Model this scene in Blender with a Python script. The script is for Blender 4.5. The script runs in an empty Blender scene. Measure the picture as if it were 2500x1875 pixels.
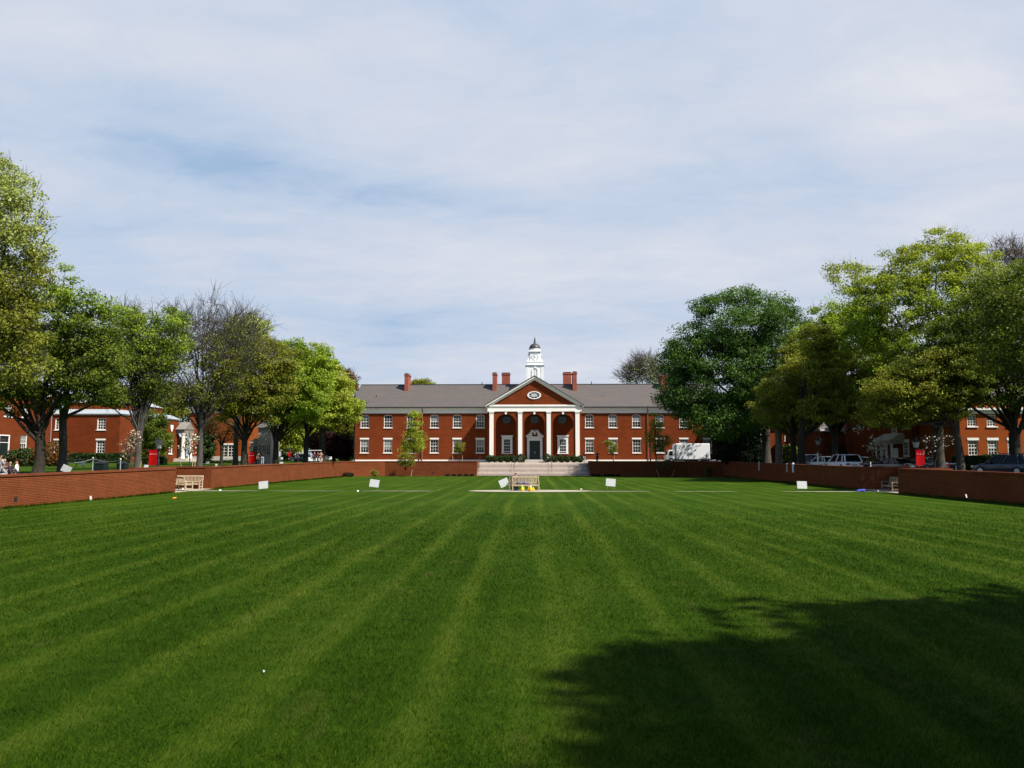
import bpy, math, random
import numpy as np
from mathutils import Vector, Matrix
R = math.radians
scene = bpy.context.scene
COL = scene.collection

# ------------------------------------------------------------------ camera
F = 1925.0                      # focal length in pixels of a 2500 wide frame
CAM = np.array([0.0, 0.0, 2.05])
PITCH = math.atan(174.5 / F)
YAW = math.atan(50 * math.cos(PITCH) / F)       # towards -x
fw = np.array([-math.sin(YAW) * math.cos(PITCH), math.cos(YAW) * math.cos(PITCH), math.sin(PITCH)])
rt = np.array([math.cos(YAW), math.sin(YAW), 0.0])
up = np.cross(rt, fw)
cam_d = bpy.data.cameras.new("camera")
cam_d.sensor_width = 36.0
cam_d.lens = 36.0 * F / 2500.0
cam_d.clip_start = 0.1
cam_d.clip_end = 3000
cam = bpy.data.objects.new("camera", cam_d)
COL.objects.link(cam)
cam.matrix_world = Matrix(((rt[0], up[0], -fw[0], CAM[0]), (rt[1], up[1], -fw[1], CAM[1]),
                           (rt[2], up[2], -fw[2], CAM[2]), (0, 0, 0, 1)))
scene.camera = cam

def W(px, py, d):
    """world point at distance d along the lawn that the photograph shows at (px, py)"""
    v = fw + (px - 1250) / F * rt + (937.5 - py) / F * up
    return CAM + v * (d / v[1])
def WX(px, d, py=1100): return float(W(px, py, d)[0])
def WZ(py, d, px=1300): return float(W(px, py, d)[2])

# ------------------------------------------------------------------ light
SUN = np.array([1.0, -0.62, 1.43]); SUN /= np.linalg.norm(SUN)
sd = bpy.data.lights.new("sun", 'SUN')
sd.energy = 5.0
sd.angle = R(0.53)
sd.color = (1.0, 0.94, 0.86)
so = bpy.data.objects.new("sun", sd)
COL.objects.link(so)
so.rotation_euler = Vector(-SUN).to_track_quat('-Z', 'Y').to_euler()
so.location = (60, -40, 90)
scene.view_settings.view_transform = 'Standard'
scene.view_settings.look = 'None'
scene.view_settings.gamma = 1
scene.view_settings.use_curve_mapping = False
scene.view_settings.exposure = 0.75

world = bpy.data.worlds.new("World")
scene.world = world
world.use_nodes = True
wt = world.node_tree
for n in list(wt.nodes): wt.nodes.remove(n)
def N(t, kind, **kw):
    n = t.nodes.new(kind)
    for k, v in kw.items():
        if k == 'ins':
            for i, val in v.items(): n.inputs[i].default_value = val
        else: setattr(n, k, v)
    return n
def math_n(t, op, a, b=None, c=None, clamp=False):
    n = t.nodes.new('ShaderNodeMath'); n.operation = op; n.use_clamp = clamp
    for i, v in enumerate((a, b, c)):
        if v is None: continue
        if isinstance(v, (int, float)): n.inputs[i].default_value = v
        else: t.links.new(v, n.inputs[i])
    return n.outputs[0]
def ramp(t, fac, stops, interp='LINEAR'):
    n = t.nodes.new('ShaderNodeValToRGB'); cr = n.color_ramp; cr.interpolation = interp
    while len(cr.elements) > 1: cr.elements.remove(cr.elements[-1])
    for i, (p, c) in enumerate(stops):
        e = cr.elements[0] if i == 0 else cr.elements.new(p)
        e.position = p; e.color = tuple(c) + (1,) if len(c) == 3 else c
    t.links.new(fac, n.inputs[0])
    return n.outputs[0]
def mixc(t, fac, a, b, mode='MIX'):
    n = t.nodes.new('ShaderNodeMix'); n.data_type = 'RGBA'; n.blend_type = mode
    for s, v in ((0, fac), (6, a), (7, b)):
        if isinstance(v, (int, float)): n.inputs[s].default_value = v
        elif isinstance(v, tuple): n.inputs[s].default_value = v + (1,) if len(v) == 3 else v
        else: t.links.new(v, n.inputs[s])
    return n.outputs[2]
def noise(t, vec, scale, detail=4, rough=0.55, dist=0.0):
    n = t.nodes.new('ShaderNodeTexNoise'); n.inputs['Scale'].default_value = scale
    n.inputs['Detail'].default_value = detail; n.inputs['Roughness'].default_value = rough
    n.inputs['Distortion'].default_value = dist
    if vec is not None: t.links.new(vec, n.inputs['Vector'])
    return n.outputs[0]
def mapping(t, vec, loc=(0, 0, 0), rot=(0, 0, 0), sc=(1, 1, 1)):
    n = t.nodes.new('ShaderNodeMapping')
    n.inputs[1].default_value = loc; n.inputs[2].default_value = rot; n.inputs[3].default_value = sc
    t.links.new(vec, n.inputs[0]); return n.outputs[0]

sky = N(wt, 'ShaderNodeTexSky', sky_type='NISHITA', sun_disc=False)
sky.sun_elevation = math.asin(SUN[2])
sky.sun_rotation = math.atan2(SUN[0], SUN[1])
sky.air_density = 1.0; sky.dust_density = 1.0; sky.ozone_density = 1.5
tc = N(wt, 'ShaderNodeTexCoord')
sep = N(wt, 'ShaderNodeSeparateXYZ'); wt.links.new(tc.outputs['Generated'], sep.inputs[0])
zc = math_n(wt, 'MAXIMUM', sep.outputs[2], 0.0)
den = math_n(wt, 'ADD', zc, 0.16)
cx = math_n(wt, 'DIVIDE', sep.outputs[0], den)
cy = math_n(wt, 'DIVIDE', sep.outputs[1], den)
cv = N(wt, 'ShaderNodeCombineXYZ'); wt.links.new(cx, cv.inputs[0]); wt.links.new(cy, cv.inputs[1])
n1 = noise(wt, mapping(wt, cv.outputs[0], (1.7, 0.3, 0), (0, 0, R(8)), (0.55, 0.8, 1)), 1.0, 7, 0.52, 0.6)
n2 = noise(wt, mapping(wt, cv.outputs[0], (4.1, 9.2, 0), (0, 0, R(-14)), (0.9, 1.35, 1)), 1.7, 9, 0.58, 0.6)
n3 = noise(wt, mapping(wt, cv.outputs[0], (0, 3, 0), (0, 0, R(35)), (1.0, 0.5, 1)), 1.3, 6, 0.5, 0.3)
# thin and thick places of the overcast, by compass direction and height
elev = math_n(wt, 'ARCSINE', sep.outputs[2])
azim = math_n(wt, 'ARCTAN2', sep.outputs[0], sep.outputs[1])
def patch(azd, eld, wa, we):
    a = math_n(wt, 'DIVIDE', math_n(wt, 'SUBTRACT', azim, R(azd)), R(wa))
    e = math_n(wt, 'DIVIDE', math_n(wt, 'SUBTRACT', elev, R(eld)), R(we))
    q = math_n(wt, 'ADD', math_n(wt, 'MULTIPLY', a, a), math_n(wt, 'MULTIPLY', e, e))
    return math_n(wt, 'EXPONENT', math_n(wt, 'MULTIPLY', q, -1.0))
def pdir(px, py):
    v = fw + (px - 1250) / F * rt + (937.5 - py) / F * up; v = v / np.linalg.norm(v)
    return math.degrees(math.atan2(v[0], v[1])), math.degrees(math.asin(v[2]))
cover = math_n(wt, 'ADD', math_n(wt, 'MULTIPLY', n1, 0.6), math_n(wt, 'MULTIPLY', n2, 0.55))
cover = math_n(wt, 'ADD', cover, math_n(wt, 'MULTIPLY', n3, 0.22))
n4 = noise(wt, mapping(wt, cv.outputs[0], (2.2, 5.1, 0), (0, 0, R(24)), (1.0, 1.6, 1)), 4.0, 10, 0.66, 0.7)
cover = math_n(wt, 'ADD', cover, math_n(wt, 'MULTIPLY', math_n(wt, 'SUBTRACT', n4, 0.5), 0.36))
for (ppx, ppy, wa, we, k) in [(1080, 500, 7.5, 1.3, -0.22), (700, 430, 9, 1.6, -0.14), (420, 290, 8, 2.6, -0.13),
                              (1550, 500, 8, 1.2, -0.10), (1150, 790, 16, 2.0, -0.16), (300, 640, 7, 2.0, -0.07),
                              (1900, 380, 9, 2.6, -0.08), (1500, 60, 8, 2.6, -0.05), (650, 600, 9, 1.5, -0.05),
                              (450, 110, 14, 4.0, 0.20), (1250, 330, 10, 2.0, 0.12), (2300, 230, 7, 3.0, 0.16),
                              (1650, 640, 16, 2.0, 0.12), (1500, 400, 12, 1.2, 0.10), (1000, 60, 5, 2, 0.08)]:
    az, el = pdir(ppx, ppy)
    cover = math_n(wt, 'ADD', cover, math_n(wt, 'MULTIPLY', patch(az, el, wa, we), k * 1.0))
sky_scaled = mixc(wt, 1.0, sky.outputs[0], (0.62, 0.70, 0.78), 'MULTIPLY')
cloud_col = ramp(wt, cover, [(0.36, (2.35, 3.2, 4.45)), (0.52, (3.05, 3.68, 4.65)), (0.66, (3.5, 3.95, 4.75)), (0.80, (3.95, 4.2, 4.8)), (1.0, (4.6, 4.75, 5.1))])
fac = ramp(wt, cover, [(0.28, (0.80,) * 3), (0.50, (0.97,) * 3), (0.65, (1.0,) * 3)])
# the sheet of cloud breaks up overhead and behind the camera into clear blue
edge = math_n(wt, 'ADD', sep.outputs[1], math_n(wt, 'MULTIPLY', math_n(wt, 'SUBTRACT', n1, 0.5), 0.5))
front = ramp(wt, edge, [(0.30, (0.12,) * 3), (0.62, (1,) * 3)])
high = ramp(wt, math_n(wt, 'ADD', sep.outputs[2], math_n(wt, 'MULTIPLY', math_n(wt, 'SUBTRACT', n2, 0.5), 0.3)), [(0.54, (1,) * 3), (0.78, (0.06,) * 3)])
fac = mixc(wt, 1.0, mixc(wt, 1.0, fac, front, 'MULTIPLY'), high, 'MULTIPLY')
wcol = mixc(wt, fac, sky_scaled, cloud_col)
bg = N(wt, 'ShaderNodeBackground'); bg.inputs[1].default_value = 0.1
wt.links.new(wcol, bg.inputs[0])
wo = N(wt, 'ShaderNodeOutputWorld'); wt.links.new(bg.outputs[0], wo.inputs[0])

# ------------------------------------------------------------------ scene graph helpers
def tag(o, label=None, cat=None, group=None, kind=None):
    if label: o['label'] = label
    if cat: o['category'] = cat
    if group: o['group'] = group
    if kind: o['kind'] = kind
    return o
def thing(name, label, cat, loc=(0, 0, 0), rz=0.0, group=None):
    o = bpy.data.objects.new(name, None); COL.objects.link(o)
    o.empty_display_size = 0.3
    o.location = tuple(float(v) for v in loc); o.rotation_euler = (0, 0, rz)
    return tag(o, label, cat, group)
def copy_thing(src, loc, rz, label, group=None, scale=None):
    def rec(s, parent):
        c = s.copy(); COL.objects.link(c)
        if parent is not None: c.parent = parent
        for ch in s.children: rec(ch, c)
        return c
    c = rec(src, None)
    c.location = tuple(float(v) for v in loc); c.rotation_euler = (0, 0, rz)
    if scale: c.scale = (scale,) * 3 if isinstance(scale, (int, float)) else scale
    tag(c, label, None, group)
    return c

class MB:
    """collects simple shapes, links them as one mesh object"""
    def __init__(s): s.v = []; s.f = []; s.m = []
    def add(s, vs, fs, m=0):
        o = len(s.v)
        s.v.extend([tuple(map(float, p)) for p in vs])
        for f in fs: s.f.append([i + o for i in f]); s.m.append(m)
        return s
    def box(s, x0, x1, y0, y1, z0, z1, m=0):
        vs = [(x0, y0, z0), (x1, y0, z0), (x1, y1, z0), (x0, y1, z0), (x0, y0, z1), (x1, y0, z1), (x1, y1, z1), (x0, y1, z1)]
        return s.add(vs, [(0, 3, 2, 1), (4, 5, 6, 7), (0, 1, 5, 4), (1, 2, 6, 5), (2, 3, 7, 6), (3, 0, 4, 7)], m)
    def cbox(s, c, size, rot=None, m=0):
        hx, hy, hz = size[0] / 2, size[1] / 2, size[2] / 2
        vs = [Vector(p) for p in [(-hx, -hy, -hz), (hx, -hy, -hz), (hx, hy, -hz), (-hx, hy, -hz), (-hx, -hy, hz), (hx, -hy, hz), (hx, hy, hz), (-hx, hy, hz)]]
        if rot is not None: vs = [rot @ p for p in vs]
        vs = [p + Vector(c) for p in vs]
        return s.add(vs, [(0, 3, 2, 1), (4, 5, 6, 7), (0, 1, 5, 4), (1, 2, 6, 5), (2, 3, 7, 6), (3, 0, 4, 7)], m)
    def frustum(s, b, t, z0, z1, m=0):
        """b,t = (x0,x1,y0,y1)"""
        vs = [(b[0], b[2], z0), (b[1], b[2], z0), (b[1], b[3], z0), (b[0], b[3], z0), (t[0], t[2], z1), (t[1], t[2], z1), (t[1], t[3], z1), (t[0], t[3], z1)]
        return s.add(vs, [(0, 3, 2, 1), (4, 5, 6, 7), (0, 1, 5, 4), (1, 2, 6, 5), (2, 3, 7, 6), (3, 0, 4, 7)], m)
    def prism(s, poly, y0, y1, m=0, axis='y'):
        """extrude a polygon given in (x,z) along y (or (y,z) along x)"""
        n = len(poly)
        if axis == 'y': a = [(p[0], y0, p[1]) for p in poly]; b = [(p[0], y1, p[1]) for p in poly]
        elif axis == 'x': a = [(y0, p[0], p[1]) for p in poly]; b = [(y1, p[0], p[1]) for p in poly]
        else: a = [(p[0], p[1], y0) for p in poly]; b = [(p[0], p[1], y1) for p in poly]
        fs = [tuple(range(n)), tuple(range(2 * n - 1, n - 1, -1))]
        for i in range(n): j = (i + 1) % n; fs.append((i, i + n, j + n, j))
        return s.add(a + b, fs, m)
    def tube(s, pts, rad, k=8, cap=True, m=0):
        pts = [np.array(p, float) for p in pts]
        if isinstance(rad, (int, float)): rad = [rad] * len(pts)
        vs = []; fs = []
        for i, p in enumerate(pts):
            d = pts[min(i + 1, len(pts) - 1)] - pts[max(i - 1, 0)]
            d = d / (np.linalg.norm(d) + 1e-9)
            a = np.array([1, 0, 0]) if abs(d[0]) < 0.7 else np.array([0, 1, 0])
            u = np.cross(d, a); u /= np.linalg.norm(u); w = np.cross(d, u)
            for j in range(k):
                t = 2 * math.pi * j / k
                vs.append(p + rad[i] * (math.cos(t) * u + math.sin(t) * w))
        for i in range(len(pts) - 1):
            for j in range(k):
                q = (j + 1) % k
                fs.append((i * k + j, i * k + q, (i + 1) * k + q, (i + 1) * k + j))
        if cap: fs += [tuple(range(k - 1, -1, -1)), tuple(range((len(pts) - 1) * k, len(pts) * k))]
        return s.add(vs, fs, m)
    def lathe(s, prof, c=(0, 0, 0), k=20, m=0):
        """prof: (r,z) pairs round the z axis through c"""
        vs = []; fs = []
        for (r, z) in prof:
            for j in range(k):
                t = 2 * math.pi * (j + 0.5) / k
                vs.append((c[0] + max(r, 1e-4) * math.cos(t), c[1] + max(r, 1e-4) * math.sin(t), c[2] + z))
        n = len(prof)
        for i in range(n - 1):
            for j in range(k):
                q = (j + 1) % k
                fs.append((i * k + j, i * k + q, (i + 1) * k + q, (i + 1) * k + j))
        fs += [tuple(range(k - 1, -1, -1)), tuple(range((n - 1) * k, n * k))]
        return s.add(vs, fs, m)
    def ring(s, c, r0, r1, y0, y1, k=28, sx=1.0, m=0):
        """flat ring in the xz plane round c=(x,z), from y0 to y1"""
        vs = []; fs = []
        for r, y in ((r0, y0), (r1, y0), (r1, y1), (r0, y1)):
            for j in range(k):
                t = 2 * math.pi * j / k
                vs.append((c[0] + sx * r * math.cos(t), y, c[1] + r * math.sin(t)))
        for a in range(4):
            b = (a + 1) % 4
            for j in range(k):
                q = (j + 1) % k
                fs.append((a * k + j, a * k + q, b * k + q, b * k + j))
        return s.add(vs, fs, m)
    def disc(s, c, r, y0, y1, k=28, sx=1.0, m=0):
        return s.prism([(c[0] + sx * r * math.cos(2 * math.pi * j / k), c[1] + r * math.sin(2 * math.pi * j / k)) for j in range(k)], y0, y1, m)
    def build(s, name, mats, parent=None, smooth=False, off=None):
        me = bpy.data.meshes.new(name)
        v = s.v
        if off is not None: v = [(a - off[0], b - off[1], c - off[2]) for a, b, c in v]
        me.from_pydata(v, [], s.f)
        if not isinstance(mats, (list, tuple)): mats = [mats]
        for mm in mats: me.materials.append(mm)
        if len(mats) > 1: me.polygons.foreach_set('material_index', s.m)
        if smooth: me.polygons.foreach_set('use_smooth', [True] * len(s.f))
        me.update()
        o = bpy.data.objects.new(name, me); COL.objects.link(o)
        if parent is not None: o.parent = parent
        return o
def bevel(o, w=0.02, seg=2):
    b = o.modifiers.new('bevel', 'BEVEL'); b.width = w; b.segments = seg; b.limit_method = 'ANGLE'; b.angle_limit = R(40)
    return o

# ------------------------------------------------------------------ materials
def mat_base(name):
    m = bpy.data.materials.new(name); m.use_nodes = True
    t = m.node_tree
    return m, t, t.nodes['Principled BSDF']
def setb(b, rough=0.6, spec=0.4, metal=0.0):
    b.inputs['Roughness'].default_value = rough
    b.inputs['Specular IOR Level'].default_value = spec
    b.inputs['Metallic'].default_value = metal
def plain(name, col, rough=0.6, spec=0.4, metal=0.0, var=0.12, scale=6.0):
    """a colour with a slight uneven weathering"""
    m, t, b = mat_base(name); setb(b, rough, spec, metal)
    geo = N(t, 'ShaderNodeNewGeometry')
    n = noise(t, geo.outputs['Position'], scale, 5, 0.6)
    lo = tuple(c * (1 - var) for c in col); hi = tuple(min(1, c * (1 + var)) for c in col)
    t.links.new(ramp(t, n, [(0.3, lo), (0.7, hi)]), b.inputs['Base Color'])
    return m
def brick(name, c1, c2, mortar, scale=1.0, var=0.25, bh=0.078, msize=0.012):
    m, t, b = mat_base(name); setb(b, 0.9, 0.04)
    geo = N(t, 'ShaderNodeNewGeometry')
    sp = N(t, 'ShaderNodeSeparateXYZ'); t.links.new(geo.outputs['Position'], sp.inputs[0])
    u = math_n(t, 'ADD', sp.outputs[0], sp.outputs[1])
    cmb = N(t, 'ShaderNodeCombineXYZ'); t.links.new(u, cmb.inputs[0]); t.links.new(sp.outputs[2], cmb.inputs[1])
    bt = N(t, 'ShaderNodeTexBrick'); t.links.new(cmb.outputs[0], bt.inputs['Vector'])
    bt.inputs['Color1'].default_value = c1 + (1,); bt.inputs['Color2'].default_value = c2 + (1,)
    bt.inputs['Mortar'].default_value = mortar + (1,)
    bt.inputs['Scale'].default_value = 1.0
    bt.inputs['Brick Width'].default_value = 0.22 * scale; bt.inputs['Row Height'].default_value = bh * scale
    bt.inputs['Mortar Size'].default_value = msize * scale; bt.inputs['Mortar Smooth'].default_value = 0.3
    bt.inputs['Bias'].default_value = -0.1
    n = noise(t, geo.outputs['Position'], 0.8, 6, 0.62)
    n2 = noise(t, mapping(t, geo.outputs['Position'], (0, 0, 0), (0, 0, 0), (0.25, 0.25, 2.2)), 1.4, 4, 0.6)
    k = math_n(t, 'ADD', math_n(t, 'MULTIPLY', n, 0.6), math_n(t, 'MULTIPLY', n2, 0.4))
    sh = ramp(t, k, [(0.3, (1 - var,) * 3), (0.7, (1 + var,) * 3)])
    t.links.new(mixc(t, 1.0, bt.outputs['Color'], sh, 'MULTIPLY'), b.inputs['Base Color'])
    bp = N(t, 'ShaderNodeBump'); bp.inputs['Strength'].default_value = 0.35; bp.inputs['Distance'].default_value = 0.01
    bp.invert = True
    t.links.new(bt.outputs['Fac'], bp.inputs['Height']); t.links.new(bp.outputs[0], b.inputs['Normal'])
    return m
def leafmat(name, dark, light, trans=0.35, rough=0.55):
    m, t, b = mat_base(name); setb(b, rough, 0.16 if max(light) > 0.06 else 0.02)
    at = N(t, 'ShaderNodeAttribute', attribute_name='tint')
    c = ramp(t, at.outputs['Fac'], [(0.0, dark), (1.0, light)])
    t.links.new(c, b.inputs['Base Color'])
    tr = N(t, 'ShaderNodeBsdfTranslucent')
    warm = mixc(t, 1.0, c, (1.25, 1.2, 0.6), 'MULTIPLY'); t.links.new(warm, tr.inputs[0])
    mx = N(t, 'ShaderNodeMixShader'); mx.inputs[0].default_value = trans
    t.links.new(b.outputs[0], mx.inputs[1]); t.links.new(tr.outputs[0], mx.inputs[2])
    t.links.new(mx.outputs[0], t.nodes['Material Output'].inputs[0])
    return m
def barkmat(name, dark, light):
    m, t, b = mat_base(name); setb(b, 0.9, 0.15)
    geo = N(t, 'ShaderNodeNewGeometry')
    n = noise(t, mapping(t, geo.outputs['Position'], sc=(6, 6, 1.2)), 2.0, 6, 0.65)
    t.links.new(ramp(t, n, [(0.3, dark), (0.72, light)]), b.inputs['Base Color'])
    bp = N(t, 'ShaderNodeBump'); bp.inputs['Strength'].default_value = 0.5; bp.inputs['Distance'].default_value = 0.03
    t.links.new(n, bp.inputs['Height']); t.links.new(bp.outputs[0], b.inputs['Normal'])
    return m
def grassmat(name, stripes, dark, mid, light, straw, bumpy=True, blade=False):
    m, t, b = mat_base(name); setb(b, 0.9, 0.03)
    geo = N(t, 'ShaderNodeNewGeometry'); pos = geo.outputs['Position']
    sp = N(t, 'ShaderNodeSeparateXYZ'); t.links.new(pos, sp.inputs[0])
    wob = math_n(t, 'MULTIPLY', math_n(t, 'SUBTRACT', noise(t, mapping(t, pos, sc=(1, 0.4, 1)), 0.22, 3), 0.5), 1.0)
    xx = math_n(t, 'ADD', sp.outputs[0], wob)
    s1 = math_n(t, 'SINE', math_n(t, 'MULTIPLY', xx, math.pi / 0.78))
    s1 = math_n(t, 'MAXIMUM', math_n(t, 'MINIMUM', math_n(t, 'MULTIPLY', math_n(t, 'SUBTRACT', s1, 0.62), 3.0), 1.0), -0.55)
    s2 = math_n(t, 'SINE', math_n(t, 'ADD', math_n(t, 'MULTIPLY', xx, math.pi / 2.35), 0.8))
    streak = noise(t, mapping(t, pos, (7, 0, 0), sc=(1.0, 0.03, 1)), 2.1, 5, 0.68)
    amp = math_n(t, 'MULTIPLY', noise(t, mapping(t, pos, (2, 9, 0), sc=(0.5, 0.12, 1)), 0.8, 3), 1.25)
    st = math_n(t, 'ADD', math_n(t, 'MULTIPLY', s1, amp), math_n(t, 'MULTIPLY', s2, 0.12))
    st = math_n(t, 'ADD', st, math_n(t, 'MULTIPLY', math_n(t, 'SUBTRACT', streak, 0.5), 3.2))
    big = noise(t, mapping(t, pos, sc=(1, 0.6, 1)), 0.30, 5, 0.6)
    fine = noise(t, pos, 3.2, 5, 0.7)
    vf = noise(t, mapping(t, pos, sc=(1, 0.45, 1)), 26.0, 4, 0.75)
    k = math_n(t, 'ADD', math_n(t, 'MULTIPLY', st, 0.115 if stripes else 0.0), math_n(t, 'MULTIPLY', big, 0.42))
    k = math_n(t, 'ADD', k, math_n(t, 'MULTIPLY', fine, 0.44))
    k = math_n(t, 'ADD', k, math_n(t, 'MULTIPLY', vf, 0.34))
    c = ramp(t, k, [(0.34, dark), (0.57, mid), (0.80, light)])
    # worn straw coloured wisps and a few bare patches
    sn = noise(t, mapping(t, pos, (3, 1, 0), sc=(1, 0.5, 1)), 1.1, 6, 0.72)
    sf = ramp(t, sn, [(0.58, (0,) * 3), (0.80, (0.62,) * 3)])
    c = mixc(t, sf, c, straw)
    if blade:
        at = N(t, 'ShaderNodeAttribute', attribute_name='tint')
        c = mixc(t, 1.0, c, ramp(t, at.outputs['Fac'], [(0.0, (0.45, 0.52, 0.45)), (0.6, (1.1, 1.05, 1.0)), (0.85, (1.7, 1.5, 1.6)), (1.0, (3.2, 2.3, 3.0))]), 'MULTIPLY')
        tr = N(t, 'ShaderNodeBsdfTranslucent'); t.links.new(c, tr.inputs[0])
        mx = N(t, 'ShaderNodeMixShader'); mx.inputs[0].default_value = 0.3
        t.links.new(b.outputs[0], mx.inputs[1]); t.links.new(tr.outputs[0], mx.inputs[2])
        t.links.new(mx.outputs[0], t.nodes['Material Output'].inputs[0])
    t.links.new(c, b.inputs['Base Color'])
    if bumpy:
        bp = N(t, 'ShaderNodeBump'); bp.inputs['Strength'].default_value = 0.9; bp.inputs['Distance'].default_value = 0.05
        hh = math_n(t, 'ADD', noise(t, pos, 38.0, 3, 0.7), math_n(t, 'MULTIPLY', noise(t, pos, 9.0, 3, 0.6), 0.6))
        t.links.new(hh, bp.inputs['Height']); t.links.new(bp.outputs[0], b.inputs['Normal'])
    return m

M = {}
M['brick'] = brick('brick_main', (0.165, 0.029, 0.0065), (0.135, 0.023, 0.0055), (0.15, 0.052, 0.022), var=0.24)
M['brick_wall'] = brick('brick_garden_wall', (0.135, 0.026, 0.007), (0.088, 0.017, 0.005), (0.20, 0.082, 0.036), var=0.22, bh=0.085, msize=0.014)
M['coping'] = brick('brick_coping', (0.155, 0.042, 0.018), (0.12, 0.032, 0.014), (0.19, 0.09, 0.05), var=0.2, bh=0.4)
M['brick_sunlit'] = brick('brick_sunlit', (0.255, 0.050, 0.009), (0.22, 0.042, 0.008), (0.23, 0.08, 0.028), var=0.14)  # brighter copy of the common brick, sunlight put into the colour
M['brick_left'] = brick('brick_left', (0.155, 0.028, 0.006), (0.125, 0.022, 0.005), (0.14, 0.048, 0.02), var=0.24)
M['brick_chim'] = brick('brick_chimney', (0.28, 0.07, 0.045), (0.24, 0.055, 0.035), (0.3, 0.14, 0.1), var=0.2)
M['white'] = plain('white_paint', (0.76, 0.74, 0.68), 0.5, 0.35, var=0.05)
M['white_cool'] = plain('white_paint_cool', (0.78, 0.79, 0.78), 0.45, 0.35, var=0.04)
M['frieze'] = plain('frieze_paint', (0.70, 0.69, 0.66), 0.55, 0.3, var=0.05)
M['stone'] = plain('stone', (0.42, 0.38, 0.33), 0.8, 0.2, var=0.15, scale=4)
M['stone_dark'] = plain('stone_dark', (0.20, 0.185, 0.16), 0.85, 0.1, var=0.2, scale=4)
M['step'] = plain('step_stone', (0.72, 0.62, 0.54), 0.8, 0.2, var=0.12, scale=3)
M['riser'] = plain('step_riser_shade', (0.085, 0.05, 0.042), 0.85, 0.2, var=0.2)  # reddish riser darkened to carry the shadow under the nosing
M['concrete'] = plain('concrete', (0.33, 0.29, 0.22), 0.85, 0.2, var=0.18, scale=2)
M['asphalt'] = plain('asphalt', (0.055, 0.055, 0.055), 0.9, 0.2, var=0.25, scale=3)
M['black_metal'] = plain('black_metal', (0.018, 0.018, 0.02), 0.4, 0.5, var=0.2)
M['dome'] = plain('dome_lead', (0.055, 0.05, 0.05), 0.5, 0.4, var=0.25)
M['dark_green'] = plain('dark_green_paint', (0.007, 0.016, 0.014), 0.35, 0.4, var=0.1)
M['grey_metal'] = plain('grey_metal', (0.35, 0.36, 0.37), 0.45, 0.5, 0.3, var=0.1)
M['silver'] = plain('silver_metal', (0.62, 0.62, 0.62), 0.3, 0.5, 0.7, var=0.05)
M['roof_white'] = plain('pale_metal_roof', (0.30, 0.33, 0.34), 0.5, 0.3, var=0.12)
M['teak'] = plain('teak', (0.43, 0.335, 0.22), 0.7, 0.25, var=0.22, scale=9)
M['teak_grey'] = plain('weathered_teak', (0.24, 0.185, 0.125), 0.75, 0.2, var=0.25, scale=9)
M['stake'] = plain('stake_wood', (0.45, 0.33, 0.2), 0.8, 0.2, var=0.2)
M['red'] = leafmat('red_fabric', (0.62, 0.008, 0.010), (0.62, 0.008, 0.010), 0.45)
M['mulch'] = plain('mulch', (0.07, 0.038, 0.022), 0.95, 0.1, var=0.4, scale=9)
M['greige'] = plain('greige_stone', (0.34, 0.3, 0.26), 0.8, 0.2, var=0.1)
M['paper'] = plain('board_white', (0.47, 0.48, 0.47), 0.6, 0.2, var=0.03)
M['board_grey'] = plain('board_grey', (0.36, 0.38, 0.37), 0.6, 0.2, var=0.05)
M['yellow'] = plain('yellow_plastic', (0.8, 0.52, 0.02), 0.4, 0.4, var=0.08)
M['orange'] = plain('orange_plastic', (0.85, 0.25, 0.02), 0.4, 0.4, var=0.08)
M['lilac'] = plain('lilac_cloth', (0.15, 0.12, 0.17), 0.85, 0.1, var=0.3, scale=20)
M['blue'] = plain('blue_plastic', (0.05, 0.09, 0.42), 0.45, 0.4, var=0.15)
M['skin'] = plain('skin', (0.42, 0.22, 0.15), 0.55, 0.3, var=0.06)
M['hair'] = plain('hair_dark', (0.02, 0.014, 0.01), 0.6, 0.3, var=0.2)
M['hair_brown'] = plain('hair_brown', (0.09, 0.045, 0.02), 0.6, 0.3, var=0.2)
M['tyre'] = plain('tyre', (0.015, 0.015, 0.015), 0.85, 0.2, var=0.1)
M['red_lamp'] = plain('red_lens', (0.32, 0.008, 0.012), 0.2, 0.5, var=0.05)
M['clear_lamp'] = plain('clear_lens', (0.7, 0.7, 0.68), 0.15, 0.6, var=0.03)
def cloth(c): 
    key = 'cloth_%d_%d_%d' % tuple(int(255 * x) for x in c)
    if key not in M: M[key] = plain(key, c, 0.85, 0.15, var=0.15, scale=14)
    return M[key]
def carpaint(name, c):
    m = plain(name, c, 0.25, 0.5, var=0.03); b = m.node_tree.nodes['Principled BSDF']
    b.inputs['Coat Weight'].default_value = 0.6; b.inputs['Coat Roughness'].default_value = 0.06
    return m
def glassmat(name, c, rough=0.06, spec=0.5):
    m, t, b = mat_base(name); setb(b, rough, spec)
    geo = N(t, 'ShaderNodeNewGeometry')
    n = noise(t, geo.outputs['Position'], 1.3, 2)
    t.links.new(ramp(t, n, [(0.35, tuple(x * 0.6 for x in c)), (0.65, tuple(x * 1.5 for x in c))]), b.inputs['Base Color'])
    return m
M['glass'] = glassmat('window_glass', (0.012, 0.014, 0.016), 0.08, 0.4)
M['car_glass'] = glassmat('car_glass', (0.006, 0.007, 0.008), 0.06, 0.22)
M['blind'] = plain('blind_cloth', (0.16, 0.17, 0.17), 0.8, 0.2, var=0.06)
M['lantern'] = glassmat('lantern_glass', (0.35, 0.36, 0.34), 0.1, 0.5)
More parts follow.
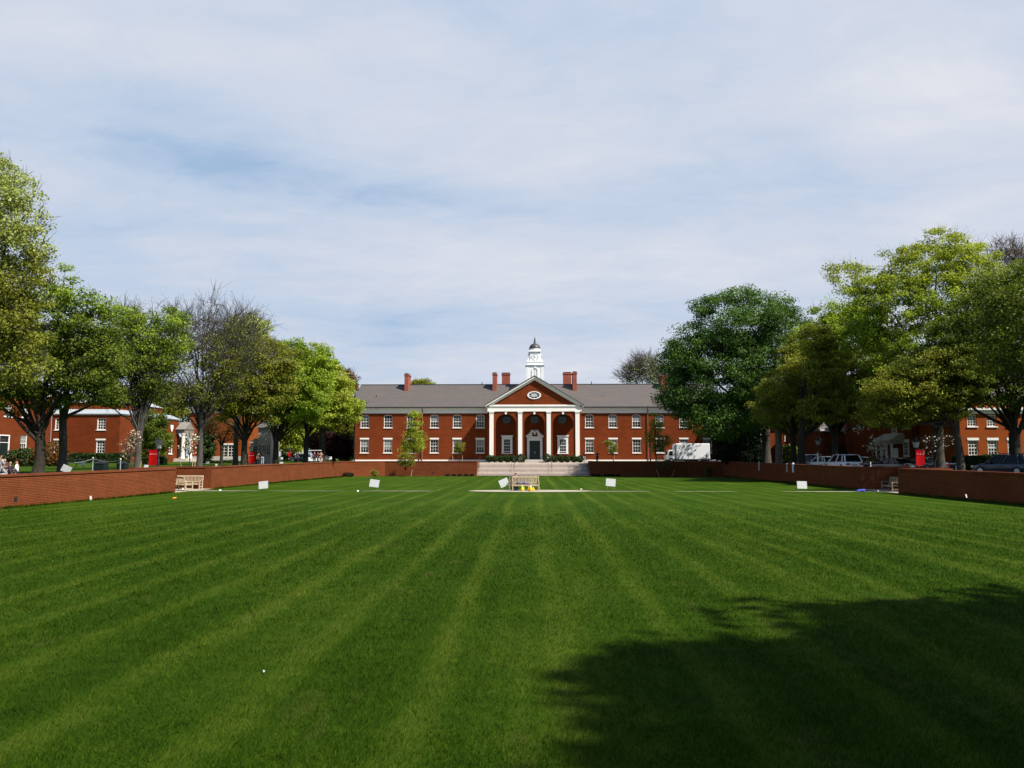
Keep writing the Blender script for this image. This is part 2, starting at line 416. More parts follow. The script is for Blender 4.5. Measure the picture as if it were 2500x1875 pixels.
# slate roof
def slate(name, c1, c2, warm):
    m, t, b = mat_base(name); setb(b, 0.55, 0.35)
    geo = N(t, 'ShaderNodeNewGeometry'); pos = geo.outputs['Position']
    sp = N(t, 'ShaderNodeSeparateXYZ'); t.links.new(pos, sp.inputs[0])
    cmb = N(t, 'ShaderNodeCombineXYZ'); t.links.new(math_n(t, 'ADD', sp.outputs[0], 0), cmb.inputs[0])
    t.links.new(math_n(t, 'MULTIPLY', sp.outputs[2], 1.8), cmb.inputs[1])
    bt = N(t, 'ShaderNodeTexBrick'); t.links.new(cmb.outputs[0], bt.inputs['Vector'])
    bt.inputs['Color1'].default_value = c1 + (1,); bt.inputs['Color2'].default_value = c2 + (1,)
    bt.inputs['Mortar'].default_value = tuple(x * 0.55 for x in c1) + (1,)
    bt.inputs['Scale'].default_value = 1; bt.inputs['Brick Width'].default_value = 0.3; bt.inputs['Row Height'].default_value = 0.25
    bt.inputs['Mortar Size'].default_value = 0.012
    n = noise(t, mapping(t, pos, sc=(0.35, 1, 1.4)), 0.9, 6, 0.65)
    c = mixc(t, ramp(t, n, [(0.5, (0,) * 3), (0.75, (0.6,) * 3)]), bt.outputs['Color'], warm)
    t.links.new(c, b.inputs['Base Color'])
    return m
M['slate'] = slate('slate_roof', (0.088, 0.078, 0.072), (0.105, 0.092, 0.082), (0.14, 0.092, 0.068))
M['bark'] = barkmat('bark_grey_brown', (0.028, 0.024, 0.019), (0.085, 0.074, 0.058))
M['bark_twig'] = barkmat('bark_twig_grey', (0.036, 0.032, 0.027), (0.095, 0.085, 0.075))
M['bark_dark'] = barkmat('bark_dark', (0.014, 0.012, 0.009), (0.045, 0.038, 0.029))
M['bark_pale'] = barkmat('bark_pale', (0.085, 0.075, 0.062), (0.19, 0.17, 0.14))
M['leaf_bright'] = leafmat('leaf_bright_green', (0.10, 0.165, 0.008), (0.34, 0.46, 0.045), 0.42)
M['leaf_dark'] = leafmat('leaf_deep_green', (0.035, 0.062, 0.005), (0.15, 0.20, 0.022), 0.34)
M['leaf_blue'] = leafmat('leaf_bluish_green', (0.024, 0.058, 0.007), (0.105, 0.205, 0.034), 0.32)
M['leaf_olive'] = leafmat('leaf_olive', (0.095, 0.110, 0.009), (0.30, 0.32, 0.04), 0.40)
M['leaf_yellow'] = leafmat('leaf_yellow_green', (0.14, 0.185, 0.012), (0.42, 0.48, 0.06), 0.42)
M['leaf_pale'] = leafmat('leaf_pale_green', (0.22, 0.27, 0.06), (0.50, 0.56, 0.18), 0.4)
M['leaf_orange'] = leafmat('leaf_orange_brown', (0.08, 0.04, 0.008), (0.22, 0.11, 0.025), 0.35)
M['leaf_red'] = leafmat('leaf_dark_red', (0.025, 0.010, 0.010), (0.07, 0.022, 0.02), 0.25)
M['leaf_conifer'] = leafmat('needle_dark', (0.006, 0.014, 0.008), (0.026, 0.036, 0.018), 0.1)
M['leaf_box'] = leafmat('box_leaf', (0.010, 0.022, 0.004), (0.04, 0.07, 0.012), 0.15)
M['petal'] = leafmat('white_petal', (0.42, 0.38, 0.28), (0.82, 0.78, 0.66), 0.3)
M['petal_pink'] = leafmat('pale_petal', (0.3, 0.18, 0.12), (0.7, 0.58, 0.44), 0.3)
G_D, G_M, G_L, G_S = (0.012, 0.034, 0.0014), (0.029, 0.064, 0.0028), (0.066, 0.100, 0.009), (0.115, 0.112, 0.028)
M['lawn'] = grassmat('lawn_grass', True, G_D, G_M, G_L, G_S)
M['blade'] = grassmat('lawn_blades', True, G_D, G_M, G_L, G_S, bumpy=False, blade=True)
M['grass'] = grassmat('terrace_grass', False, G_D, G_M, G_L, G_S)
# ------------------------------------------------------------------ the ground levels
def lawn_z(y): return -0.35 - 0.0042 * max(y, -25)
def wall_top(y): return 1.05 + 0.0021 * y
def gz(x, y):
    if x < 0: base = 0.88
    else: base = 0.45
    t = min(max((y - 98) / 14.0, 0), 1)
    if x > 0 and x < 25.9: t = 1.0 if y > 100 else t
    return base * (1 - t) + 0.95 * t

# ------------------------------------------------------------------ vegetation
def leaves_mesh(name, pts, size, mat, rng, tint=None, up=0.5, out=None, aspect=1.6, parent=None, extra=None):
    """many small leaf shaped faces at pts (n,3)"""
    n = len(pts)
    nrm = rng.normal(size=(n, 3)); nrm /= np.linalg.norm(nrm, axis=1)[:, None] + 1e-9
    nrm[:, 2] = nrm[:, 2] * 0.8 + up
    if out is not None: nrm += 0.5 * out
    nrm /= np.linalg.norm(nrm, axis=1)[:, None] + 1e-9
    a = rng.normal(size=(n, 3)); a -= (a * nrm).sum(1)[:, None] * nrm
    a /= np.linalg.norm(a, axis=1)[:, None] + 1e-9
    b = np.cross(nrm, a)
    s = (np.asarray(size) * rng.uniform(0.65, 1.35, n))[:, None]
    h = s * 0.5 * aspect; w = s * 0.5
    bend = nrm * s * rng.uniform(-0.25, 0.1, n)[:, None]
    v = np.empty((n, 4, 3))
    v[:, 0] = pts - a * h; v[:, 1] = pts + b * w + bend; v[:, 2] = pts + a * h; v[:, 3] = pts - b * w + bend
    v = v.reshape(-1, 3)
    tint = rng.uniform(0, 1, n) if tint is None else tint
    V = v; nf = n
    lv = np.arange(4 * n, dtype=np.int32)
    ls = np.arange(0, 4 * n, 4, dtype=np.int32); lt = np.full(n, 4, np.int32)
    me = bpy.data.meshes.new(name)
    me.vertices.add(len(V)); me.vertices.foreach_set('co', V.astype(np.float32).ravel())
    me.loops.add(len(lv)); me.loops.foreach_set('vertex_index', lv)
    me.polygons.add(nf); me.polygons.foreach_set('loop_start', ls); me.polygons.foreach_set('loop_total', lt)
    me.update(calc_edges=True)
    at = me.attributes.new('tint', 'FLOAT', 'FACE'); at.data.foreach_set('value', np.clip(tint, 0, 1).astype(np.float32))
    me.materials.append(mat)
    o = bpy.data.objects.new(name, me); COL.objects.link(o)
    if parent is not None: o.parent = parent
    return o

class Tubes:
    def __init__(s): s.v = []; s.f = []; s.n = 0
    def add(s, P, rad, k):
        P = np.asarray(P, float); m = len(P)
        d = np.gradient(P, axis=0); d /= np.linalg.norm(d, axis=1)[:, None] + 1e-9
        ref = np.array([0.37, 0.81, 0.11]) if abs(d[0][2]) > 0.6 else np.array([0, 0, 1.0])
        u = np.cross(d, ref); u /= np.linalg.norm(u, axis=1)[:, None] + 1e-9
        w = np.cross(d, u)
        t = np.arange(k) * 2 * math.pi / k
        V = P[:, None, :] + np.asarray(rad)[:, None, None] * (np.cos(t)[None, :, None] * u[:, None, :] + np.sin(t)[None, :, None] * w[:, None, :])
        s.v.append(V.reshape(-1, 3))
        i = np.arange(m - 1)[:, None] * k; j = np.arange(k)[None, :]; q = (np.arange(k) + 1) % k
        f = np.stack([i + j, i + q[None, :], i + k + q[None, :], i + k + j], -1).reshape(-1, 4) + s.n
        s.f.append(f); s.n += m * k
    def build(s, name, mat, parent):
        V = np.concatenate(s.v); Fc = np.concatenate(s.f).astype(np.int32)
        me = bpy.data.meshes.new(name)
        me.vertices.add(len(V)); me.vertices.foreach_set('co', V.astype(np.float32).ravel())
        me.loops.add(Fc.size); me.loops.foreach_set('vertex_index', Fc.ravel())
        me.polygons.add(len(Fc)); me.polygons.foreach_set('loop_start', np.arange(0, Fc.size, 4, dtype=np.int32))
        me.polygons.foreach_set('loop_total', np.full(len(Fc), 4, np.int32))
        me.polygons.foreach_set('use_smooth', [True] * len(Fc))
        me.update(calc_edges=True); me.materials.append(mat)
        o = bpy.data.objects.new(name, me); COL.objects.link(o); o.parent = parent
        return o

def bez(a, c, b, n, rng=None, jit=0.0):
    t = np.linspace(0, 1, n)[:, None]
    P = (1 - t) ** 2 * a + 2 * t * (1 - t) * c + t * t * b
    if rng is not None and jit > 0:
        j = rng.normal(size=(n, 3)) * jit; j[0] = 0; j[-1] = 0
        P = P + j
    return P

def tree(label, cat, base, blobs, d, n_sub, leaves, leaf_size, leaf, bark='bark', r0=0.3, fork=2.5, limbs=8, seed=1,
         depth=0.85, sub_r=0.8, twigs=3, twig_len=1.0, name='tree', group=None, tintspread=0.3, lean=0.0, stiff=0.5, flat=0.6,
         bare_top=0.0, trunk_pts=None, twig_r=0.012, shell=2.0, leaf2=None, up=0.5, world=False):
    """blobs: [(px,py,rx,ry)] seen from the lawn at distance d -> ellipsoids of foliage of that real size"""
    rng = np.random.default_rng(seed)
    if not world: n_sub, leaves, leaf_size = int(n_sub * 1.3), int(leaves * 2.5), leaf_size * 0.72
    if not world and limbs >= 9: limbs = int(limbs * 1.35)
    base = np.array(base, float)
    E = []
    for b in blobs:
        if world: E.append((np.array(b[:3], float), np.array(b[3:6], float))); continue
        c = W(b[0], b[1], d); k = d / F
        rx, rz = b[2] * k * 1.03, b[3] * k * 1.03
        ry = 0.5 * (rx + rz) * depth
        oy = b[4] if len(b) > 4 else rng.uniform(-0.3, 0.3) * ry
        E.append((c + np.array([0, oy, 0]), np.array([rx, ry, rz])))
    wts = np.array([(e[1].prod()) ** 0.72 for e in E]); wts /= wts.sum()
    idx = rng.choice(len(E), n_sub, p=wts)
    dirs = rng.normal(size=(n_sub, 3)); dirs /= np.linalg.norm(dirs, axis=1)[:, None]
    rr = rng.uniform(0, 1, n_sub) ** (1.0 / (1.6 * shell))
    C = np.array([E[i][0] for i in idx]) + dirs * rr[:, None] * np.array([E[i][1] for i in idx])
    mid = C.mean(0)
    root = thing(name, label, cat, base, 0, group)
    T = Tubes()
    fk = base + np.array([lean * fork, 0, fork])
    # trunk with root flare
    tp = [base + np.array([0, 0, -0.25]), base + np.array([0, 0, 0.25]), base + np.array([lean * 0.4, 0, fork * 0.4]) + rng.normal(size=3) * 0.04, fk]
    T.add(np.array(tp), [r0 * 1.55, r0 * 1.12, r0 * 0.95, r0 * 0.9], 10)
    # limbs: far apart targets in the crown
    tg = [int(np.argmax(C[:, 2]))]
    dm = np.linalg.norm(C - C[tg[0]], axis=1)
    while len(tg) < min(limbs, n_sub):
        j = int(np.argmax(dm)); tg.append(j); dm = np.minimum(dm, np.linalg.norm(C - C[j], axis=1))
    nodes = []; nrad = []; own = []
    for li, j in enumerate(tg):
        end = fk + (C[j] - fk) * 0.93
        start = fk + np.array([rng.uniform(-1, 1) * r0 * 0.5, rng.uniform(-1, 1) * r0 * 0.5, rng.uniform(-0.45, 0.05) * min(fork * 0.3, 1.0)])
        hv = end - fk
        ctrl = fk + np.array([hv[0] * (0.5 - 0.3 * stiff), hv[1] * (0.5 - 0.3 * stiff), hv[2] * (0.5 + 0.18 * stiff)])
        L = np.linalg.norm(hv); n = max(6, int(L / 1.0))
        P = bez(start, ctrl, end, n, rng, 0.035 * L / n * 3)
        rl = r0 * rng.uniform(0.30, 0.5) * (0.8 if limbs > 12 else 1.1)
        rad = rl * (1 - np.linspace(0, 1, n)) ** 0.8 * 0.95 + 0.018
        T.add(P, rad, 7)
        nodes.append(P[1:]); nrad.append(rad[1:]); own += [li] * (n - 1)
    nd = np.concatenate(nodes); nr = np.concatenate(nrad)
    # secondary branches to every foliage cluster, longest first grow from the limbs
    order = np.argsort(np.linalg.norm(C - fk, axis=1))
    pool = nd.copy(); prad = nr.copy()
    for j in order:
        c = C[j]
        dv = c - pool
        cost = np.linalg.norm(dv, axis=1) + np.where(dv[:, 2] < 0, -dv[:, 2] * 1.6, 0)
        q = int(np.argmin(cost)); a = pool[q]
        L = np.linalg.norm(c - a)
        if L < 0.15: continue
        n = 5
        ctrl = a + (c - a) * 0.5 + np.array([0, 0, 0.16 * L])
        P = bez(a, ctrl, c, n, rng, 0.03 * L)
        rs = min(prad[q] * 0.75, 0.02 + 0.016 * L)
        rad = rs * (1 - np.linspace(0, 0.8, n)) + 0.004
        T.add(P, rad, 5)
        pool = np.concatenate([pool, P[2:]]); prad = np.concatenate([prad, rad[2:]])
        ax = (c - a) / L
        for _ in range(twigs):
            dd = ax * 0.7 + rng.normal(size=3) * 0.55 + np.array([0, 0, 0.35]); dd /= np.linalg.norm(dd)
            s = P[rng.integers(2, 5)]; ln = twig_len * rng.uniform(0.6, 1.25)
            e = s + dd * ln
            Q = bez(s, s + dd * ln * 0.5 + rng.normal(size=3) * 0.1 * ln, e, 4)
            T.add(Q, [twig_r, twig_r * 0.8, twig_r * 0.6, twig_r * 0.4], 3)
            if bare_top > 0:
                for __ in range(2):
                    s2 = Q[rng.integers(1, 3)]; d2 = dd + rng.normal(size=3) * 0.4; d2 /= np.linalg.norm(d2)
                    e2 = s2 + d2 * ln * 0.7
                    T.add(np.array([s2, (s2 + e2) / 2 + rng.normal(size=3) * 0.03 * ln, e2]), [twig_r * 0.6, twig_r * 0.5, twig_r * 0.35], 3)
    T.v = [v - base for v in T.v]
    T.build('trunk', M[bark], root)
    # foliage
    if leaves > 0:
        amt = rng.uniform(0.45, 1.5, n_sub)
        if bare_top > 0:
            zz = (C[:, 2] - C[:, 2].min()) / (np.ptp(C[:, 2]) + 1e-6)
            amt *= np.clip(1.25 - bare_top * zz * 1.6, 0.0, 1.5)
        m = np.maximum(0, (leaves / n_sub * amt)).astype(int)
        ii = np.repeat(np.arange(n_sub), m); n = len(ii)
        g = rng.normal(size=(n, 3)); g /= np.linalg.norm(g, axis=1)[:, None]
        rad = rng.uniform(0, 1, n) ** 0.5
        sr = sub_r * rng.uniform(0.7, 1.35, n_sub)
        off = g * rad[:, None] * sr[ii][:, None]; off[:, :2] *= 1.12; off[:, 2] *= flat
        P = C[ii] + off - base
        cl = rng.uniform(0, 1, n_sub)
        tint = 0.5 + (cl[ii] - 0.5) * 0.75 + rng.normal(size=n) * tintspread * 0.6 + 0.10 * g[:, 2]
        out = (C[ii] - mid); out /= np.linalg.norm(out, axis=1)[:, None] + 1e-6
        out = 0.5 * out + g * 0.5
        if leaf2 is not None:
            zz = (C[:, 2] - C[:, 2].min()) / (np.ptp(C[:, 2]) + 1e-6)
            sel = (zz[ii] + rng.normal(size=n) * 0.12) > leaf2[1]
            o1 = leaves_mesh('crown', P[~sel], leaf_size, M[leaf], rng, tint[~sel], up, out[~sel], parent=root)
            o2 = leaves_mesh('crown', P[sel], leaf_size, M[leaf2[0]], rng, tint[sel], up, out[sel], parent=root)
        else:
            leaves_mesh('crown', P, leaf_size, M[leaf], rng, tint, up, out, parent=root)
    return root

def shrub(label, cat, c, r, leaf, n=900, size=0.08, seed=1, name='shrub', group=None, flat=False, bumps=5, stem=None):
    """rounded bush of small leaves with a twiggy heart; c is its foot"""
    rng = np.random.default_rng(seed)
    c = np.array(c, float); rx, ry, rz = r
    root = thing(name, label, cat, c, 0, group)
    g = rng.normal(size=(n, 3)); g /= np.linalg.norm(g, axis=1)[:, None]
    lump = np.zeros(n)
    for _ in range(bumps):
        q = rng.normal(size=3); q /= np.linalg.norm(q)
        lump += 0.16 * np.exp(-((g - q) ** 2).sum(1) * 3)
    rad = (0.82 + lump) * rng.uniform(0.72, 1.05, n)
    P = g * rad[:, None] * np.array([rx, ry, rz]); P[:, 2] += rz * 0.95; P[:, 2] = np.maximum(P[:, 2], 0.03)
    tint = 0.45 + rng.normal(size=n) * 0.22
    leaves_mesh('foliage', P, size, M[leaf], rng, tint, 0.35, g, parent=root)
    T = Tubes()
    for _ in range(9):
        e = rng.normal(size=3) * np.array([rx, ry, 0.3 * rz]) * 0.45 + np.array([0, 0, rz * rng.uniform(1.0, 1.6)])
        T.add(bez(np.array([0, 0, -0.1]), np.array([e[0] * .3, e[1] * .3, e[2] * .6]), e, 5), np.linspace(0.03, 0.008, 5) * max(rz, 0.4), 5)
    T.build('stem', M['bark_dark'], root)
    return root

def hedge(label, x0, x1, y0, y1, z0, z1, leaf, n, size, seed=1, name='hedge', group=None):
    rng = np.random.default_rng(seed)
    root = thing(name, label, 'hedge', ((x0 + x1) / 2, (y0 + y1) / 2, z0), 0, group)
    hx, hy, hz = abs(x1 - x0) / 2, abs(y1 - y0) / 2, (z1 - z0)
    P = rng.uniform(-1, 1, (n, 3)); ax = rng.choice(3, n, p=[0.12, 0.5, 0.38])
    r = np.arange(n)
    P[r, ax] = np.sign(P[r, ax]) * rng.uniform(0.85, 1.03, n)
    g = np.zeros((n, 3)); g[r, ax] = np.sign(P[r, ax])
    P[:, 0] *= hx; P[:, 1] *= hy; P[:, 2] = (P[:, 2] + 1) / 2 * hz
    P[:, 2] += 0.06 * np.sin(P[:, 0] * 2.1) + 0.05 * np.sin(P[:, 0] * 5.3 + 1)
    P[:, 2] = np.maximum(P[:, 2], 0.02)
    leaves_mesh('foliage', P, size, M[leaf], rng, 0.45 + rng.normal(size=n) * 0.22, 0.4, g, parent=root)
    mb = MB(); k = max(2, int(hx * 2 / 1.2))
    for i in range(k + 1):
        x = -hx * 0.95 + 1.9 * hx * i / k
        for s in (-1, 1): mb.tube([(x, 0, -0.1), (x + 0.1, s * hy * 0.3, hz * 0.5), (x + 0.15, s * hy * 0.5, hz * 0.85)], [0.04, 0.03, 0.01], 5)
    mb.build('stem', M['bark_dark'], root)
    return root
# ------------------------------------------------------------------ ground, lawn, paths
WX0 = 25.5                      # inner faces of the long garden walls
AL0, AL1, ALX = 56.1, 62.4, 28.4        # the bench alcoves
STX0, STX1 = -7.75, 7.95
FRONT = 110.2
def grid(name, xs, ys, zf, mat, skip=None, kind='structure', sub=1):
    mb = MB(); 
    for i in range(len(xs) - 1):
        for j in range(len(ys) - 1):
            xm, ym = (xs[i] + xs[i + 1]) / 2, (ys[j] + ys[j + 1]) / 2
            if skip and skip(xm, ym): continue
            q = [(xs[i], ys[j]), (xs[i + 1], ys[j]), (xs[i + 1], ys[j + 1]), (xs[i], ys[j + 1])]
            mb.add([(x, y, zf(x, y)) for x, y in q], [(0, 1, 2, 3)])
    o = mb.build(name, mat); tag(o, kind=kind)
    return o
def pit(x, y):
    if -22 < y < FRONT + 0.4 and abs(x) < 25.9: return True
    if AL0 - 0.4 < y < AL1 + 0.4 and abs(x) < ALX + 0.4: return True
    if FRONT < y < 113.7 and STX0 < x < STX1: return True
    return False
GX = [-900, -300, -150, -90, -70, -55, -45, -36, -ALX - 0.4, -25.9, STX0, STX1, 25.9, ALX + 0.4, 36, 45, 55, 70, 90, 150, 300, 900]
GY = [-300, -60, -22, 0, 20, 40, AL0 - 0.4, AL1 + 0.4, 80, 98, 105, FRONT, FRONT + 0.4, 113.7, 120, 128, 145, 180, 250, 500, 1200]
def gzc(x, y):
    if -25.9 <= x <= 25.9: return 0.95 if y >= 100 else 0.5
    return gz(x, y)
grid('ground', GX, GY, gzc, M['grass'], pit)
grid('lawn', [-25.9, -16, -8, 0, 8, 16, 25.9], [-22, 0, 20, 40, 60, 80, 100, FRONT + 0.05], lambda x, y: lawn_z(y), M['lawn'])
# soil strip at the foot of the front wall
grid('soil', [-20.7, -14, STX0 - 0.4], [FRONT - 1.25, FRONT - 0.1], lambda x, y: lawn_z(y) + 0.02, M['mulch'])
grid('soil', [STX1 + 0.4, 14, 21.5], [FRONT - 1.25, FRONT - 0.1], lambda x, y: lawn_z(y) + 0.02, M['mulch'])
# the cross path of the lawn with its round middle
mb = MB(); zl = lawn_z(59) + 0.02
rp = random.Random(4)
def strip_(pa, pb, w0, w1):
    """ragged edged stretch of path, overgrown at its borders"""
    xa, xb = WX(pa, 58.8), WX(pb, 58.8); n = 18; y0s = []; y1s = []
    for i in range(n + 1):
        w = w0 + (w1 - w0) * i / n; f = math.sin(math.pi * min(1, max(0, i / n))) ** 0.3
        y0s.append(58.8 - w * f * rp.uniform(0.35, 0.55)); y1s.append(58.8 + w * f * rp.uniform(0.4, 0.55))
    for i in range(n):
        a, b = xa + (xb - xa) * i / n, xa + (xb - xa) * (i + 1) / n
        mb.add([(a, y0s[i], zl), (b, y0s[i + 1], zl), (b, y1s[i + 1], zl), (a, y1s[i], zl)], [(0, 1, 2, 3)])
for q in ((424, 640, 1.1, 0.4), (660, 850, 0.3, 0.3), (880, 1060, 0.35, 0.7), (1400, 1590, 0.8, 0.4), (1640, 1800, 0.35, 0.3), (1900, 2175, 0.5, 1.1)): strip_(*q)
mb.build('path', M['concrete'])['kind'] = 'structure'
mb = MB(); zc_ = zl + 0.004
mb.add([(-0.2 + 4.6 * math.cos(a), 59.2 + 1.75 * math.sin(a), zc_) for a in np.linspace(0, 2 * math.pi, 40, endpoint=False)], [tuple(range(40))])
mb.build('path', M['concrete'])['kind'] = 'structure'
for s in (-1, 1):
    mb = MB(); xa, xb = sorted((s * 25.5, s * ALX))
    mb.box(xa, xb, AL0 - .05, AL1 + .05, zl - 0.1, zl + 0.012)
    mb.build('pavement', M['concrete'])['kind'] = 'structure'
grid('road', [29.5, 36, 42.0], [-60, -22, 0, 20, 40, 62, 80, 98, 105, 112, 126], lambda x, y: gz(x, y) + 0.012, M['asphalt'])
grid('road', [19.0, 29.5], [113.9, 120, 126], lambda x, y: 0.962, M['asphalt'])
grid('pavement', [-29, STX0, STX1, 19.0], [113.7, 120, 127.8], lambda x, y: 0.962, M['concrete'])
grid('path', [-32.4, -31.0], [-10, 30, 60, 98, 112], lambda x, y: gz(x, y) + 0.012, M['concrete'])

# short lawn blades, denser where one can tell them apart
def blades():
    rng = np.random.default_rng(5)
    n = 430000
    d0, d1 = 4.2, 42.0
    u = rng.uniform(0, 1, n)
    d = d0 * (d1 / d0) ** u
    x = rng.uniform(-1, 1, n) * (0.74 * d + 1.2)
    y = d * rng.uniform(0.97, 1.03, n)
    ok = (np.abs(x) < 25.3) & (rng.uniform(0, 1, n) < np.clip((43 - d) / 18, 0, 1)); x, y, d = x[ok], y[ok], d[ok]
    # longer tufts the mower leaves at the foot of the walls
    m = 26000; yt = 30 + 76 * rng.uniform(0, 1, m) ** 1.2; cl = 0.5 + 0.5 * np.sin(yt * 3.1 + np.sin(yt * 1.7) * 3)
    keep = rng.uniform(0, 1, m) < 0.25 + 0.75 * cl
    yt = yt[keep]; m = len(yt)
    xt = np.sign(rng.uniform(-1, 1, m)) * (25.47 - 0.22 * rng.uniform(0, 1, m) ** 2)
    okt = ~((yt > 55.5) & (yt < 63)); xt, yt = xt[okt], yt[okt]
    nb = len(x); x = np.concatenate([x, xt]); y = np.concatenate([y, yt]); d = np.concatenate([d, yt]); n = len(x)
    tuft = np.zeros(n); tuft[nb:] = 1
    wind = np.stack([np.sin(x * math.pi / 0.78) * 0.25 + 0.1, -0.15 + 0.3 * np.sign(np.sin(x * math.pi / 0.78))], 1)
    patchy = 0.75 + 0.5 * np.sin(x * 1.9 + np.sin(y * 1.3) * 2) * np.sin(y * 1.1 + np.sin(x * .7) * 2)
    L = rng.uniform(0.022, 0.062, n) * (0.7 + 0.5 * patchy) * (1 + np.clip(d - 12, 0, 40) * 0.004) * (1 + tuft * 1.6)
    wd = 0.0029 * np.maximum(1.0, d / 8.0) * rng.uniform(0.7, 1.3, n)
    ang = rng.uniform(0, 2 * math.pi, n)
    side = np.stack([np.cos(ang), np.sin(ang)], 1)
    tip = wind * 0.8 + rng.normal(size=(n, 2)) * 0.6
    z = np.array([-0.35 - 0.0042 * yy for yy in y])
    V = np.empty((n, 3, 3))
    V[:, 0, 0] = x - side[:, 0] * wd; V[:, 0, 1] = y - side[:, 1] * wd; V[:, 0, 2] = z - 0.004
    V[:, 1, 0] = x + side[:, 0] * wd; V[:, 1, 1] = y + side[:, 1] * wd; V[:, 1, 2] = z - 0.004
    V[:, 2, 0] = x + tip[:, 0] * L; V[:, 2, 1] = y + tip[:, 1] * L; V[:, 2, 2] = z + L
    me = bpy.data.meshes.new('grass')
    me.vertices.add(3 * n); me.vertices.foreach_set('co', V.astype(np.float32).ravel())
    me.loops.add(3 * n); me.loops.foreach_set('vertex_index', np.arange(3 * n, dtype=np.int32))
    me.polygons.add(n); me.polygons.foreach_set('loop_start', np.arange(0, 3 * n, 3, dtype=np.int32))
    me.polygons.foreach_set('loop_total', np.full(n, 3, np.int32))
    me.update(calc_edges=True)
    t = rng.uniform(0, 0.86, n); t[rng.uniform(0, 1, n) < 0.035] = 1.0
    at = me.attributes.new('tint', 'FLOAT', 'FACE'); at.data.foreach_set('value', t.astype(np.float32))
    me.materials.append(M['blade'])
    o = bpy.data.objects.new('grass', me); COL.objects.link(o)
    tag(o, 'short mown green grass blades of the striped lawn', 'grass', kind='stuff')
blades()

# ------------------------------------------------------------------ garden walls
TH = 0.42
def wall(label, pts, group, side, drains=()):
    """brick wall along the plan polyline pts (inner face), thickness to the outside; base below the lawn"""
    root = thing('garden_wall', label, 'wall', (pts[0][0], pts[0][1], lawn_z(pts[0][1])), 0, group)
    o = root.location
    body = MB(); cop = MB()
    n = len(pts)
    P = [np.array(p, float) for p in pts]
    # offset polyline
    offs = []
    for i in range(n):
        ds = []
        if i > 0: ds.append((P[i] - P[i - 1]) / np.linalg.norm(P[i] - P[i - 1]))
        if i < n - 1: ds.append((P[i + 1] - P[i]) / np.linalg.norm(P[i + 1] - P[i]))
        ns = [np.array([-q[1], q[0]]) * side for q in ds]
        if len(ns) == 1: offs.append(ns[0])
        else:
            m = ns[0] + ns[1]; m /= np.linalg.norm(m)
            offs.append(m / max(0.3, m.dot(ns[0])))
    def strip(mb, a, b, z0f, z1f):
        for i in range(n - 1):
            q = [P[i] + offs[i] * a, P[i + 1] + offs[i + 1] * a, P[i + 1] + offs[i + 1] * b, P[i] + offs[i] * b]
            vs = [(c[0], c[1], z0f(c[1])) for c in q] + [(c[0], c[1], z1f(c[1])) for c in q]
            fs = [(4, 5, 6, 7), (0, 1, 5, 4), (2, 3, 7, 6), (0, 3, 2, 1)]
            if i == 0: fs.append((3, 0, 4, 7))
            if i == n - 2: fs.append((1, 2, 6, 5))
            mb.add(vs, fs)
    strip(body, 0.0, TH, lambda y: lawn_z(y) - 0.4, lambda y: wall_top(y) - 0.11)
    strip(cop, -0.045, TH + 0.045, lambda y: wall_top(y) - 0.11, lambda y: wall_top(y))
    body.build('wall_face', M['brick_wall'], root, off=o)
    cop.build('coping', M['coping'], root, off=o)
    for (x, y, z, ax) in drains:
        mb = MB(); w = 0.11
        if ax == 'x': mb.box(x - 0.02, x + 0.02, y - w, y + w, z - 0.12, z + 0.12)
        else: mb.box(x - w, x + w, y - 0.02, y + 0.02, z - 0.12, z + 0.12)
        mb.build('drain_hole', M['black_metal'], root, off=o)
    return root
def dr(px, py, d): q = W(px, py, d); return q
NEAR = -21.0
wall('sunlit low red brick garden wall at the left edge, nearest the viewer', [(-WX0, NEAR), (-WX0, AL0)], 'brick walls round the lawn', 1,
     [(-WX0, 38.6, float(W(52, 1219, 38.6)[2]), 'x')])
wall('recessed brick wall around the bench corner on the left side', [(-WX0 - TH, AL0 - TH), (-ALX, AL0 - TH), (-ALX, AL1), (-WX0 - TH, AL1)], 'brick walls round the lawn', 1)
yL = 25.5 * F / 440 - 4.2
wall('long sunlit brick garden wall running from the left benches to the far corner', [(-WX0, AL1), (-WX0, yL), (-20.6, FRONT)], 'brick walls round the lawn', 1,
     [(-WX0, 25.5 * F / 595, float(W(705, 1171, 82.5)[2]), 'x'), (-WX0, 25.5 * F / 481, float(W(819, 1157, 102)[2]), 'x')])
wall('brick garden wall below the building, left of the white steps', [(-20.6, FRONT), (STX0 - 0.02, FRONT)], 'brick walls round the lawn', 1,
     [(WX(1058, FRONT), FRONT, WZ(1155, FRONT), 'y')])
wall('brick garden wall below the building, right of the white steps', [(STX1 + 0.02, FRONT), (21.4, FRONT)], 'brick walls round the lawn', 1,
     [(WX(1543, FRONT), FRONT, WZ(1155, FRONT), 'y')])
wall('long shaded brick garden wall with a white board before it on the right', [(21.4, FRONT), (WX0, yL), (WX0, AL1)], 'brick walls round the lawn', 1,
     [(WX0, 25.5 * F / 600, float(W(1900, 1173, 82)[2]), 'x')])
wall('recessed dark brick wall behind the blue cloth on the right side', [(WX0 + TH, AL1), (ALX, AL1), (ALX, AL0 - TH), (WX0 + TH, AL0 - TH)], 'brick walls round the lawn', 1)
wall('shaded low brick garden wall at the right edge, nearest the viewer', [(WX0, AL0), (WX0, NEAR)], 'brick walls round the lawn', 1)

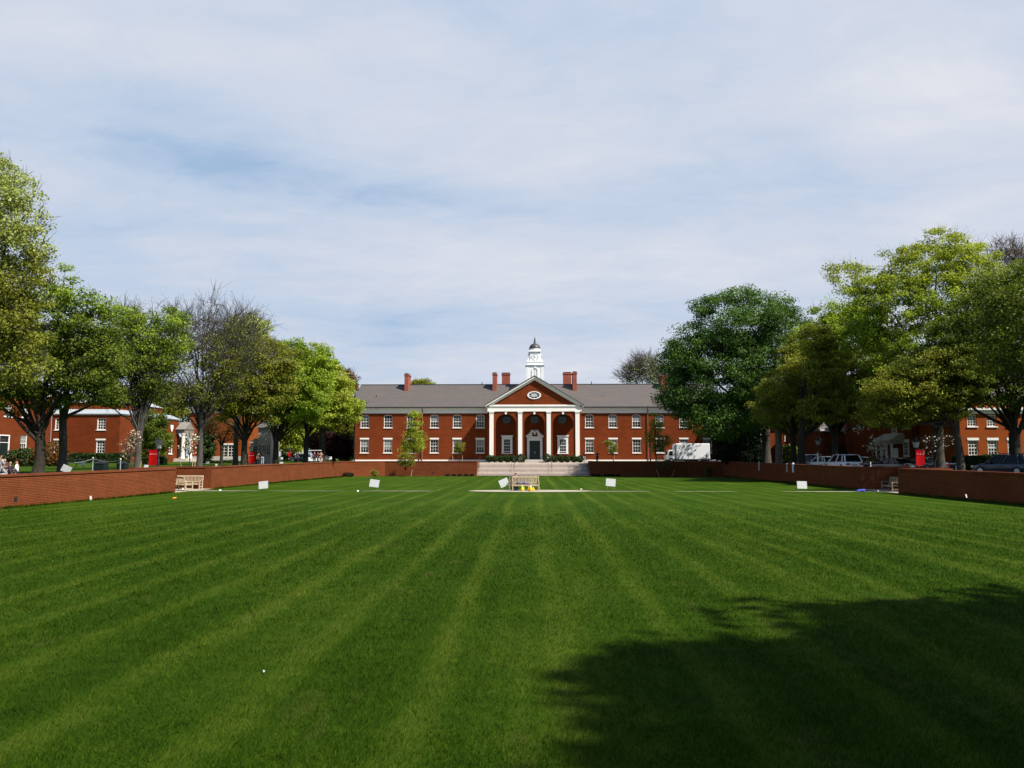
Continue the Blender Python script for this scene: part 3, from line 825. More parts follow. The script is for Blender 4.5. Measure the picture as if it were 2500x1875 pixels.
# ------------------------------------------------------------------ stone steps
st = thing('stone_steps', 'wide pale stone steps rising from the lawn to the building', 'steps', (0.1, FRONT, lawn_z(FRONT)))
n = 10; z0 = lawn_z(FRONT) + 0.0; rise = (0.95 - z0) / n; run = 0.34
for i in range(n):
    mb = MB(); y0 = FRONT + 0.05 + i * run
    mb.box(STX0, STX1, y0, FRONT + 0.05 + n * run + 0.05, z0 + i * rise - (0.3 if i == 0 else 0), z0 + (i + 1) * rise - 0.075)
    mb.build('riser', M['riser'], st, off=st.location)
    mb = MB(); mb.box(STX0 + .003, STX1 - .003, y0 - 0.06, y0 + run + (0.05 if i < n - 1 else 0.1), z0 + (i + 1) * rise - 0.075, z0 + (i + 1) * rise)
    bevel(mb.build('tread', M['step'], st, off=st.location), 0.01)
for s, x in ((-1, STX0), (1, STX1)):
    mb = MB(); xa, xb = sorted((x, x + s * TH))
    mb.box(xa, xb, FRONT + TH, FRONT + n * run + 0.4, z0 - 0.3, wall_top(FRONT) - 0.1)
    mb.box(xa - 0.04, xb + 0.04, FRONT + TH, FRONT + n * run + 0.44, wall_top(FRONT) - 0.1, wall_top(FRONT) + 0.003)
    mb.build('side_wall', M['coping'], st, off=st.location)
for px, lab in ((1170, 'thin black handrail at the left end of the stone steps'), (1255.5, 'thin black handrail on the steps, left of the door axis'),
                (1346.5, 'thin black handrail on the steps, right of the door axis'), (1433, 'thin black handrail at the right end of the stone steps')):
    x = WX(px, 112)
    hr = thing('handrail', lab, 'handrail', (x, FRONT + 0.3, z0), 0, 'handrails of the stone steps')
    mb = MB()
    ya, yb = FRONT + 0.35, FRONT + n * run + 0.1
    mb.tube([(x, ya - 0.25, z0 + rise + 0.80), (x, ya, z0 + rise + 0.95), (x, yb, 0.95 + 0.95), (x, yb + 0.3, 0.95 + 0.95)], 0.028, 6)
    mb.build('rail', M['black_metal'], hr, off=hr.location)
    for y, zb in ((ya, z0 + rise), ((ya + yb) / 2, z0 + 5 * rise), (yb + 0.25, 0.95)):
        mb = MB(); mb.tube([(x, y, zb - 0.05), (x, y, zb + 0.95)], 0.022, 6); mb.build('post', M['black_metal'], hr, off=hr.location)
# ------------------------------------------------------------------ windows
def sash_window(parent, cx, y, z0, z1, w, arched=False, blind=0.0, lintel=True, cols=3, rows=4, sill=True, brick_m=None, axis='y', face=-1, off=(0, 0, 0), fw_=0.09, mull=0.028, white='white', holes=None, rec=0.13):
    """a window in a wall whose outer face is at y (axis 'y') or x=y (axis 'x'); face: outward sign"""
    s = face
    if holes is None: rec = -0.06
    else: holes.append((cx - w / 2, cx + w / 2, z0, z1, 0.16 if arched else 0.0))
    face_y = y; y = y - s * rec
    def put(mb, name, mat, par):
        if axis == 'x': mb.v = [(b, a, c) for a, b, c in mb.v]; mb.f = [f[::-1] for f in mb.f]
        return mb.build(name, mat, par, off=off)
    def Y(a, b): return tuple(sorted((y + s * a, y + s * b)))
    x0, x1 = cx - w / 2, cx + w / 2
    fr = MB()
    ya, yb = Y(0.05, -0.06)
    fr.box(x0, x0 + fw_, ya, yb, z0, z1); fr.box(x1 - fw_, x1, ya, yb, z0, z1)
    fr.box(x0 + fw_, x1 - fw_, ya, yb, z0, z0 + fw_)
    if not arched: fr.box(x0 + fw_, x1 - fw_, ya, yb, z1 - fw_, z1)
    else:
        seg = 10; rise = 0.16
        for i in range(seg):
            a, b = i / seg, (i + 1) / seg
            xa, xb = x0 + w * a, x0 + w * b
            za, zb = z1 - fw_ + rise * math.sin(math.pi * a), z1 - fw_ + rise * math.sin(math.pi * b)
            fr.prism([(xa, za), (xb, zb), (xb, zb + fw_), (xa, za + fw_)], ya, yb)
    mid = (z0 + z1) / 2
    ya, yb = Y(0.02, -0.05)
    fr.box(x0 + fw_, x1 - fw_, ya, yb, mid - 0.04, mid + 0.04)
    ya, yb = Y(0.008, -0.045)
    gw = w - 2 * fw_
    for i in range(1, cols): x = x0 + fw_ + gw * i / cols; fr.box(x - mull / 2, x + mull / 2, ya, yb, z0 + fw_, z1 - (fw_ if not arched else 0.02))
    ya, yb = Y(0.005, -0.042)
    for i in range(1, rows):
        if rows % 2 == 0 and i == rows // 2: continue
        z = z0 + fw_ + (z1 - z0 - 2 * fw_) * i / rows; fr.box(x0 + fw_, x1 - fw_, ya, yb, z - mull / 2, z + mull / 2)
    o = put(fr, 'window', M[white], parent)
    g = MB(); ya, yb = Y(-0.03, -0.055)
    g.box(x0 + 0.03, x1 - 0.03, ya, yb, z0 + 0.03, z1 - 0.03 + (0.08 if arched else 0)); put(g, 'pane', M['glass'], o)
    if blind > 0:
        g = MB(); ya, yb = Y(-0.012, -0.02); zt = z1 - fw_ + (0.05 if arched else 0)
        g.box(x0 + fw_, x1 - fw_, ya, yb, zt - blind * (z1 - z0 - 2 * fw_), zt); put(g, 'blind', M['blind'], o)
    if sill:
        y = face_y; g = MB(); ya, yb = Y(0.10, -0.12 if holes is not None else 0.0); g.box(x0 - 0.1, x1 + 0.1, ya, yb, z0 - 0.11, z0 - 0.001); put(g, 'sill', M[white], o)
    if lintel:
        y = face_y; g = MB(); ya, yb = Y(0.05, 0.0); g.box(x0 - 0.08, x1 + 0.08, ya, yb, z1 + 0.005, z1 + 0.25); put(g, 'lintel', M[white], o)
    return o

def pierced(mb, x0, x1, z0, z1, y, face, holes, axis='y', depth=0.3):
    """front layer of a wall with its window openings; the outer face lies at y"""
    ya, yb = sorted((y, y - face * depth))
    xs = sorted({x0, x1} | {h[0] for h in holes} | {h[1] for h in holes}); zs = sorted({z0, z1} | {h[2] for h in holes} | {h[3] + h[4] for h in holes})
    for i in range(len(xs) - 1):
        run = None
        for j in range(len(zs) - 1):
            xm, zm = (xs[i] + xs[i + 1]) / 2, (zs[j] + zs[j + 1]) / 2
            solid = not any(h[0] < xm < h[1] and h[2] < zm < h[3] + h[4] for h in holes)
            if solid and run is None: run = zs[j]
            if run is not None and (not solid or j == len(zs) - 2):
                top = zs[j + 1] if solid else zs[j]
                if axis == 'y': mb.box(xs[i], xs[i + 1], ya, yb, run, top)
                else: mb.box(ya, yb, xs[i], xs[i + 1], run, top)
                run = None
    for h in holes:
        if h[4] <= 0: continue
        w = h[1] - h[0]
        for k in range(10):
            a, b = k / 10, (k + 1) / 10
            mb.prism([(h[0] + w * a, h[3] + h[4] * math.sin(math.pi * a)), (h[0] + w * b, h[3] + h[4] * math.sin(math.pi * b)), (h[0] + w * b, h[3] + h[4]), (h[0] + w * a, h[3] + h[4])], ya, yb, axis=axis)

def arch_wall(mb, x0, x1, z0, z1, ops, y0, y1, axis='y', seg=18):
    """wall from x0 to x1 with round headed openings (cx, half width, spring height)"""
    ops = sorted(ops); edges = []
    def box(a, b, c, d):
        if b - a < 1e-4 or d - c < 1e-4: return
        if axis == 'y': mb.box(a, b, y0, y1, c, d)
        else: mb.box(y0, y1, a, b, c, d)
    cur = x0
    for cx, hw, zs in ops:
        box(cur, cx - hw, z0, z1)
        for i in range(seg):
            a0, a1 = math.pi * (1 - i / seg), math.pi * (1 - (i + 1) / seg)
            p0 = (cx + hw * math.cos(a0), zs + hw * math.sin(a0)); p1 = (cx + hw * math.cos(a1), zs + hw * math.sin(a1))
            mb.prism([p0, p1, (p1[0], z1), (p0[0], z1)], y0, y1, axis=axis)
        cur = cx + hw
    box(cur, x1, z0, z1)

# ------------------------------------------------------------------ the long brick hall
FD = 128.0                     # distance of its front
XL, XR = -29.1, 30.0
HZ = 0.95
XC = 0.36
hall = thing('brick_hall', 'long two storey red brick hall with white arched portico and clock tower beyond the lawn', 'building', (XC, FD, HZ))
ho = hall.location
ZF0, ZF1 = WZ(1008.8, FD), WZ(993.5, FD)     # frieze
ZR = WZ(939, 134.3)                          # ridge
ZB = WZ(1122.3, FD)                          # top of the base course
DEEP = 12.6
ye, yr = FD - 0.45, FD + DEEP / 2
mb = MB(); mb.box(XL - 0.06, XR + 0.06, FD - 0.08, FD + DEEP + 0.06, HZ - 0.3, ZB); mb.build('base_course', M['white'], hall, off=ho)
mb = MB(); mb.box(XL - 0.05, XR + 0.05, FD - 0.10, FD + DEEP, ZF0, ZF1 - 0.38); mb.box(XL - 0.15, XR + 0.15, FD - 0.42, FD + DEEP + .1, ZF1 - 0.38, ZF1 - 0.02)
mb.build('frieze', M['frieze'], hall, off=ho)
mb = MB(); mb.box(XL - 0.25, XR + 0.25, FD - 0.60, FD - 0.43, ZF1 - 0.16, ZF1 + 0.0); mb.build('gutter', M['black_metal'], hall, off=ho)
rf = MB(); t = 0.16
z_e = ZF1 + 0.02; ye = FD - 0.5
rf.prism([(ye, z_e), (yr, ZR), (FD + DEEP + 0.5, z_e), (FD + DEEP + 0.5, z_e - t), (yr, ZR - t), (ye, z_e - t)], XL - 0.35, XR + 0.35, axis='x')
roof = rf.build('roof', M['slate'], hall, off=ho)
mb = MB(); mb.tube([(XL - 0.36, yr, ZR + 0.02), (XR + 0.36, yr, ZR + 0.02)], 0.09, 6); mb.build('ridge', M['black_metal'], roof, off=ho)
def chimney(x0, x1, y0, y1, z1, base_z):
    mb = MB(); mb.box(x0, x1, y0, y1, base_z, z1 - 0.35)
    mb.box(x0 - 0.07, x1 + 0.07, y0 - 0.07, y1 + 0.07, z1 - 0.35, z1 - 0.12)
    c = mb.build('chimney', M['brick_chim'], roof, off=ho)
    mb = MB(); mb.box(x0 + 0.03, x1 - 0.03, y0 + 0.03, y1 - 0.03, z1 - 0.12, z1 + 0.05); mb.build('cap', M['black_metal'], c, off=ho)
    mb = MB(); mb.box(x0 - 0.05, x1 + 0.05, y0 - 0.05, y1, base_z + 0.35, base_z + 0.5); mb.build('flashing', M['brick_chim'], c, off=ho)
for a, b, top, yy in ((985.2, 994.6, 911, 132.3), (1202, 1212, 909.5, 132.3), (1399.5, 1409.6, 907.5, 132.3), (1617.5, 1631, 915, 132.3)):
    chimney(WX(a, yy), WX(b, yy), yy, yy + 3.0, WZ(top, yy), ZR - 2.1)
for a, b, top in ((1225, 1245, 910), (1376, 1396, 909)):
    yy = 137.0; chimney(WX(a, yy), WX(b, yy), yy, yy + 1.0, WZ(top, yy), ZR - 2.6)
for px, py in ((919, 970), (1470, 972), (1177, 937.5), (1444, 936.5)):
    yy = 130.5 if py > 950 else 134.2
    p = W(px, py, yy); mb = MB(); mb.tube([(p[0], yy, p[2] - 0.5), (p[0], yy, p[2] + 0.35)], 0.07, 7); mb.build('vent_pipe', M['black_metal'], roof, off=ho)
# windows of the two wings
wx = [889.4, 946.5, 1002.7, 1059.9, 1115.5, 1172.2, 1439.5, 1497, 1554.7, 1612, 1670, 1728]
zu0, zu1 = WZ(1044.0, FD), WZ(1014.6, FD)
zl0, zl1 = WZ(1105.6, FD), WZ(1072.6, FD)
HOL = []
ub = {3: .55, 5: .45, 6: 0.0, 7: .62, 8: .5, 9: .55, 10: .42, 0: 0.25}
lb = {0: .6, 1: .75, 4: .5, 5: .65, 6: .35, 7: .55, 10: .7, 11: .3}
for i, px in enumerate(wx):
    x = WX(px, FD)
    sash_window(hall, x, FD, zu0, zu1, 1.36, True, ub.get(i, 0), False, off=ho, holes=HOL)
    sash_window(hall, x, FD, zl0, zl1, 1.36, False, lb.get(i, 0), True, off=ho, holes=HOL)
mb = MB(); pierced(mb, XL, XR, ZB, ZF0, FD, -1, HOL)
mb.box(XL, XR, FD + 0.3, FD + DEEP, ZB, ZF0)
# brick dentil course under the frieze
mb.box(XL - 0.02, XR + 0.02, FD - 0.07, FD, ZF0 - 0.16, ZF0)
# gable ends
ye, yr = FD - 0.45, FD + DEEP / 2
for x in (XL, XR - 0.3):
    mb.prism([(FD + 0.01, ZF0), (FD + DEEP - 0.01, ZF0), (FD + DEEP - 0.01, ZF1), (yr, ZR - 0.35), (FD + 0.01, ZF1)], x, x + 0.3, axis='x')
mb.build('wall', M['brick'], hall, off=ho)
# downpipes
for px in (866.5, 1030.5, 1582):
    x = WX(px, FD); mb = MB()
    zt = ZF1 - 0.1
    mb.tube([(x, FD - 0.5, zt), (x, FD - 0.16, zt - 0.7), (x, FD - 0.16, HZ)], 0.075, 7)
    mb.build('downpipe', M['brick_chim'] if px > 900 else M['black_metal'], hall, off=ho)

# ---- portico
PD = 124.2
pz = lambda py: WZ(py, PD)
PX = [WX(p, PD) for p in (1200.0, 1270.0, 1339.9, 1410.2)]
AC = [(PX[0] + PX[1]) / 2, (PX[1] + PX[2]) / 2, (PX[2] + PX[3]) / 2]
ZE0, ZE1 = pz(1004.6), pz(990.5)
FLOOR = 1.40
x0p, x1p = PX[0] - 0.62, PX[3] + 0.62
mb = MB()
arch_wall(mb, x0p, x1p, FLOOR - 0.1, ZE0, [(c, 1.61, pz(1010.3) - 1.61) for c in AC], PD, PD + 0.62)
for xa, xb in ((x0p, x0p + 0.6), (x1p - 0.6, x1p)):
    arch_wall(mb, PD + 0.62, FD, FLOOR - 0.1, ZE0, [(126.55, 1.2, 7.25)], xa, xb, axis='x')
# tympanum
zt0 = pz(988.4)
xa0, xa1 = WX(1184, PD), WX(1425.6, PD); zap = pz(918.8)
mb.prism([(x0p - 0.1, zt0), (x1p + 0.1, zt0), (XC, zap - 0.55)], PD + 0.05, PD + 0.4)
# piers run up to the entablature
port = mb.build('portico', M['brick'], hall, off=ho)
mb = MB(); mb.box(x0p - 0.1, x1p + 0.1, PD - 0.25, FD - 0.05, HZ - 0.2, FLOOR - 0.1 + 0.1); mb.build('floor', M['stone'], port, off=ho)
for i, (hw, dy) in enumerate(((1.9, 1.15), (1.75, 0.85), (1.6, 0.55))):
    mb = MB(); mb.box(AC[1] - hw, AC[1] + hw, PD - 0.25 - dy, PD - 0.25, HZ - 0.1, HZ + 0.13 * (i + 1)); mb.build('door_step', M['stone'], port, off=ho)
mb = MB(); mb.box(x0p + 0.6, x1p - 0.6, PD + 0.62, FD, ZE0 - 0.12, ZE0 + 0.1); mb.build('ceiling', M['stone'], port, off=ho)
en = MB()
en.box(x0p - 0.03, x1p + 0.03, PD - 0.14, FD - 0.02, ZE0, ZE0 + 0.2)
en.box(x0p - 0.02, x1p + 0.02, PD - 0.10, FD - 0.02, ZE0 + 0.2, ZE1 - 0.12)
en.box(x0p - 0.12, x1p + 0.12, PD - 0.22, FD - 0.02, ZE1 - 0.12, ZE1 + 0.06)
en.box(x0p - 0.02, x1p + 0.02, PD - 0.02, FD - 0.02, ZE1 + 0.06, zt0 + 0.02)
en.build('entablature', M['white'], port, off=ho)
for x in PX:
    mb = MB()
    hw = 0.325; z1 = ZE0 - 0.02; zb = pz(1121)
    mb.box(x - hw, x + hw, PD - 0.17, PD, zb + 0.3, z1 - 0.34)
    for dz, gx in ((0.34, 0.02), (0.24, 0.05), (0.14, 0.09)): mb.box(x - hw - gx, x + hw + gx, PD - 0.17 - gx, PD, z1 - dz, z1 - dz + 0.1 + (0.04 if dz == .14 else 0))
    mb.box(x - hw - 0.05, x + hw + 0.05, PD - 0.22, PD, zb + 0.1, zb + 0.3); mb.box(x - hw - 0.1, x + hw + 0.1, PD - 0.27, PD, zb - 0.15, zb + 0.1)
    mb.build('pilaster', M['white'], port, off=ho)
for c in AC:
    zt = pz(1010.3); mb = MB(); mb.prism([(c - 0.13, zt - 0.08), (c + 0.13, zt - 0.08), (c + 0.19, ZE0 - 0.01), (c - 0.19, ZE0 - 0.01)], PD - 0.08, PD + 0.02)
    mb.build('keystone', M['white'], port, off=ho)
# raking cornice and gable roof of the portico
sl = (zap - pz(989)) / (XC - xa0)
rk = MB()
for sgn, xe in ((-1, xa0), (1, xa1)):
    zx = pz(989.5)
    for (o0, o1, yf) in ((0.0, 0.24, PD - 0.42), (0.24, 0.42, PD - 0.22), (0.42, 0.60, PD - 0.10)):
        rk.prism([(xe, zx - o0), (XC, zap - o0), (XC, zap - o1), (xe + (-sgn) * (o1 * 0.55), zx - o1 + (o1 * .55) * sl)], yf, PD + 0.06)
rk.build('raking_cornice', M['white'], port, off=ho)
rf = MB()
rf.prism([(xa0 - 0.06, pz(989.5) - 0.02), (XC, zap + 0.02), (xa1 + 0.06, pz(989.5) - 0.02), (xa1 + 0.10, pz(989.5) + 0.07), (XC, zap + 0.14), (xa0 - 0.10, pz(989.5) + 0.07)], PD - 0.5, FD + 6.0)
rf.build('gable_roof', M['slate'], port, off=ho)
# oval window in the tympanum
oc = (WX(1304.5, PD), pz(964.8)); ry, sx = 0.62, 1.75
mb = MB(); mb.ring(oc, ry - 0.13, ry, PD - 0.06, PD + 0.06, 36, sx)
for k in range(8):
    a = math.pi * k / 4; mb.tube([(oc[0], PD + 0.01, oc[1]), (oc[0] + sx * 0.5 * math.cos(a), PD + 0.01, oc[1] + 0.5 * math.sin(a))], 0.03, 5)
mb.ring(oc, 0.20, 0.25, PD - 0.02, PD + 0.04, 24, sx * 0.9)
ov = mb.build('oval_window', M['white_cool'], port, off=ho)
mb = MB(); mb.disc(oc, ry - 0.10, PD + 0.03, PD + 0.045, 36, sx); mb.build('pane', M['glass'], ov, off=ho)
mb = MB(); mb.tube([(oc[0] - 0.02, PD + 0.03, oc[1] - ry - 0.1), (oc[0] - 0.04, PD - 0.35, oc[1] - ry - 0.38)], 0.04, 6); mb.build('flagpole_socket', M['black_metal'], port, off=ho)
# back wall of the portico: round windows, two framed windows, the door
for px in (1236.5, 1305.3, 1373.4):
    c = (WX(px, FD), WZ(1024, FD)); mb = MB(); mb.ring(c, 0.66, 0.76, FD - 0.08, FD, 32)
    mb.box(c[0] - 0.66, c[0] + 0.66, FD - 0.05, FD - 0.01, c[1] - 0.02, c[1] + 0.02); mb.box(c[0] - 0.02, c[0] + 0.02, FD - 0.055, FD - 0.01, c[1] - 0.66, c[1] + 0.66)
    q = mb.build('round_window', M['black_metal'], port, off=ho)
    mb = MB(); mb.disc(c, 0.67, FD - 0.03, FD - 0.012, 32); mb.build('pane', M['glass'], q, off=ho)
for px in (1238, 1374.2):
    x = WX(px, FD); z0, z1 = WZ(1103.5, FD), WZ(1071.5, FD)
    q = sash_window(port, x, FD - 0.02, z0, z1, 1.16, False, 0, False, 3, 4, False, off=ho, white='white_cool')
    mb = MB()
    for s in (-1, 1): a, b = sorted((x + s * 0.56, x + s * 0.86)); mb.box(a, b, FD - 0.14, FD, z0 - 0.18, z1 + 0.4)
    mb.box(x - 0.56, x + 0.56, FD - 0.135, FD, z1, z1 + 0.4); mb.box(x - 0.98, x + 0.98, FD - 0.25, FD, z1 + 0.4, z1 + 0.58)
    mb.box(x - 0.92, x + 0.92, FD - 0.2, FD, z0 - 0.3, z0 - 0.18)
    mb.build('surround', M['white_cool'], q, off=ho)
x = WX(1305.6, FD); zd = WZ(1076, FD)
mb = MB(); mb.box(x - 0.86, x + 0.86, FD - 0.05, FD, FLOOR, zd)
for s in (-1, 1):
    for za, zb in ((0.2, 0.9), (1.05, 1.9), (2.05, 2.85)): a, b = sorted((x + s * 0.14, x + s * 0.72)); mb.box(a, b, FD - 0.07, FD - 0.05, FLOOR + za, FLOOR + zb)
door = mb.build('door', M['dark_green'], port, off=ho)
for s in (-1, 1):
    mb = MB(); mb.tube([(x + s * 0.07, FD - 0.12, FLOOR + 0.95), (x + s * 0.07, FD - 0.12, FLOOR + 1.3)], 0.025, 6); mb.build('handle', M['silver'], door, off=ho)
mb = MB()
for s in (-1, 1):
    a, b = sorted((x + s * 0.86, x + s * 1.24)); mb.box(a, b, FD - 0.18, FD, FLOOR, zd + 0.55)
    # scroll of the broken pediment
    pts = []
    for k in range(13):
        u = k / 12; pts.append((x + s * (1.42 - 1.0 * u), zd + 0.78 + 0.95 * (u ** 1.6)))
    low = [(p[0], zd + 0.55) for p in pts]
    poly = pts + low[::-1]
    for k in range(12): mb.prism([low[k], low[k + 1], pts[k + 1], pts[k]], FD - 0.2, FD - 0.005)
    mb.tube([(p[0], FD - 0.22, p[1]) for p in pts], 0.08, 6)
    mb.disc((x + s * 0.40, zd + 1.55), 0.2, FD - 0.28, FD - 0.01, 16)
mb.box(x - 0.86, x + 0.86, FD - 0.17, FD, zd, zd + 0.55)
mb.box(x - 1.42, x + 1.42, FD - 0.30, FD, zd + 0.55, zd + 0.70)
mb.build('surround', M['white_cool'], door, off=ho)
mb = MB(); mb.lathe([(0.05, 0), (0.2, 0.03), (0.1, 0.12), (0.26, 0.34), (0.28, 0.52), (0.12, 0.62), (0.18, 0.7), (0.02, 0.86)], (x, FD - 0.22, zd + 0.95), 14)
mb.build('urn', M['frieze'], door, smooth=True, off=ho)
for s in (-1, 1):
    xx = x + s * 1.62
    mb = MB(); mb.tube([(xx, FD - 0.9, FLOOR), (xx, FD - 0.9, FLOOR + 1.0)], 0.03, 6); mb.box(xx - 0.03, xx + 0.03, FD - 2.2, FD - 0.3, FLOOR + 0.95, FLOOR + 1.0)
    mb.build('railing', M['black_metal'], port, off=ho)

# ---- clock tower
TY = 132.2; tx = WX(1306.3, TY); tz = lambda py: WZ(py, TY - 1.4)
hw = 1.42
tw = MB()
z0 = ZR - 2.0; zc = tz(893)
tw.box(tx - hw, tx + hw, TY - hw, TY + hw, z0, zc)
tower = tw.build('clock_tower', M['white_cool'], hall, off=ho)
mb = MB()
for sx_ in (-1, 1):
    for sy_ in (-1, 1):
        for k in range(12):
            zz = z0 + 1.6 + k * 0.38
            if zz + 0.34 > zc: break
            a, b = sorted((tx + sx_ * (hw + 0.04), tx + sx_ * (hw - 0.42))); c_, d_ = sorted((TY + sy_ * (hw + 0.04), TY + sy_ * (hw - 0.42)))
            mb.box(a, b, c_, d_, zz, zz + 0.34)
mb.build('quoins', M['white_cool'], tower, off=ho)
# round headed louvre opening
nz = tz(914); yf = TY - hw
for nm, ax in (('front', 0),):
    mb = MB(); cz = tz(905)
    pts = [(tx + 0.40 * math.cos(math.pi * k / 14), cz + 0.40 * math.sin(math.pi * k / 14)) for k in range(15)]
    mb.prism(pts + [(tx - 0.40, cz - 1.9), (tx + 0.40, cz - 1.9)], yf - 0.012, yf + 0.02)
    lv = mb.build('arched_window', M['frieze'], tower, off=ho)
    mb = MB(); mb_pts = [(0.40, 0.54)]
    for k in range(14):
        a0, a1 = math.pi * k / 14, math.pi * (k + 1) / 14
        mb.prism([(tx + 0.40 * math.cos(a0), cz + 0.40 * math.sin(a0)), (tx + 0.54 * math.cos(a0), cz + 0.54 * math.sin(a0)), (tx + 0.54 * math.cos(a1), cz + 0.54 * math.sin(a1)), (tx + 0.40 * math.cos(a1), cz + 0.40 * math.sin(a1))], yf - 0.09, yf + 0.01)
    for s in (-1, 1): a, b = sorted((tx + s * 0.40, tx + s * 0.54)); mb.box(a, b, yf - 0.09, yf + 0.01, cz - 1.9, cz)
    mb.box(tx - 0.1, tx + 0.1, yf - 0.12, yf, cz + 0.42, cz + 0.7)
    mb.build('frame', M['white_cool'], lv, off=ho)
    mb = MB(); mb.tube([(tx, yf - 0.03, cz - 1.9), (tx, yf - 0.03, cz + 0.38)], 0.02, 5)
    for k in range(5): mb.box(tx - 0.38, tx + 0.38, yf - 0.03, yf - 0.012, cz - 1.6 + 0.35 * k, cz - 1.57 + 0.35 * k)
    mb.build('bars', M['white_cool'], lv, off=ho)
mb = MB()
for e, za, zb in ((0.10, zc, zc + 0.10), (0.17, zc + 0.10, zc + 0.2), (0.10, zc + 0.2, zc + 0.26)): mb.box(tx - hw - e, tx + hw + e, TY - hw - e, TY + hw + e, za, zb)
mb.build('cornice', M['white_cool'], tower, off=ho)
zp = tz(883); hp = 1.28
mb = MB(); mb.box(tx - hp, tx + hp, TY - hp, TY + hp, zc + 0.26, zp - 0.08); mb.box(tx - hp - 0.07, tx + hp + 0.07, TY - hp - 0.07, TY + hp + 0.07, zp - 0.08, zp); mb.build('pedestal', M['white_cool'], tower, off=ho)
zk = tz(859.5); hk = 0.86
mb = MB(); mb.box(tx - hk, tx + hk, TY - hk, TY + hk, zp, zk)
mb.box(tx - hk + 0.12, tx + hk - 0.12, TY - hk - 0.04, TY - hk, zp + 0.2, zk - 0.25)
mb.build('clock_stage', M['white_cool'], tower, off=ho)
# scrolled buttresses at the four sides
H = zk - zp
for sx_, sy_ in ((-1, -1), (1, -1), (-1, 1), (1, 1)):
    mb = MB(); prof = []
    for k in range(15):
        u = k / 14
        prof.append((0.02 + 0.42 * (0.5 + 0.5 * math.cos(math.pi * min(1, u * 1.05))) + 0.06 * math.sin(math.pi * u * 2.2), u * (H - 0.15)))
    for k in range(14):
        p, q = prof[k], prof[k + 1]
        xs = tx + sx_ * (hk - 0.02)
        mb.prism([(xs, zp + p[1]), (xs + sx_ * p[0], zp + p[1]), (xs + sx_ * q[0], zp + q[1]), (xs, zp + q[1])], TY + sy_ * 0.62 - 0.16, TY + sy_ * 0.62 + 0.16)
    mb.disc((tx + sx_ * (hk + 0.10), zk - 0.26), 0.17, TY + sy_ * 0.62 - 0.18, TY + sy_ * 0.62 + 0.18, 14)
    mb.disc((tx + sx_ * (hk + 0.34), zp + 0.2), 0.16, TY + sy_ * 0.62 - 0.18, TY + sy_ * 0.62 + 0.18, 14)
    mb.build('scroll', M['white_cool'], tower, off=ho)
cf = (tx, tz(871.3)); yc = TY - hk - 0.04
mb = MB(); mb.disc(cf, 0.60, yc - 0.03, yc, 36); clock = mb.build('clock', M['white_cool'], tower, off=ho)
mb = MB()
for k in range(12):
    a = math.pi * k / 6; u = Vector((math.sin(a), 0, math.cos(a))); r_ = Matrix.Rotation(a, 3, 'Y')
    mb.cbox((cf[0] + 0.50 * u.x, yc - 0.04, cf[1] + 0.50 * u.z), (0.055, 0.02, 0.13), r_)
    if k in (0, 3, 4, 6, 8, 9, 11): 
        mb.cbox((cf[0] + 0.50 * u.x + 0.045 * u.z, yc - 0.041, cf[1] + 0.50 * u.z - 0.045 * u.x), (0.03, 0.02, 0.13), r_)
mb.build('numerals', M['black_metal'], clock, off=ho)
for a, L, w in ((R(318), 0.30, 0.045), (R(212), 0.44, 0.035)):
    mb = MB(); u = Vector((math.sin(a), 0, math.cos(a)))
    mb.cbox((cf[0] + u.x * (L / 2 - 0.06), yc - 0.06, cf[1] + u.z * (L / 2 - 0.06)), (w, 0.015, L + 0.12), Matrix.Rotation(a, 3, 'Y')); mb.build('hand', M['black_metal'], clock, off=ho)
mb = MB()
for e, za, zb in ((0.04, 0, 0.12), (0.20, 0.12, 0.24), (0.10, 0.24, 0.36)): mb.box(tx - hk - e, tx + hk + e, TY - hk - e, TY + hk + e, zk + za, zk + zb)
mb.lathe([(0.98, 0), (1.0, 0.05), (0.98, 0.3), (0.95, 0.32)], (tx, TY, zk + 0.36), 28)
mb.build('upper_cornice', M['white_cool'], tower, off=ho)
zd0 = zk + 0.64; hd = tz(836) - zd0
prof = [(0.98 * math.cos(math.pi / 2 * u * 0.93), hd * math.sin(math.pi / 2 * u)) for u in np.linspace(0, 1, 10)]
prof[-1] = (0.26, hd)
ztip = tz(818.5) - zd0
prof += [(0.22, hd + 0.06), (0.20, hd + 0.12), (0.13, hd + 0.5 * (ztip - hd)), (0.08, hd + 0.8 * (ztip - hd)), (0.0, ztip)]
mb = MB(); mb.lathe(prof, (tx, TY, zd0), 28); mb.build('dome', M['dome'], tower, smooth=True, off=ho)
# ------------------------------------------------------------------ buildings on the left
def block(name, parent, x0, x1, y0, y1, z0, z1, mat, off):
    mb = MB(); mb.box(x0, x1, y0, y1, z0, z1); return mb.build(name, M[mat], parent, off=off)
LD = 118.0
xl, xr = -73.0, WX(292, LD, 1050)
zc0 = WZ(1013, LD, 240)
lib = thing('brick_library', 'brick building with a pale metal roof edge and twelve pane windows behind the left terrace', 'building', (xr, LD, 0.9))
o = lib.location
LH, LS = [], []
mb = MB(); mb.box(xl, xr + 0.12, LD - 0.12, 138.1, zc0, zc0 + 0.18); mb.build('cornice', M['white'], lib, off=o)
mb = MB(); mb.frustum((xl, xr + 0.25, LD - 0.25, 138.2), (xl, xr - 1.5, LD + 1.5, 138.2), zc0 + 0.18, zc0 + 0.95)
x = xl + 0.4
while x < xr - 1.4: mb.tube([(x, LD - 0.24, zc0 + 0.19), (x, LD + 1.5, zc0 + 0.97)], 0.035, 4); x += 0.55
mb.build('roof_edge', M['roof_white'], lib, off=o)
zA = WZ(985, LD + 5, 240); zB_ = WZ(964, LD + 6, 240)
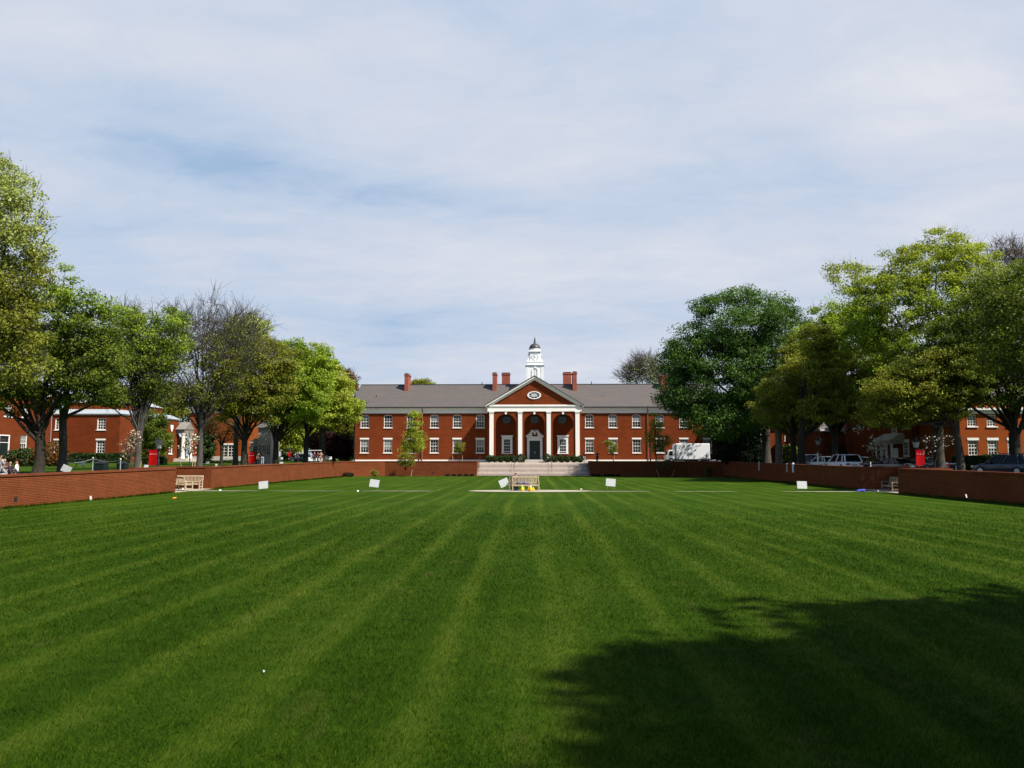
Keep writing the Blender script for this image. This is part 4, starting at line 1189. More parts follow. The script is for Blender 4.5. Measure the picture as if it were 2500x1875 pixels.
block('attic', lib, xl, xr - 2.2, LD + 3, 136, zc0 + 0.5, zA, 'brick_left', o)
mb = MB(); mb.frustum((xl, xr - 2.0, LD + 2.8, 136.2), (xl, xr - 4.5, LD + 6, 133), zA, zB_); mb.build('roof', M['roof_white'], lib, off=o)
for px in (143, 246):
    xw = WX(px, LD, 1070)
    sash_window(lib, xw, LD, WZ(1049.5, LD, px), WZ(1021, LD, px), 1.35, False, 0, False, 3, 4, True, off=o, fw_=0.13, mull=0.05, holes=LH)
    sash_window(lib, xw, LD, WZ(1107, LD, px), WZ(1075, LD, px), 1.35, False, 0, True, 3, 4, True, off=o, fw_=0.13, mull=0.05, holes=LH)
# its sunlit right side: window, plaque, columned entrance
yw = -xr * 0 + 134.8
def yside(px): # distance at which the right side plane x=xr appears at px
    return xr / (WX(px, 100, 1080) / 100)
y_ = yside(417)
sash_window(lib, y_, xr, WZ(1108, y_, 417), WZ(1078, y_, 417), 1.5, False, 0, True, 2, 4, True, axis='x', face=1, off=o, fw_=0.14, holes=LS)
mb = MB(); pierced(mb, xl, xr, 0.6, zc0, LD, -1, LH); pierced(mb, LD + 0.3, 138, 0.6, zc0, xr, 1, LS, 'x'); mb.box(xl, xr - 0.3, LD + 0.3, 138, 0.6, zc0); mb.build('wall', M['brick_left'], lib, off=o)
mb = MB(); y_ = yside(418); zz = WZ(1046, y_, 418); mb.prism([(y_ - 0.5, zz + 0.6), (y_ + 0.5, zz + 0.6), (y_ + 0.5, zz), (y_, zz - 0.65), (y_ - 0.5, zz)], xr, xr + 0.06, axis='x'); mb.build('plaque', M['white'], lib, off=o)
ya = yside(429); yb = ya + 3.6
zt = WZ(1058, ya, 432)
ent = MB(); ent.box(xr, xr + 1.6, ya, yb, zt, zt + 0.7); ent.prism([(ya - 0.3, zt + 0.7), (yb + .2, zt + 0.7), ((ya + yb) / 2, zt + 2.0)], xr, xr + 1.7, axis='x')
e = ent.build('portico', M['stone_dark'], lib, off=o)
mb = MB(); mb.box(xr, xr + 2.2, ya - 0.5, yb + 0.3, 0.6, 1.55); mb.box(xr, xr + 2.9, ya - 0.8, yb + 0.3, 0.5, 1.15); mb.build('step', M['stone'], e, off=o)
for yy in (ya + 0.25, yb - 0.4):
    mb = MB(); mb.lathe([(0.42, 0), (0.42, 0.15), (0.34, 0.2), (0.28, zt - 1.55 - 0.3), (0.36, zt - 1.55 - 0.25), (0.4, zt - 1.55)], (xr + 1.2, yy, 1.55), 16); mb.build('column', M['white'], e, off=o)
mb = MB(); mb.box(xr + 0.0, xr + 0.06, ya + 1.0, ya + 2.6, 1.55, zt - 0.6); mb.build('door', M['dark_green'], e, off=o)
# nearer wing at the far left edge, seen along its right side
wing = thing('brick_wing', 'brick wing with tall white framed windows and a glazed door at the left edge', 'building', (xl, 112, 0.9))
o = wing.location
xw = xl - 0.0
def ys2(px): return xw / (WX(px, 100, 1060) / 100)
zt = WZ(965, 113, 60)
WH = []
mb = MB(); mb.box(xl - 14.2, xw + 0.25, 98.8, 118.1, zt, zt + 0.5); mb.build('cornice', M['white'], wing, off=o)
mb = MB(); mb.prism([(99 - 0.5, zt + 0.5), (118.3, zt + 0.5), (108.5, zt + 4.5)], xl - 14.3, xw + 0.3, axis='x'); mb.build('roof', M['slate'], wing, off=o)
for px, arch in ((59, 0),):
    y_ = ys2(px)
    sash_window(wing, y_, xw, WZ(1103, y_, px), WZ(1062, y_, px), 1.5, False, 0.5, False, 3, 4, True, axis='x', face=1, off=o, fw_=0.12, holes=WH)
    sash_window(wing, y_, xw, WZ(1019, y_, px), WZ(992, y_, px), 1.5, False, 0.4, False, 3, 4, True, axis='x', face=1, off=o, fw_=0.12, holes=WH)
y_ = ys2(17)
sash_window(wing, y_, xw, WZ(1017, y_, 17), WZ(988, y_, 17), 1.6, False, 0.4, False, 3, 4, True, axis='x', face=1, off=o, fw_=0.12, holes=WH)
mb = MB(); pierced(mb, 99, 117.9, 0.6, zt, xw, 1, WH, 'x'); mb.box(xl - 14, xw - 0.3, 99, 117.9, 0.6, zt); mb.build('wall', M['brick_left'], wing, off=o)
y_ = ys2(9); zd_ = WZ(1064, y_, 9)
mb = MB(); mb.box(xw, xw + 0.06, y_ - 0.95, y_ + 0.95, 0.95, zd_); dw = mb.build('door', M['dark_green'], wing, off=o)
mb = MB()
for s in (-1, 1): a, b = sorted((y_ + s * 0.95, y_ + s * 1.10)); mb.box(xw, xw + 0.16, a, b, 0.9, zd_ + 0.15)
mb.box(xw, xw + 0.155, y_ - 0.95, y_ + 0.95, zd_, zd_ + 0.15); mb.box(xw, xw + 0.12, y_ - 0.95, y_ + 0.95, zd_ - 0.95, zd_ - 0.87); mb.build('surround', M['white'], dw, off=o)
mb = MB(); mb.box(xw + 0.06, xw + 0.08, y_ - 0.8, y_ + 0.8, zd_ - 0.8, zd_ - 0.08); mb.build('transom', M['glass'], dw, off=o)
# brick house behind the vase shaped trees, sunlight painted into its brick colour
OD = 142.0
xa, xb = -62.3, WX(604, OD, 1080)
ora = thing('sunlit_brick_house', 'brick house tinted orange for sunlight, glimpsed between the tree trunks on the left', 'building', ((xa + xb) / 2, OD, 0.9))
o = ora.location
zt = WZ(1008, OD, 540)
OH = []
mb = MB(); mb.box(xa - .1, xb + 0.25, OD - 0.25, OD + 12.2, zt, zt + 0.4); mb.build('cornice', M['white'], ora, off=o)
mb = MB(); mb.prism([(OD - 0.5, zt + 0.4), (OD + 12.5, zt + 0.4), (OD + 6, zt + 4.2)], xa - .1, xb + 0.3, axis='x'); mb.build('roof', M['slate'], ora, off=o)
mb = MB(); mb.box(xa, xb + 0.03, OD - 0.06, OD, 0.6, 1.9); mb.build('base_course', M['stone'], ora, off=o)
for px in (508, 546.5, 564.5):
    x = WX(px, OD, 1100); sash_window(ora, x, OD, WZ(1118, OD, px), WZ(1086, OD, px), 1.25, False, 0.15, True, 2, 4, True, off=o, fw_=0.1, mull=0.05, holes=OH)
mb = MB(); pierced(mb, xa, xb, 0.6, zt, OD, -1, OH); mb.box(xa, xb, OD + 0.3, OD + 12, 0.6, zt); mb.build('wall', M['brick_sunlit'], ora, off=o)
# small greige glazed entrance pavilion
KD = 104.0
xa, xb = WX(629, KD, 1100), WX(661, KD, 1100)
kio = thing('glazed_pavilion', 'small pale grey pavilion with paned glass doors behind two people', 'pavilion', ((xa + xb) / 2, KD, 0.9))
o = kio.location
zt = WZ(1044, KD, 645)
mb = MB(); mb.box(xa, xb, KD, KD + 3.5, 0.8, zt); mb.build('wall', M['greige'], kio, off=o)
mb = MB(); mb.frustum((xa - 0.3, xb + 0.3, KD - 0.3, KD + 3.8), (xa + .7, xb - .7, KD + 1.4, KD + 2), zt, zt + 1.3); mb.build('roof', M['slate'], kio, off=o)
wd = (xb - xa) / 3
for i in range(3):
    x0, x1 = xa + i * wd + 0.08, xa + (i + 1) * wd - 0.08; z0, z1 = 2.2, WZ(1086, KD, 645)
    mb = MB(); mb.box(x0, x1, KD - 0.03, KD, z0, z1); p = mb.build('pane', M['glass'], kio, off=o)
    mb = MB(); mb.box((x0 + x1) / 2 - 0.025, (x0 + x1) / 2 + 0.025, KD - 0.06, KD - 0.03, z0, z1)
    for k in range(4): zz = z0 + (z1 - z0) * k / 3; mb.box(x0, x1, KD - 0.058, KD - 0.03, zz - 0.025, zz + 0.025)
    mb.box(x0 - 0.05, x0, KD - 0.06, KD, z0, z1); mb.box(x1, x1 + 0.05, KD - 0.06, KD, z0, z1)
    mb.build('muntins', M['stone'], p, off=o)
mb = MB(); x0 = WX(607, KD, 1100); mb.box(x0, xa - 0.02, KD + 0.6, KD + 3.0, 0.8, WZ(1082, KD, 620)); mb.prism([(x0 - 0.3, WZ(1082, KD, 620)), (xa - 0.02, WZ(1082, KD, 620)), ((x0 + xa) / 2, WZ(1070, KD, 620))], KD + 0.5, KD + 3.0)
q = mb.build('side_porch', M['greige'], kio, off=o)
mb = MB(); mb.box(x0 + 0.25, xa - 0.3, KD + 0.55, KD + 0.6, 0.95, WZ(1090, KD, 620)); mb.build('door', M['glass'], q, off=o)

# ------------------------------------------------------------------ buildings on the right
r3d = 80.0
x0 = WX(2344, r3d, 1060)
h3 = thing('brick_house', 'sunlit brick house with white lintels behind the dark car on the right', 'building', (x0, r3d, 0.45))
o = h3.location
zt = WZ(1010, r3d, 2400)
H3 = []
mb = MB(); mb.box(x0 - 0.15, x0 + 16.1, r3d - 0.15, r3d + 8.3, zt, zt + 0.2); mb.box(x0 - 0.3, x0 + 16.2, r3d - 0.35, r3d + 8.4, zt + 0.36, zt + 0.6)
x = x0 - 0.2
while x < x0 + 16: mb.box(x, x + 0.14, r3d - 0.28, r3d - 0.15, zt + 0.2, zt + 0.36); x += 0.28
mb.box(x0 - 0.1, x0 + 16, r3d - 0.1, r3d + 8.2, zt + 0.2, zt + 0.36)
mb.build('cornice', M['white'], h3, off=o)
mb = MB(); mb.box(x0, x0 + 16, r3d + 0.3, r3d + 7.9, zt + 0.6, zt + 1.5); mb.build('parapet', M['brick_sunlit'], h3, off=o)
mb = MB(); mb.prism([(r3d, zt + 1.5), (r3d + 8.2, zt + 1.5), (r3d + 4, zt + 4.2)], x0 - 0.2, x0 + 16, axis='x'); mb.build('roof', M['slate'], h3, off=o)
for px in (2374.5, 2422.5, 2471, 2520):
    xw_ = WX(px, r3d, 1060)
    sash_window(h3, xw_, r3d, WZ(1041, r3d, px), WZ(1012.5, r3d, px), 0.92, False, 0.5 if px == 2422.5 else 0, False, 3, 4, True, off=o, fw_=0.08, mull=0.035, holes=H3)
    sash_window(h3, xw_, r3d, WZ(1112, r3d, px), WZ(1075, r3d, px), 0.98, False, 0.5 if px > 2400 else 0.0, True, 3, 4, True, off=o, fw_=0.08, mull=0.035, holes=H3)
mb = MB(); pierced(mb, x0, x0 + 16, 0.2, zt, r3d, -1, H3); mb.box(x0, x0 + 16, r3d + 0.3, r3d + 8.2, 0.2, zt); mb.build('wall', M['brick_sunlit'], h3, off=o)
h2 = thing('brick_terrace_house', 'dark shaded brick house with a white columned porch behind the parked cars on the right', 'building', (42.4, 88.5, 0.45))
o = h2.location
x0 = WX(2228, 88.5, 1080)
block('wall', h2, x0, x0 + 14, 88.5, 105.5, 0.2, 8.6, 'brick', o)
mb = MB(); mb.box(x0 - 0.2, x0 + 14, 88.3, 105.7, 8.6, 9.0); mb.build('cornice', M['white'], h2, off=o)
mb = MB(); mb.prism([(x0 - 0.4, 9.0), (x0 + 14, 9.0), (x0 + 7, 13.0)], 88.2, 105.8); mb.build('roof', M['slate'], h2, off=o)
def ys3(px): return x0 / (WX(px, 100, 1080) / 100)
ya, yb = ys3(2208), ys3(2166)
mb = MB(); mb.box(x0 - 1.6, x0, ya, yb, 3.35, 3.75); mb.frustum((x0 - 1.8, x0, ya - 0.2, yb + 0.2), (x0 - 0.3, x0, ya, yb), 3.75, 4.6)
pc = mb.build('porch', M['stone'], h2, off=o)
for y_ in (ya + 0.2, (ya * 2 + yb) / 3, (ya + yb * 2) / 3, yb - 0.2):
    mb = MB(); mb.lathe([(0.2, 0), (0.15, 0.1), (0.13, 2.7), (0.2, 2.9)], (x0 - 1.35, y_, 0.45), 12); mb.build('column', M['white_cool'], pc, off=o)
mb = MB(); mb.box(x0 - 0.05, x0, (ya + yb) / 2 - 0.6, (ya + yb) / 2 + 0.6, 0.45, 2.9); mb.build('door', M['white_cool'], pc, off=o)
for px, (pa, pb) in ((2186, (1058, 1034)), (2215, (1046, 1030)), (2213, (1113, 1078))):
    y_ = ys3(px); sash_window(h2, y_, x0, WZ(pa, y_, px), WZ(pb, y_, px), 1.2, False, 0, pa > 1100, 3, 4, True, axis='x', face=-1, off=o)
x0 = WX(2005, 107, 1080)
h1 = thing('gabled_brick_house', 'brick house with a grey slate roof behind the two white cars', 'building', (x0, 107, 0.45))
o = h1.location
zt = WZ(1052, 107, 2030)
block('wall', h1, x0, x0 + 12, 107, 122, 0.2, zt, 'brick', o)
mb = MB(); mb.box(x0 - 0.15, x0 + 3.4, 106.75, 107, zt - 0.1, zt + 0.18); mb.build('gutter', M['frieze'], h1, off=o)
mb = MB(); mb.prism([(106.7, zt), (122.3, zt), (114.5, zt + 6)], x0 - 0.2, x0 + 12, axis='x'); mb.build('roof', M['slate'], h1, off=o)
mb = MB(); xx = WX(2067, 106.4, 1080); mb.box(xx, xx + 1.2, 106.2, 107, 0.2, zt + 4); mb.build('chimney', M['brick_chim'], h1, off=o)
mb = MB(); mb.box(WX(2028, 107), WX(2052, 107), 106.0, 107, 0.3, WZ(1088, 107)); q = mb.build('porch', M['dark_green'], h1, off=o)
mb = MB(); xq = WX(2060, 107); mb.disc((xq, WZ(1112, 107)), 0.4, 106.96, 107.0, 18); mb.box(xq - 0.4, xq + 0.4, 106.96, 107, 0.5, WZ(1112, 107)); mb.build('arched_door', M['black_metal'], h1, off=o)
mb = MB(); xq = WX(2018.5, 106.8); mb.tube([(xq, 106.85, zt), (xq, 106.85, 0.4)], 0.06, 6); mb.build('downpipe', M['black_metal'], h1, off=o)

x0, x1 = WX(1768, 123, 1080), WX(1998, 123, 1080)
h0 = thing('shaded_brick_cottage', 'dark shaded brick house behind the big pale trunks on the right', 'building', ((x0 + x1) / 2, 123, 0.5))
o = h0.location
mb = MB(); mb.box(x0, x1, 123, 133, 0.2, 6.4); mb.build('wall', M['brick'], h0, off=o)
mb = MB(); mb.prism([(122.6, 6.4), (133.4, 6.4), (128, 10.4)], x0 - 0.3, x1 + 0.3, axis='x'); mb.build('roof', M['slate'], h0, off=o)
for px in (1800, 1850, 1925, 1975):
    sash_window(h0, WX(px, 123), 123, 1.6, 3.4, 1.1, False, 0, False, 3, 4, True, off=o)
    sash_window(h0, WX(px, 123), 123, 4.3, 5.9, 1.1, False, 0, False, 3, 4, True, off=o)
# ------------------------------------------------------------------ trees
def gp(px, d): 
    x = WX(px, d, 1120); return (x, d, gz(x, d))
# left row, nearest first
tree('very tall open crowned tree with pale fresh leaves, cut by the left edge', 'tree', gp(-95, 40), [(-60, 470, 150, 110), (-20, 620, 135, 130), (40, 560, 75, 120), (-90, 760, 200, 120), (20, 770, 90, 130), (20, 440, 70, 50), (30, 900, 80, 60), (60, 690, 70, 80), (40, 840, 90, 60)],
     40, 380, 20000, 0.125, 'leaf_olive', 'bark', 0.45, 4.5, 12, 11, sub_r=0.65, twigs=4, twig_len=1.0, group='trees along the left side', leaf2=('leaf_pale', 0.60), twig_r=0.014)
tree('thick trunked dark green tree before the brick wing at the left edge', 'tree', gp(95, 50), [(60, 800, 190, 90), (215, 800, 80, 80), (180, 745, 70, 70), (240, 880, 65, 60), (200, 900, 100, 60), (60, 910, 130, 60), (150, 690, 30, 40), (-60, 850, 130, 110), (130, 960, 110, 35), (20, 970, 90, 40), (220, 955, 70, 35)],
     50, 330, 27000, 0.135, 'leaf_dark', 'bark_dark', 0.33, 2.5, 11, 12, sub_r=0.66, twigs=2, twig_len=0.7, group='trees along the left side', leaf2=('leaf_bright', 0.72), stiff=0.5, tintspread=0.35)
tree('slender grey trunked tree beside the grey board on the left terrace', 'tree', gp(152, 52), [(190, 900, 90, 50), (240, 850, 70, 60), (130, 850, 70, 60), (270, 960, 40, 18)], 52, 90, 5200, 0.14, 'leaf_dark', 'bark', 0.27, 3.6, 6, 13,
     sub_r=0.6, group='trees along the left side', lean=-0.03)
tree('vase shaped green tree with many bare upright limbs behind the blossoming shrub', 'tree', gp(337, 64), [(330, 830, 72, 75), (300, 790, 50, 50), (365, 870, 48, 70), (410, 830, 45, 80), (310, 920, 75, 60), (300, 970, 60, 28), (390, 930, 35, 50), (345, 770, 40, 30), (425, 790, 25, 50)], 64, 280, 15000, 0.15, 'leaf_dark', 'bark_twig', 0.27, 3.0, 17, 14,
     leaf2=('leaf_bright', 0.45), sub_r=0.7, twigs=2, twig_len=1.3, bare_top=0.35, group='trees along the left side', stiff=0.8, twig_r=0.02)
tree('tall vase shaped tree almost bare at the top beside the benches', 'tree', gp(487, 72), [(500, 800, 45, 75), (470, 820, 60, 70), (545, 830, 60, 60), (605, 830, 45, 50), (430, 850, 35, 70), (520, 920, 100, 80), (430, 960, 50, 40), (620, 880, 50, 50), (400, 900, 40, 50), (570, 790, 45, 30)], 72, 260, 5600, 0.16, 'leaf_olive', 'bark_twig', 0.27, 3.4, 19, 15,
     sub_r=0.75, twigs=4, twig_len=1.9, bare_top=0.85, group='trees along the left side', stiff=0.9, twig_r=0.022)
tree('half leafed pale crowned tree behind the tall bare one on the left', 'tree', gp(575, 92), [(600, 810, 45, 45), (625, 800, 32, 30), (560, 850, 40, 40), (640, 850, 25, 40)], 92, 110, 5200, 0.2, 'leaf_pale', 'bark', 0.3, 5.0, 8, 16,
     sub_r=0.8, twigs=4, twig_len=1.5, group='trees along the left side', stiff=0.8, twig_r=0.025)
tree('olive green vase shaped tree before the sun tinted brick house', 'tree', gp(596, 80), [(640, 880, 62, 58), (580, 930, 75, 70), (650, 960, 75, 70), (700, 900, 42, 60), (560, 990, 60, 38), (530, 900, 40, 40)], 80, 300, 17500, 0.18, 'leaf_olive', 'bark_dark', 0.31, 3.0, 14, 17,
     sub_r=0.75, twigs=2, twig_len=1.0, group='trees along the left side', stiff=0.35)
tree('bright green tree with a spreading trunk just right of the glazed pavilion', 'tree', gp(673, 88), [(715, 860, 38, 38), (725, 920, 72, 75), (680, 960, 60, 60), (760, 960, 60, 60), (700, 1010, 80, 38), (790, 890, 30, 42)], 88, 300, 20000, 0.19, 'leaf_bright', 'bark_dark', 0.33, 3.0, 14, 18,
     sub_r=0.75, twigs=2, twig_len=0.9, group='trees along the left side', stiff=0.3)
tree('bright yellow green tree reaching to the left corner of the long hall', 'tree', gp(746, 99), [(770, 880, 32, 40), (790, 930, 50, 60), (830, 960, 36, 48), (800, 1000, 62, 45), (850, 1005, 36, 30), (740, 980, 50, 60), (872, 990, 12, 18)], 99, 280, 17000, 0.21, 'leaf_yellow', 'bark_dark', 0.33, 3.2, 13, 19,
     sub_r=0.78, twigs=2, twig_len=0.9, group='trees along the left side', stiff=0.3)
tree('dark trunked tree in the background behind the golf cart', 'tree', gp(786, 128), [(790, 985, 60, 55), (740, 1000, 55, 45), (830, 1010, 40, 40)], 128, 160, 8500, 0.26, 'leaf_olive', 'bark_dark', 0.55, 5.5, 10, 20, sub_r=1.0, twigs=2, group='trees along the left side', stiff=0.2)
tree('sparse orange brown tree beside the left gable of the hall', 'tree', gp(846, 136), [(846, 930, 24, 28), (830, 960, 25, 30), (862, 960, 14, 26)], 136, 110, 2600, 0.24, 'leaf_orange', 'bark', 0.3, 6, 8, 21, sub_r=0.7, twigs=4, twig_len=1.4, stiff=0.6, twig_r=0.03)
tree('dark red leafed low tree in the background left of the hall', 'tree', gp(815, 134), [(800, 1085, 55, 28), (830, 1100, 30, 20)], 134, 110, 6500, 0.24, 'leaf_red', 'bark_dark', 0.3, 1.6, 9, 22, sub_r=0.8, stiff=0.2)
tree('small tree with sparse orange young leaves before the sun tinted brick house', 'tree', gp(540, 100), [(545, 1045, 40, 32), (585, 1050, 26, 28), (515, 1030, 25, 25)], 100, 90, 2100, 0.16, 'leaf_orange', 'bark_dark', 0.2, 2.6, 7, 23, sub_r=0.7, twigs=3, group=None, stiff=0.5)
tree('dense dark evergreen tree against the sun tinted brick house', 'tree', gp(505, 112), [(505, 1085, 18, 40), (507, 1050, 11, 30)], 112, 120, 6000, 0.2, 'leaf_box', 'bark_dark', 0.2, 0.9, 5, 24, sub_r=0.5, twigs=1, stiff=0.6)
tree('green leafed small tree shading the library corner behind the red banner', 'tree', gp(372, 92), [(372, 1040, 34, 40), (395, 1080, 24, 30), (350, 1085, 24, 34)], 92, 120, 6500, 0.17, 'leaf_dark', 'bark_dark', 0.2, 1.6, 7, 25, sub_r=0.6, twigs=2)
# background greenery in the gap left of the hall
for i, (px, d, bl, lf, lab) in enumerate([
    (712, 150, [(705, 1060, 40, 50), (730, 1040, 35, 40)], 'leaf_yellow', 'bright background tree behind the small pink and red banner'),
    (845, 142, [(845, 1075, 26, 50), (825, 1045, 30, 30)], 'leaf_olive', 'glossy olive green tree touching the left end of the hall'),
    (770, 190, [(760, 1040, 60, 50), (810, 1030, 50, 45)], 'leaf_dark', 'deep green distant tree behind the row of bright trees'),
    (650, 185, [(650, 1010, 70, 60), (590, 1000, 60, 50)], 'leaf_olive', 'olive distant tree above the glazed pavilion'),
    (450, 175, [(440, 985, 70, 45), (380, 980, 60, 45)], 'leaf_olive', 'dull green distant tree above the library roof'),
    (860, 200, [(850, 1050, 50, 45)], 'leaf_yellow', 'light green far tree just left of the hall'),
    (690, 230, [(690, 1050, 90, 50), (790, 1050, 80, 45)], 'leaf_dark', 'broad far dark tree closing the gap left of the hall')]):
    tree(lab, 'tree', gp(px, d), bl, d, 110, 7000, 0.0023 * d, lf, 'bark_dark', 0.35, 2.2, 8, 40 + i, sub_r=0.0095 * d, twigs=1, stiff=0.3, group='background trees left of the hall')
tree('treetop just showing over the hall roof left of the portico', 'tree', (WX(1030, 165), 165, 0.9), [(1030, 940, 26, 13), (1020, 950, 20, 18)], 165, 50, 2200, 0.28, 'leaf_olive', 'bark', 0.3, 9, 6, 50, sub_r=0.9, twigs=3, twig_r=0.03)
tree('bare grey branched tree behind the right end of the hall roof', 'tree', (WX(1560, 160), 160, 0.9), [(1545, 915, 36, 24), (1580, 905, 40, 30), (1620, 930, 40, 24), (1565, 885, 14, 14)], 160, 170, 1500, 0.2, 'leaf_pale', 'bark_pale', 0.4, 9, 12, 51, sub_r=1.0, twigs=5, twig_len=2.0, stiff=0.5, twig_r=0.04, bare_top=0.4)
# right row
tree('huge dark green round crowned tree overlapping the right end of the hall', 'tree', gp(1872, 103), [(1790, 790, 105, 80), (1880, 800, 80, 75), (1690, 860, 75, 65), (1640, 880, 45, 38), (1760, 900, 130, 110), (1880, 900, 110, 110), (1680, 960, 70, 70), (1760, 1010, 110, 60), (1640, 970, 28, 34), (1720, 740, 25, 22), (1800, 725, 50, 22), (1920, 760, 30, 30)],
     103, 660, 46000, 0.22, 'leaf_blue', 'bark', 0.55, 5.0, 15, 30, sub_r=1.2, twigs=2, twig_len=1.2, group='trees along the right side', stiff=0.25, shell=2.4, depth=1.1)
tree('second pale trunk behind the dark green tree, with an olive crown', 'tree', gp(1902, 95), [(1930, 930, 55, 80), (1900, 1000, 70, 50), (1960, 870, 45, 55), (1940, 1030, 60, 30)], 95, 140, 9000, 0.2, 'leaf_olive', 'bark_pale', 0.42, 5.5, 9, 31, sub_r=0.8, twigs=2, group='trees along the right side', stiff=0.4)
tree('olive small leafed tree with low branches left of the white cars', 'tree', gp(1937, 86), [(1900, 960, 50, 40), (1940, 920, 40, 50), (1960, 1000, 48, 38), (1880, 1010, 45, 30), (1990, 960, 45, 40)], 86, 200, 12000, 0.165, 'leaf_olive', 'bark_dark', 0.3, 3.6, 10, 32, sub_r=0.7, twigs=2, group='trees along the right side', stiff=0.4)
tree('dark double trunked tree left of the parked cars', 'tree', gp(1957, 82), [(2010, 900, 60, 70), (1990, 830, 40, 40), (2040, 980, 60, 50), (1990, 1000, 50, 35)], 82, 180, 11000, 0.18, 'leaf_olive', 'bark_dark', 0.38, 3.4, 9, 33, sub_r=0.75, twigs=2, group='trees along the right side', stiff=0.4)
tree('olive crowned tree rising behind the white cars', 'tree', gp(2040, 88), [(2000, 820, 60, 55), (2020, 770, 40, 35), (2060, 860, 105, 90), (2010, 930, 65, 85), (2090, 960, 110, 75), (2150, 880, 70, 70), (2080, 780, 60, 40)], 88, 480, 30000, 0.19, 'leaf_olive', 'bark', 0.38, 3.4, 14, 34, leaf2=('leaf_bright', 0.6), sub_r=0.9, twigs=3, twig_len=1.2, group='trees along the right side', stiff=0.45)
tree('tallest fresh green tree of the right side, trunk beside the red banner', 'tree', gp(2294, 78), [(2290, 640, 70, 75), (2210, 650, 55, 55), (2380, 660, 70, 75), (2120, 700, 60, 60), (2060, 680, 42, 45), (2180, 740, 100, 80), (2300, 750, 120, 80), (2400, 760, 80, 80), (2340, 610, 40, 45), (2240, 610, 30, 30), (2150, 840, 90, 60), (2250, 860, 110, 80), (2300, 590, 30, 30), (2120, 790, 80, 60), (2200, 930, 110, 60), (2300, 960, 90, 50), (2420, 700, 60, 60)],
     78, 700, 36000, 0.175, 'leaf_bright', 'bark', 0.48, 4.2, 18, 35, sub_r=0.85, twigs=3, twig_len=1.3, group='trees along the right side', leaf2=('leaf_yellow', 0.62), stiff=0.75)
tree('leaning pale trunked tree before the sunlit brick house', 'tree', gp(2345, 70), [(2290, 920, 90, 70), (2210, 960, 90, 60), (2170, 1010, 80, 35), (2370, 900, 70, 70), (2320, 990, 60, 35)], 70, 300, 19000, 0.16, 'leaf_olive', 'bark', 0.34, 4.6, 12, 36, sub_r=0.75, twigs=2, group='trees along the right side', lean=-0.09, stiff=0.4)
tree('dark broad tree with a thick black trunk at the right edge', 'tree', gp(2480, 70), [(2440, 760, 110, 90), (2520, 720, 100, 90), (2360, 830, 90, 70), (2280, 840, 60, 50), (2480, 870, 130, 80), (2330, 920, 90, 60), (2240, 900, 50, 50), (2440, 950, 120, 40), (2560, 900, 120, 110)],
     70, 520, 36000, 0.165, 'leaf_dark', 'bark_dark', 0.48, 3.6, 14, 37, sub_r=0.8, twigs=2, twig_len=1.0, group='trees along the right side', stiff=0.35)
tree('bare twigged treetop behind the crowns at the right edge', 'tree', gp(2460, 110), [(2455, 620, 45, 36), (2490, 650, 40, 40), (2430, 680, 40, 40)], 110, 200, 900, 0.15, 'leaf_orange', 'bark_pale', 0.45, 12, 10, 38, sub_r=0.9, twigs=5, twig_len=1.6, stiff=0.4, twig_r=0.03, group='trees along the right side')
tree('dark overhanging tree just outside the right edge, branches reaching into view', 'tree', gp(2650, 56), [(2560, 810, 170, 120), (2680, 720, 170, 140), (2450, 850, 110, 60), (2650, 890, 170, 60), (2420, 780, 70, 60), (2780, 820, 150, 150), (2500, 720, 110, 70)],
     56, 330, 17000, 0.17, 'leaf_dark', 'bark_dark', 0.5, 4.0, 12, 57, sub_r=0.9, twigs=2, group='trees along the right side', stiff=0.4)
# dark evergreens between hall and right row
for i, (px, d, bl, lab) in enumerate([(1775, 119, [(1772, 1065, 26, 62), (1775, 1020, 16, 40)], 'dark drooping conifer at the right end of the hall'),
                                      (1825, 112, [(1825, 1075, 30, 52), (1822, 1030, 18, 34)], 'brownish conifer between the box truck and the big trunks'),
                                      (1800, 104, [(1803, 1108, 26, 22)], 'low dark conifer just right of the box truck')]):
    tree(lab, 'conifer', gp(px, d), bl, d, 150, 9500, 0.26, 'leaf_conifer', 'bark_dark', 0.3, 1.2, 10, 60 + i, sub_r=0.9, twigs=2, twig_len=1.2, stiff=0.1, up=0.1)
shrub('dark green rounded bush between the pale trunks on the right', 'bush', gp(1935, 98), (1.6, 1.4, 1.6), 'leaf_dark', 1600, 0.2, 70)
shrub('low shaded bush beside the dark conifer on the right', 'bush', gp(1850, 106), (1.3, 1.2, 1.0), 'leaf_conifer', 1100, 0.2, 71)
# flowering dogwoods
tree('blossoming shrub tree with cream flowers before the vase shaped trunk', 'flowering tree', gp(318, 58), [(322, 1082, 20, 20), (312, 1092, 16, 16), (330, 1064, 12, 12), (308, 1108, 12, 12)], 58, 90, 150, 0.13, 'petal_pink', 'bark', 0.06, 0.9, 8, 80, sub_r=0.28, twigs=2, twig_len=0.4, name='dogwood', stiff=0.3)
tree('white flowering young dogwood tied to two stakes', 'flowering tree', gp(463, 67), [(466, 1070, 20, 12), (462, 1085, 18, 12), (466, 1100, 10, 14), (455, 1095, 14, 10)], 67, 70, 130, 0.15, 'petal', 'bark', 0.05, 1.2, 7, 81, sub_r=0.3, twigs=2, twig_len=0.4, name='dogwood', stiff=0.3)
tree('white flowering dogwood in shade right of the white cars', 'flowering tree', gp(2140, 74), [(2145, 1085, 20, 22), (2130, 1095, 16, 16), (2150, 1105, 16, 12), (2100, 1048, 16, 10)], 74, 90, 140, 0.14, 'petal', 'bark', 0.06, 1.1, 8, 82, sub_r=0.3, twigs=2, twig_len=0.4, name='dogwood', stiff=0.3)
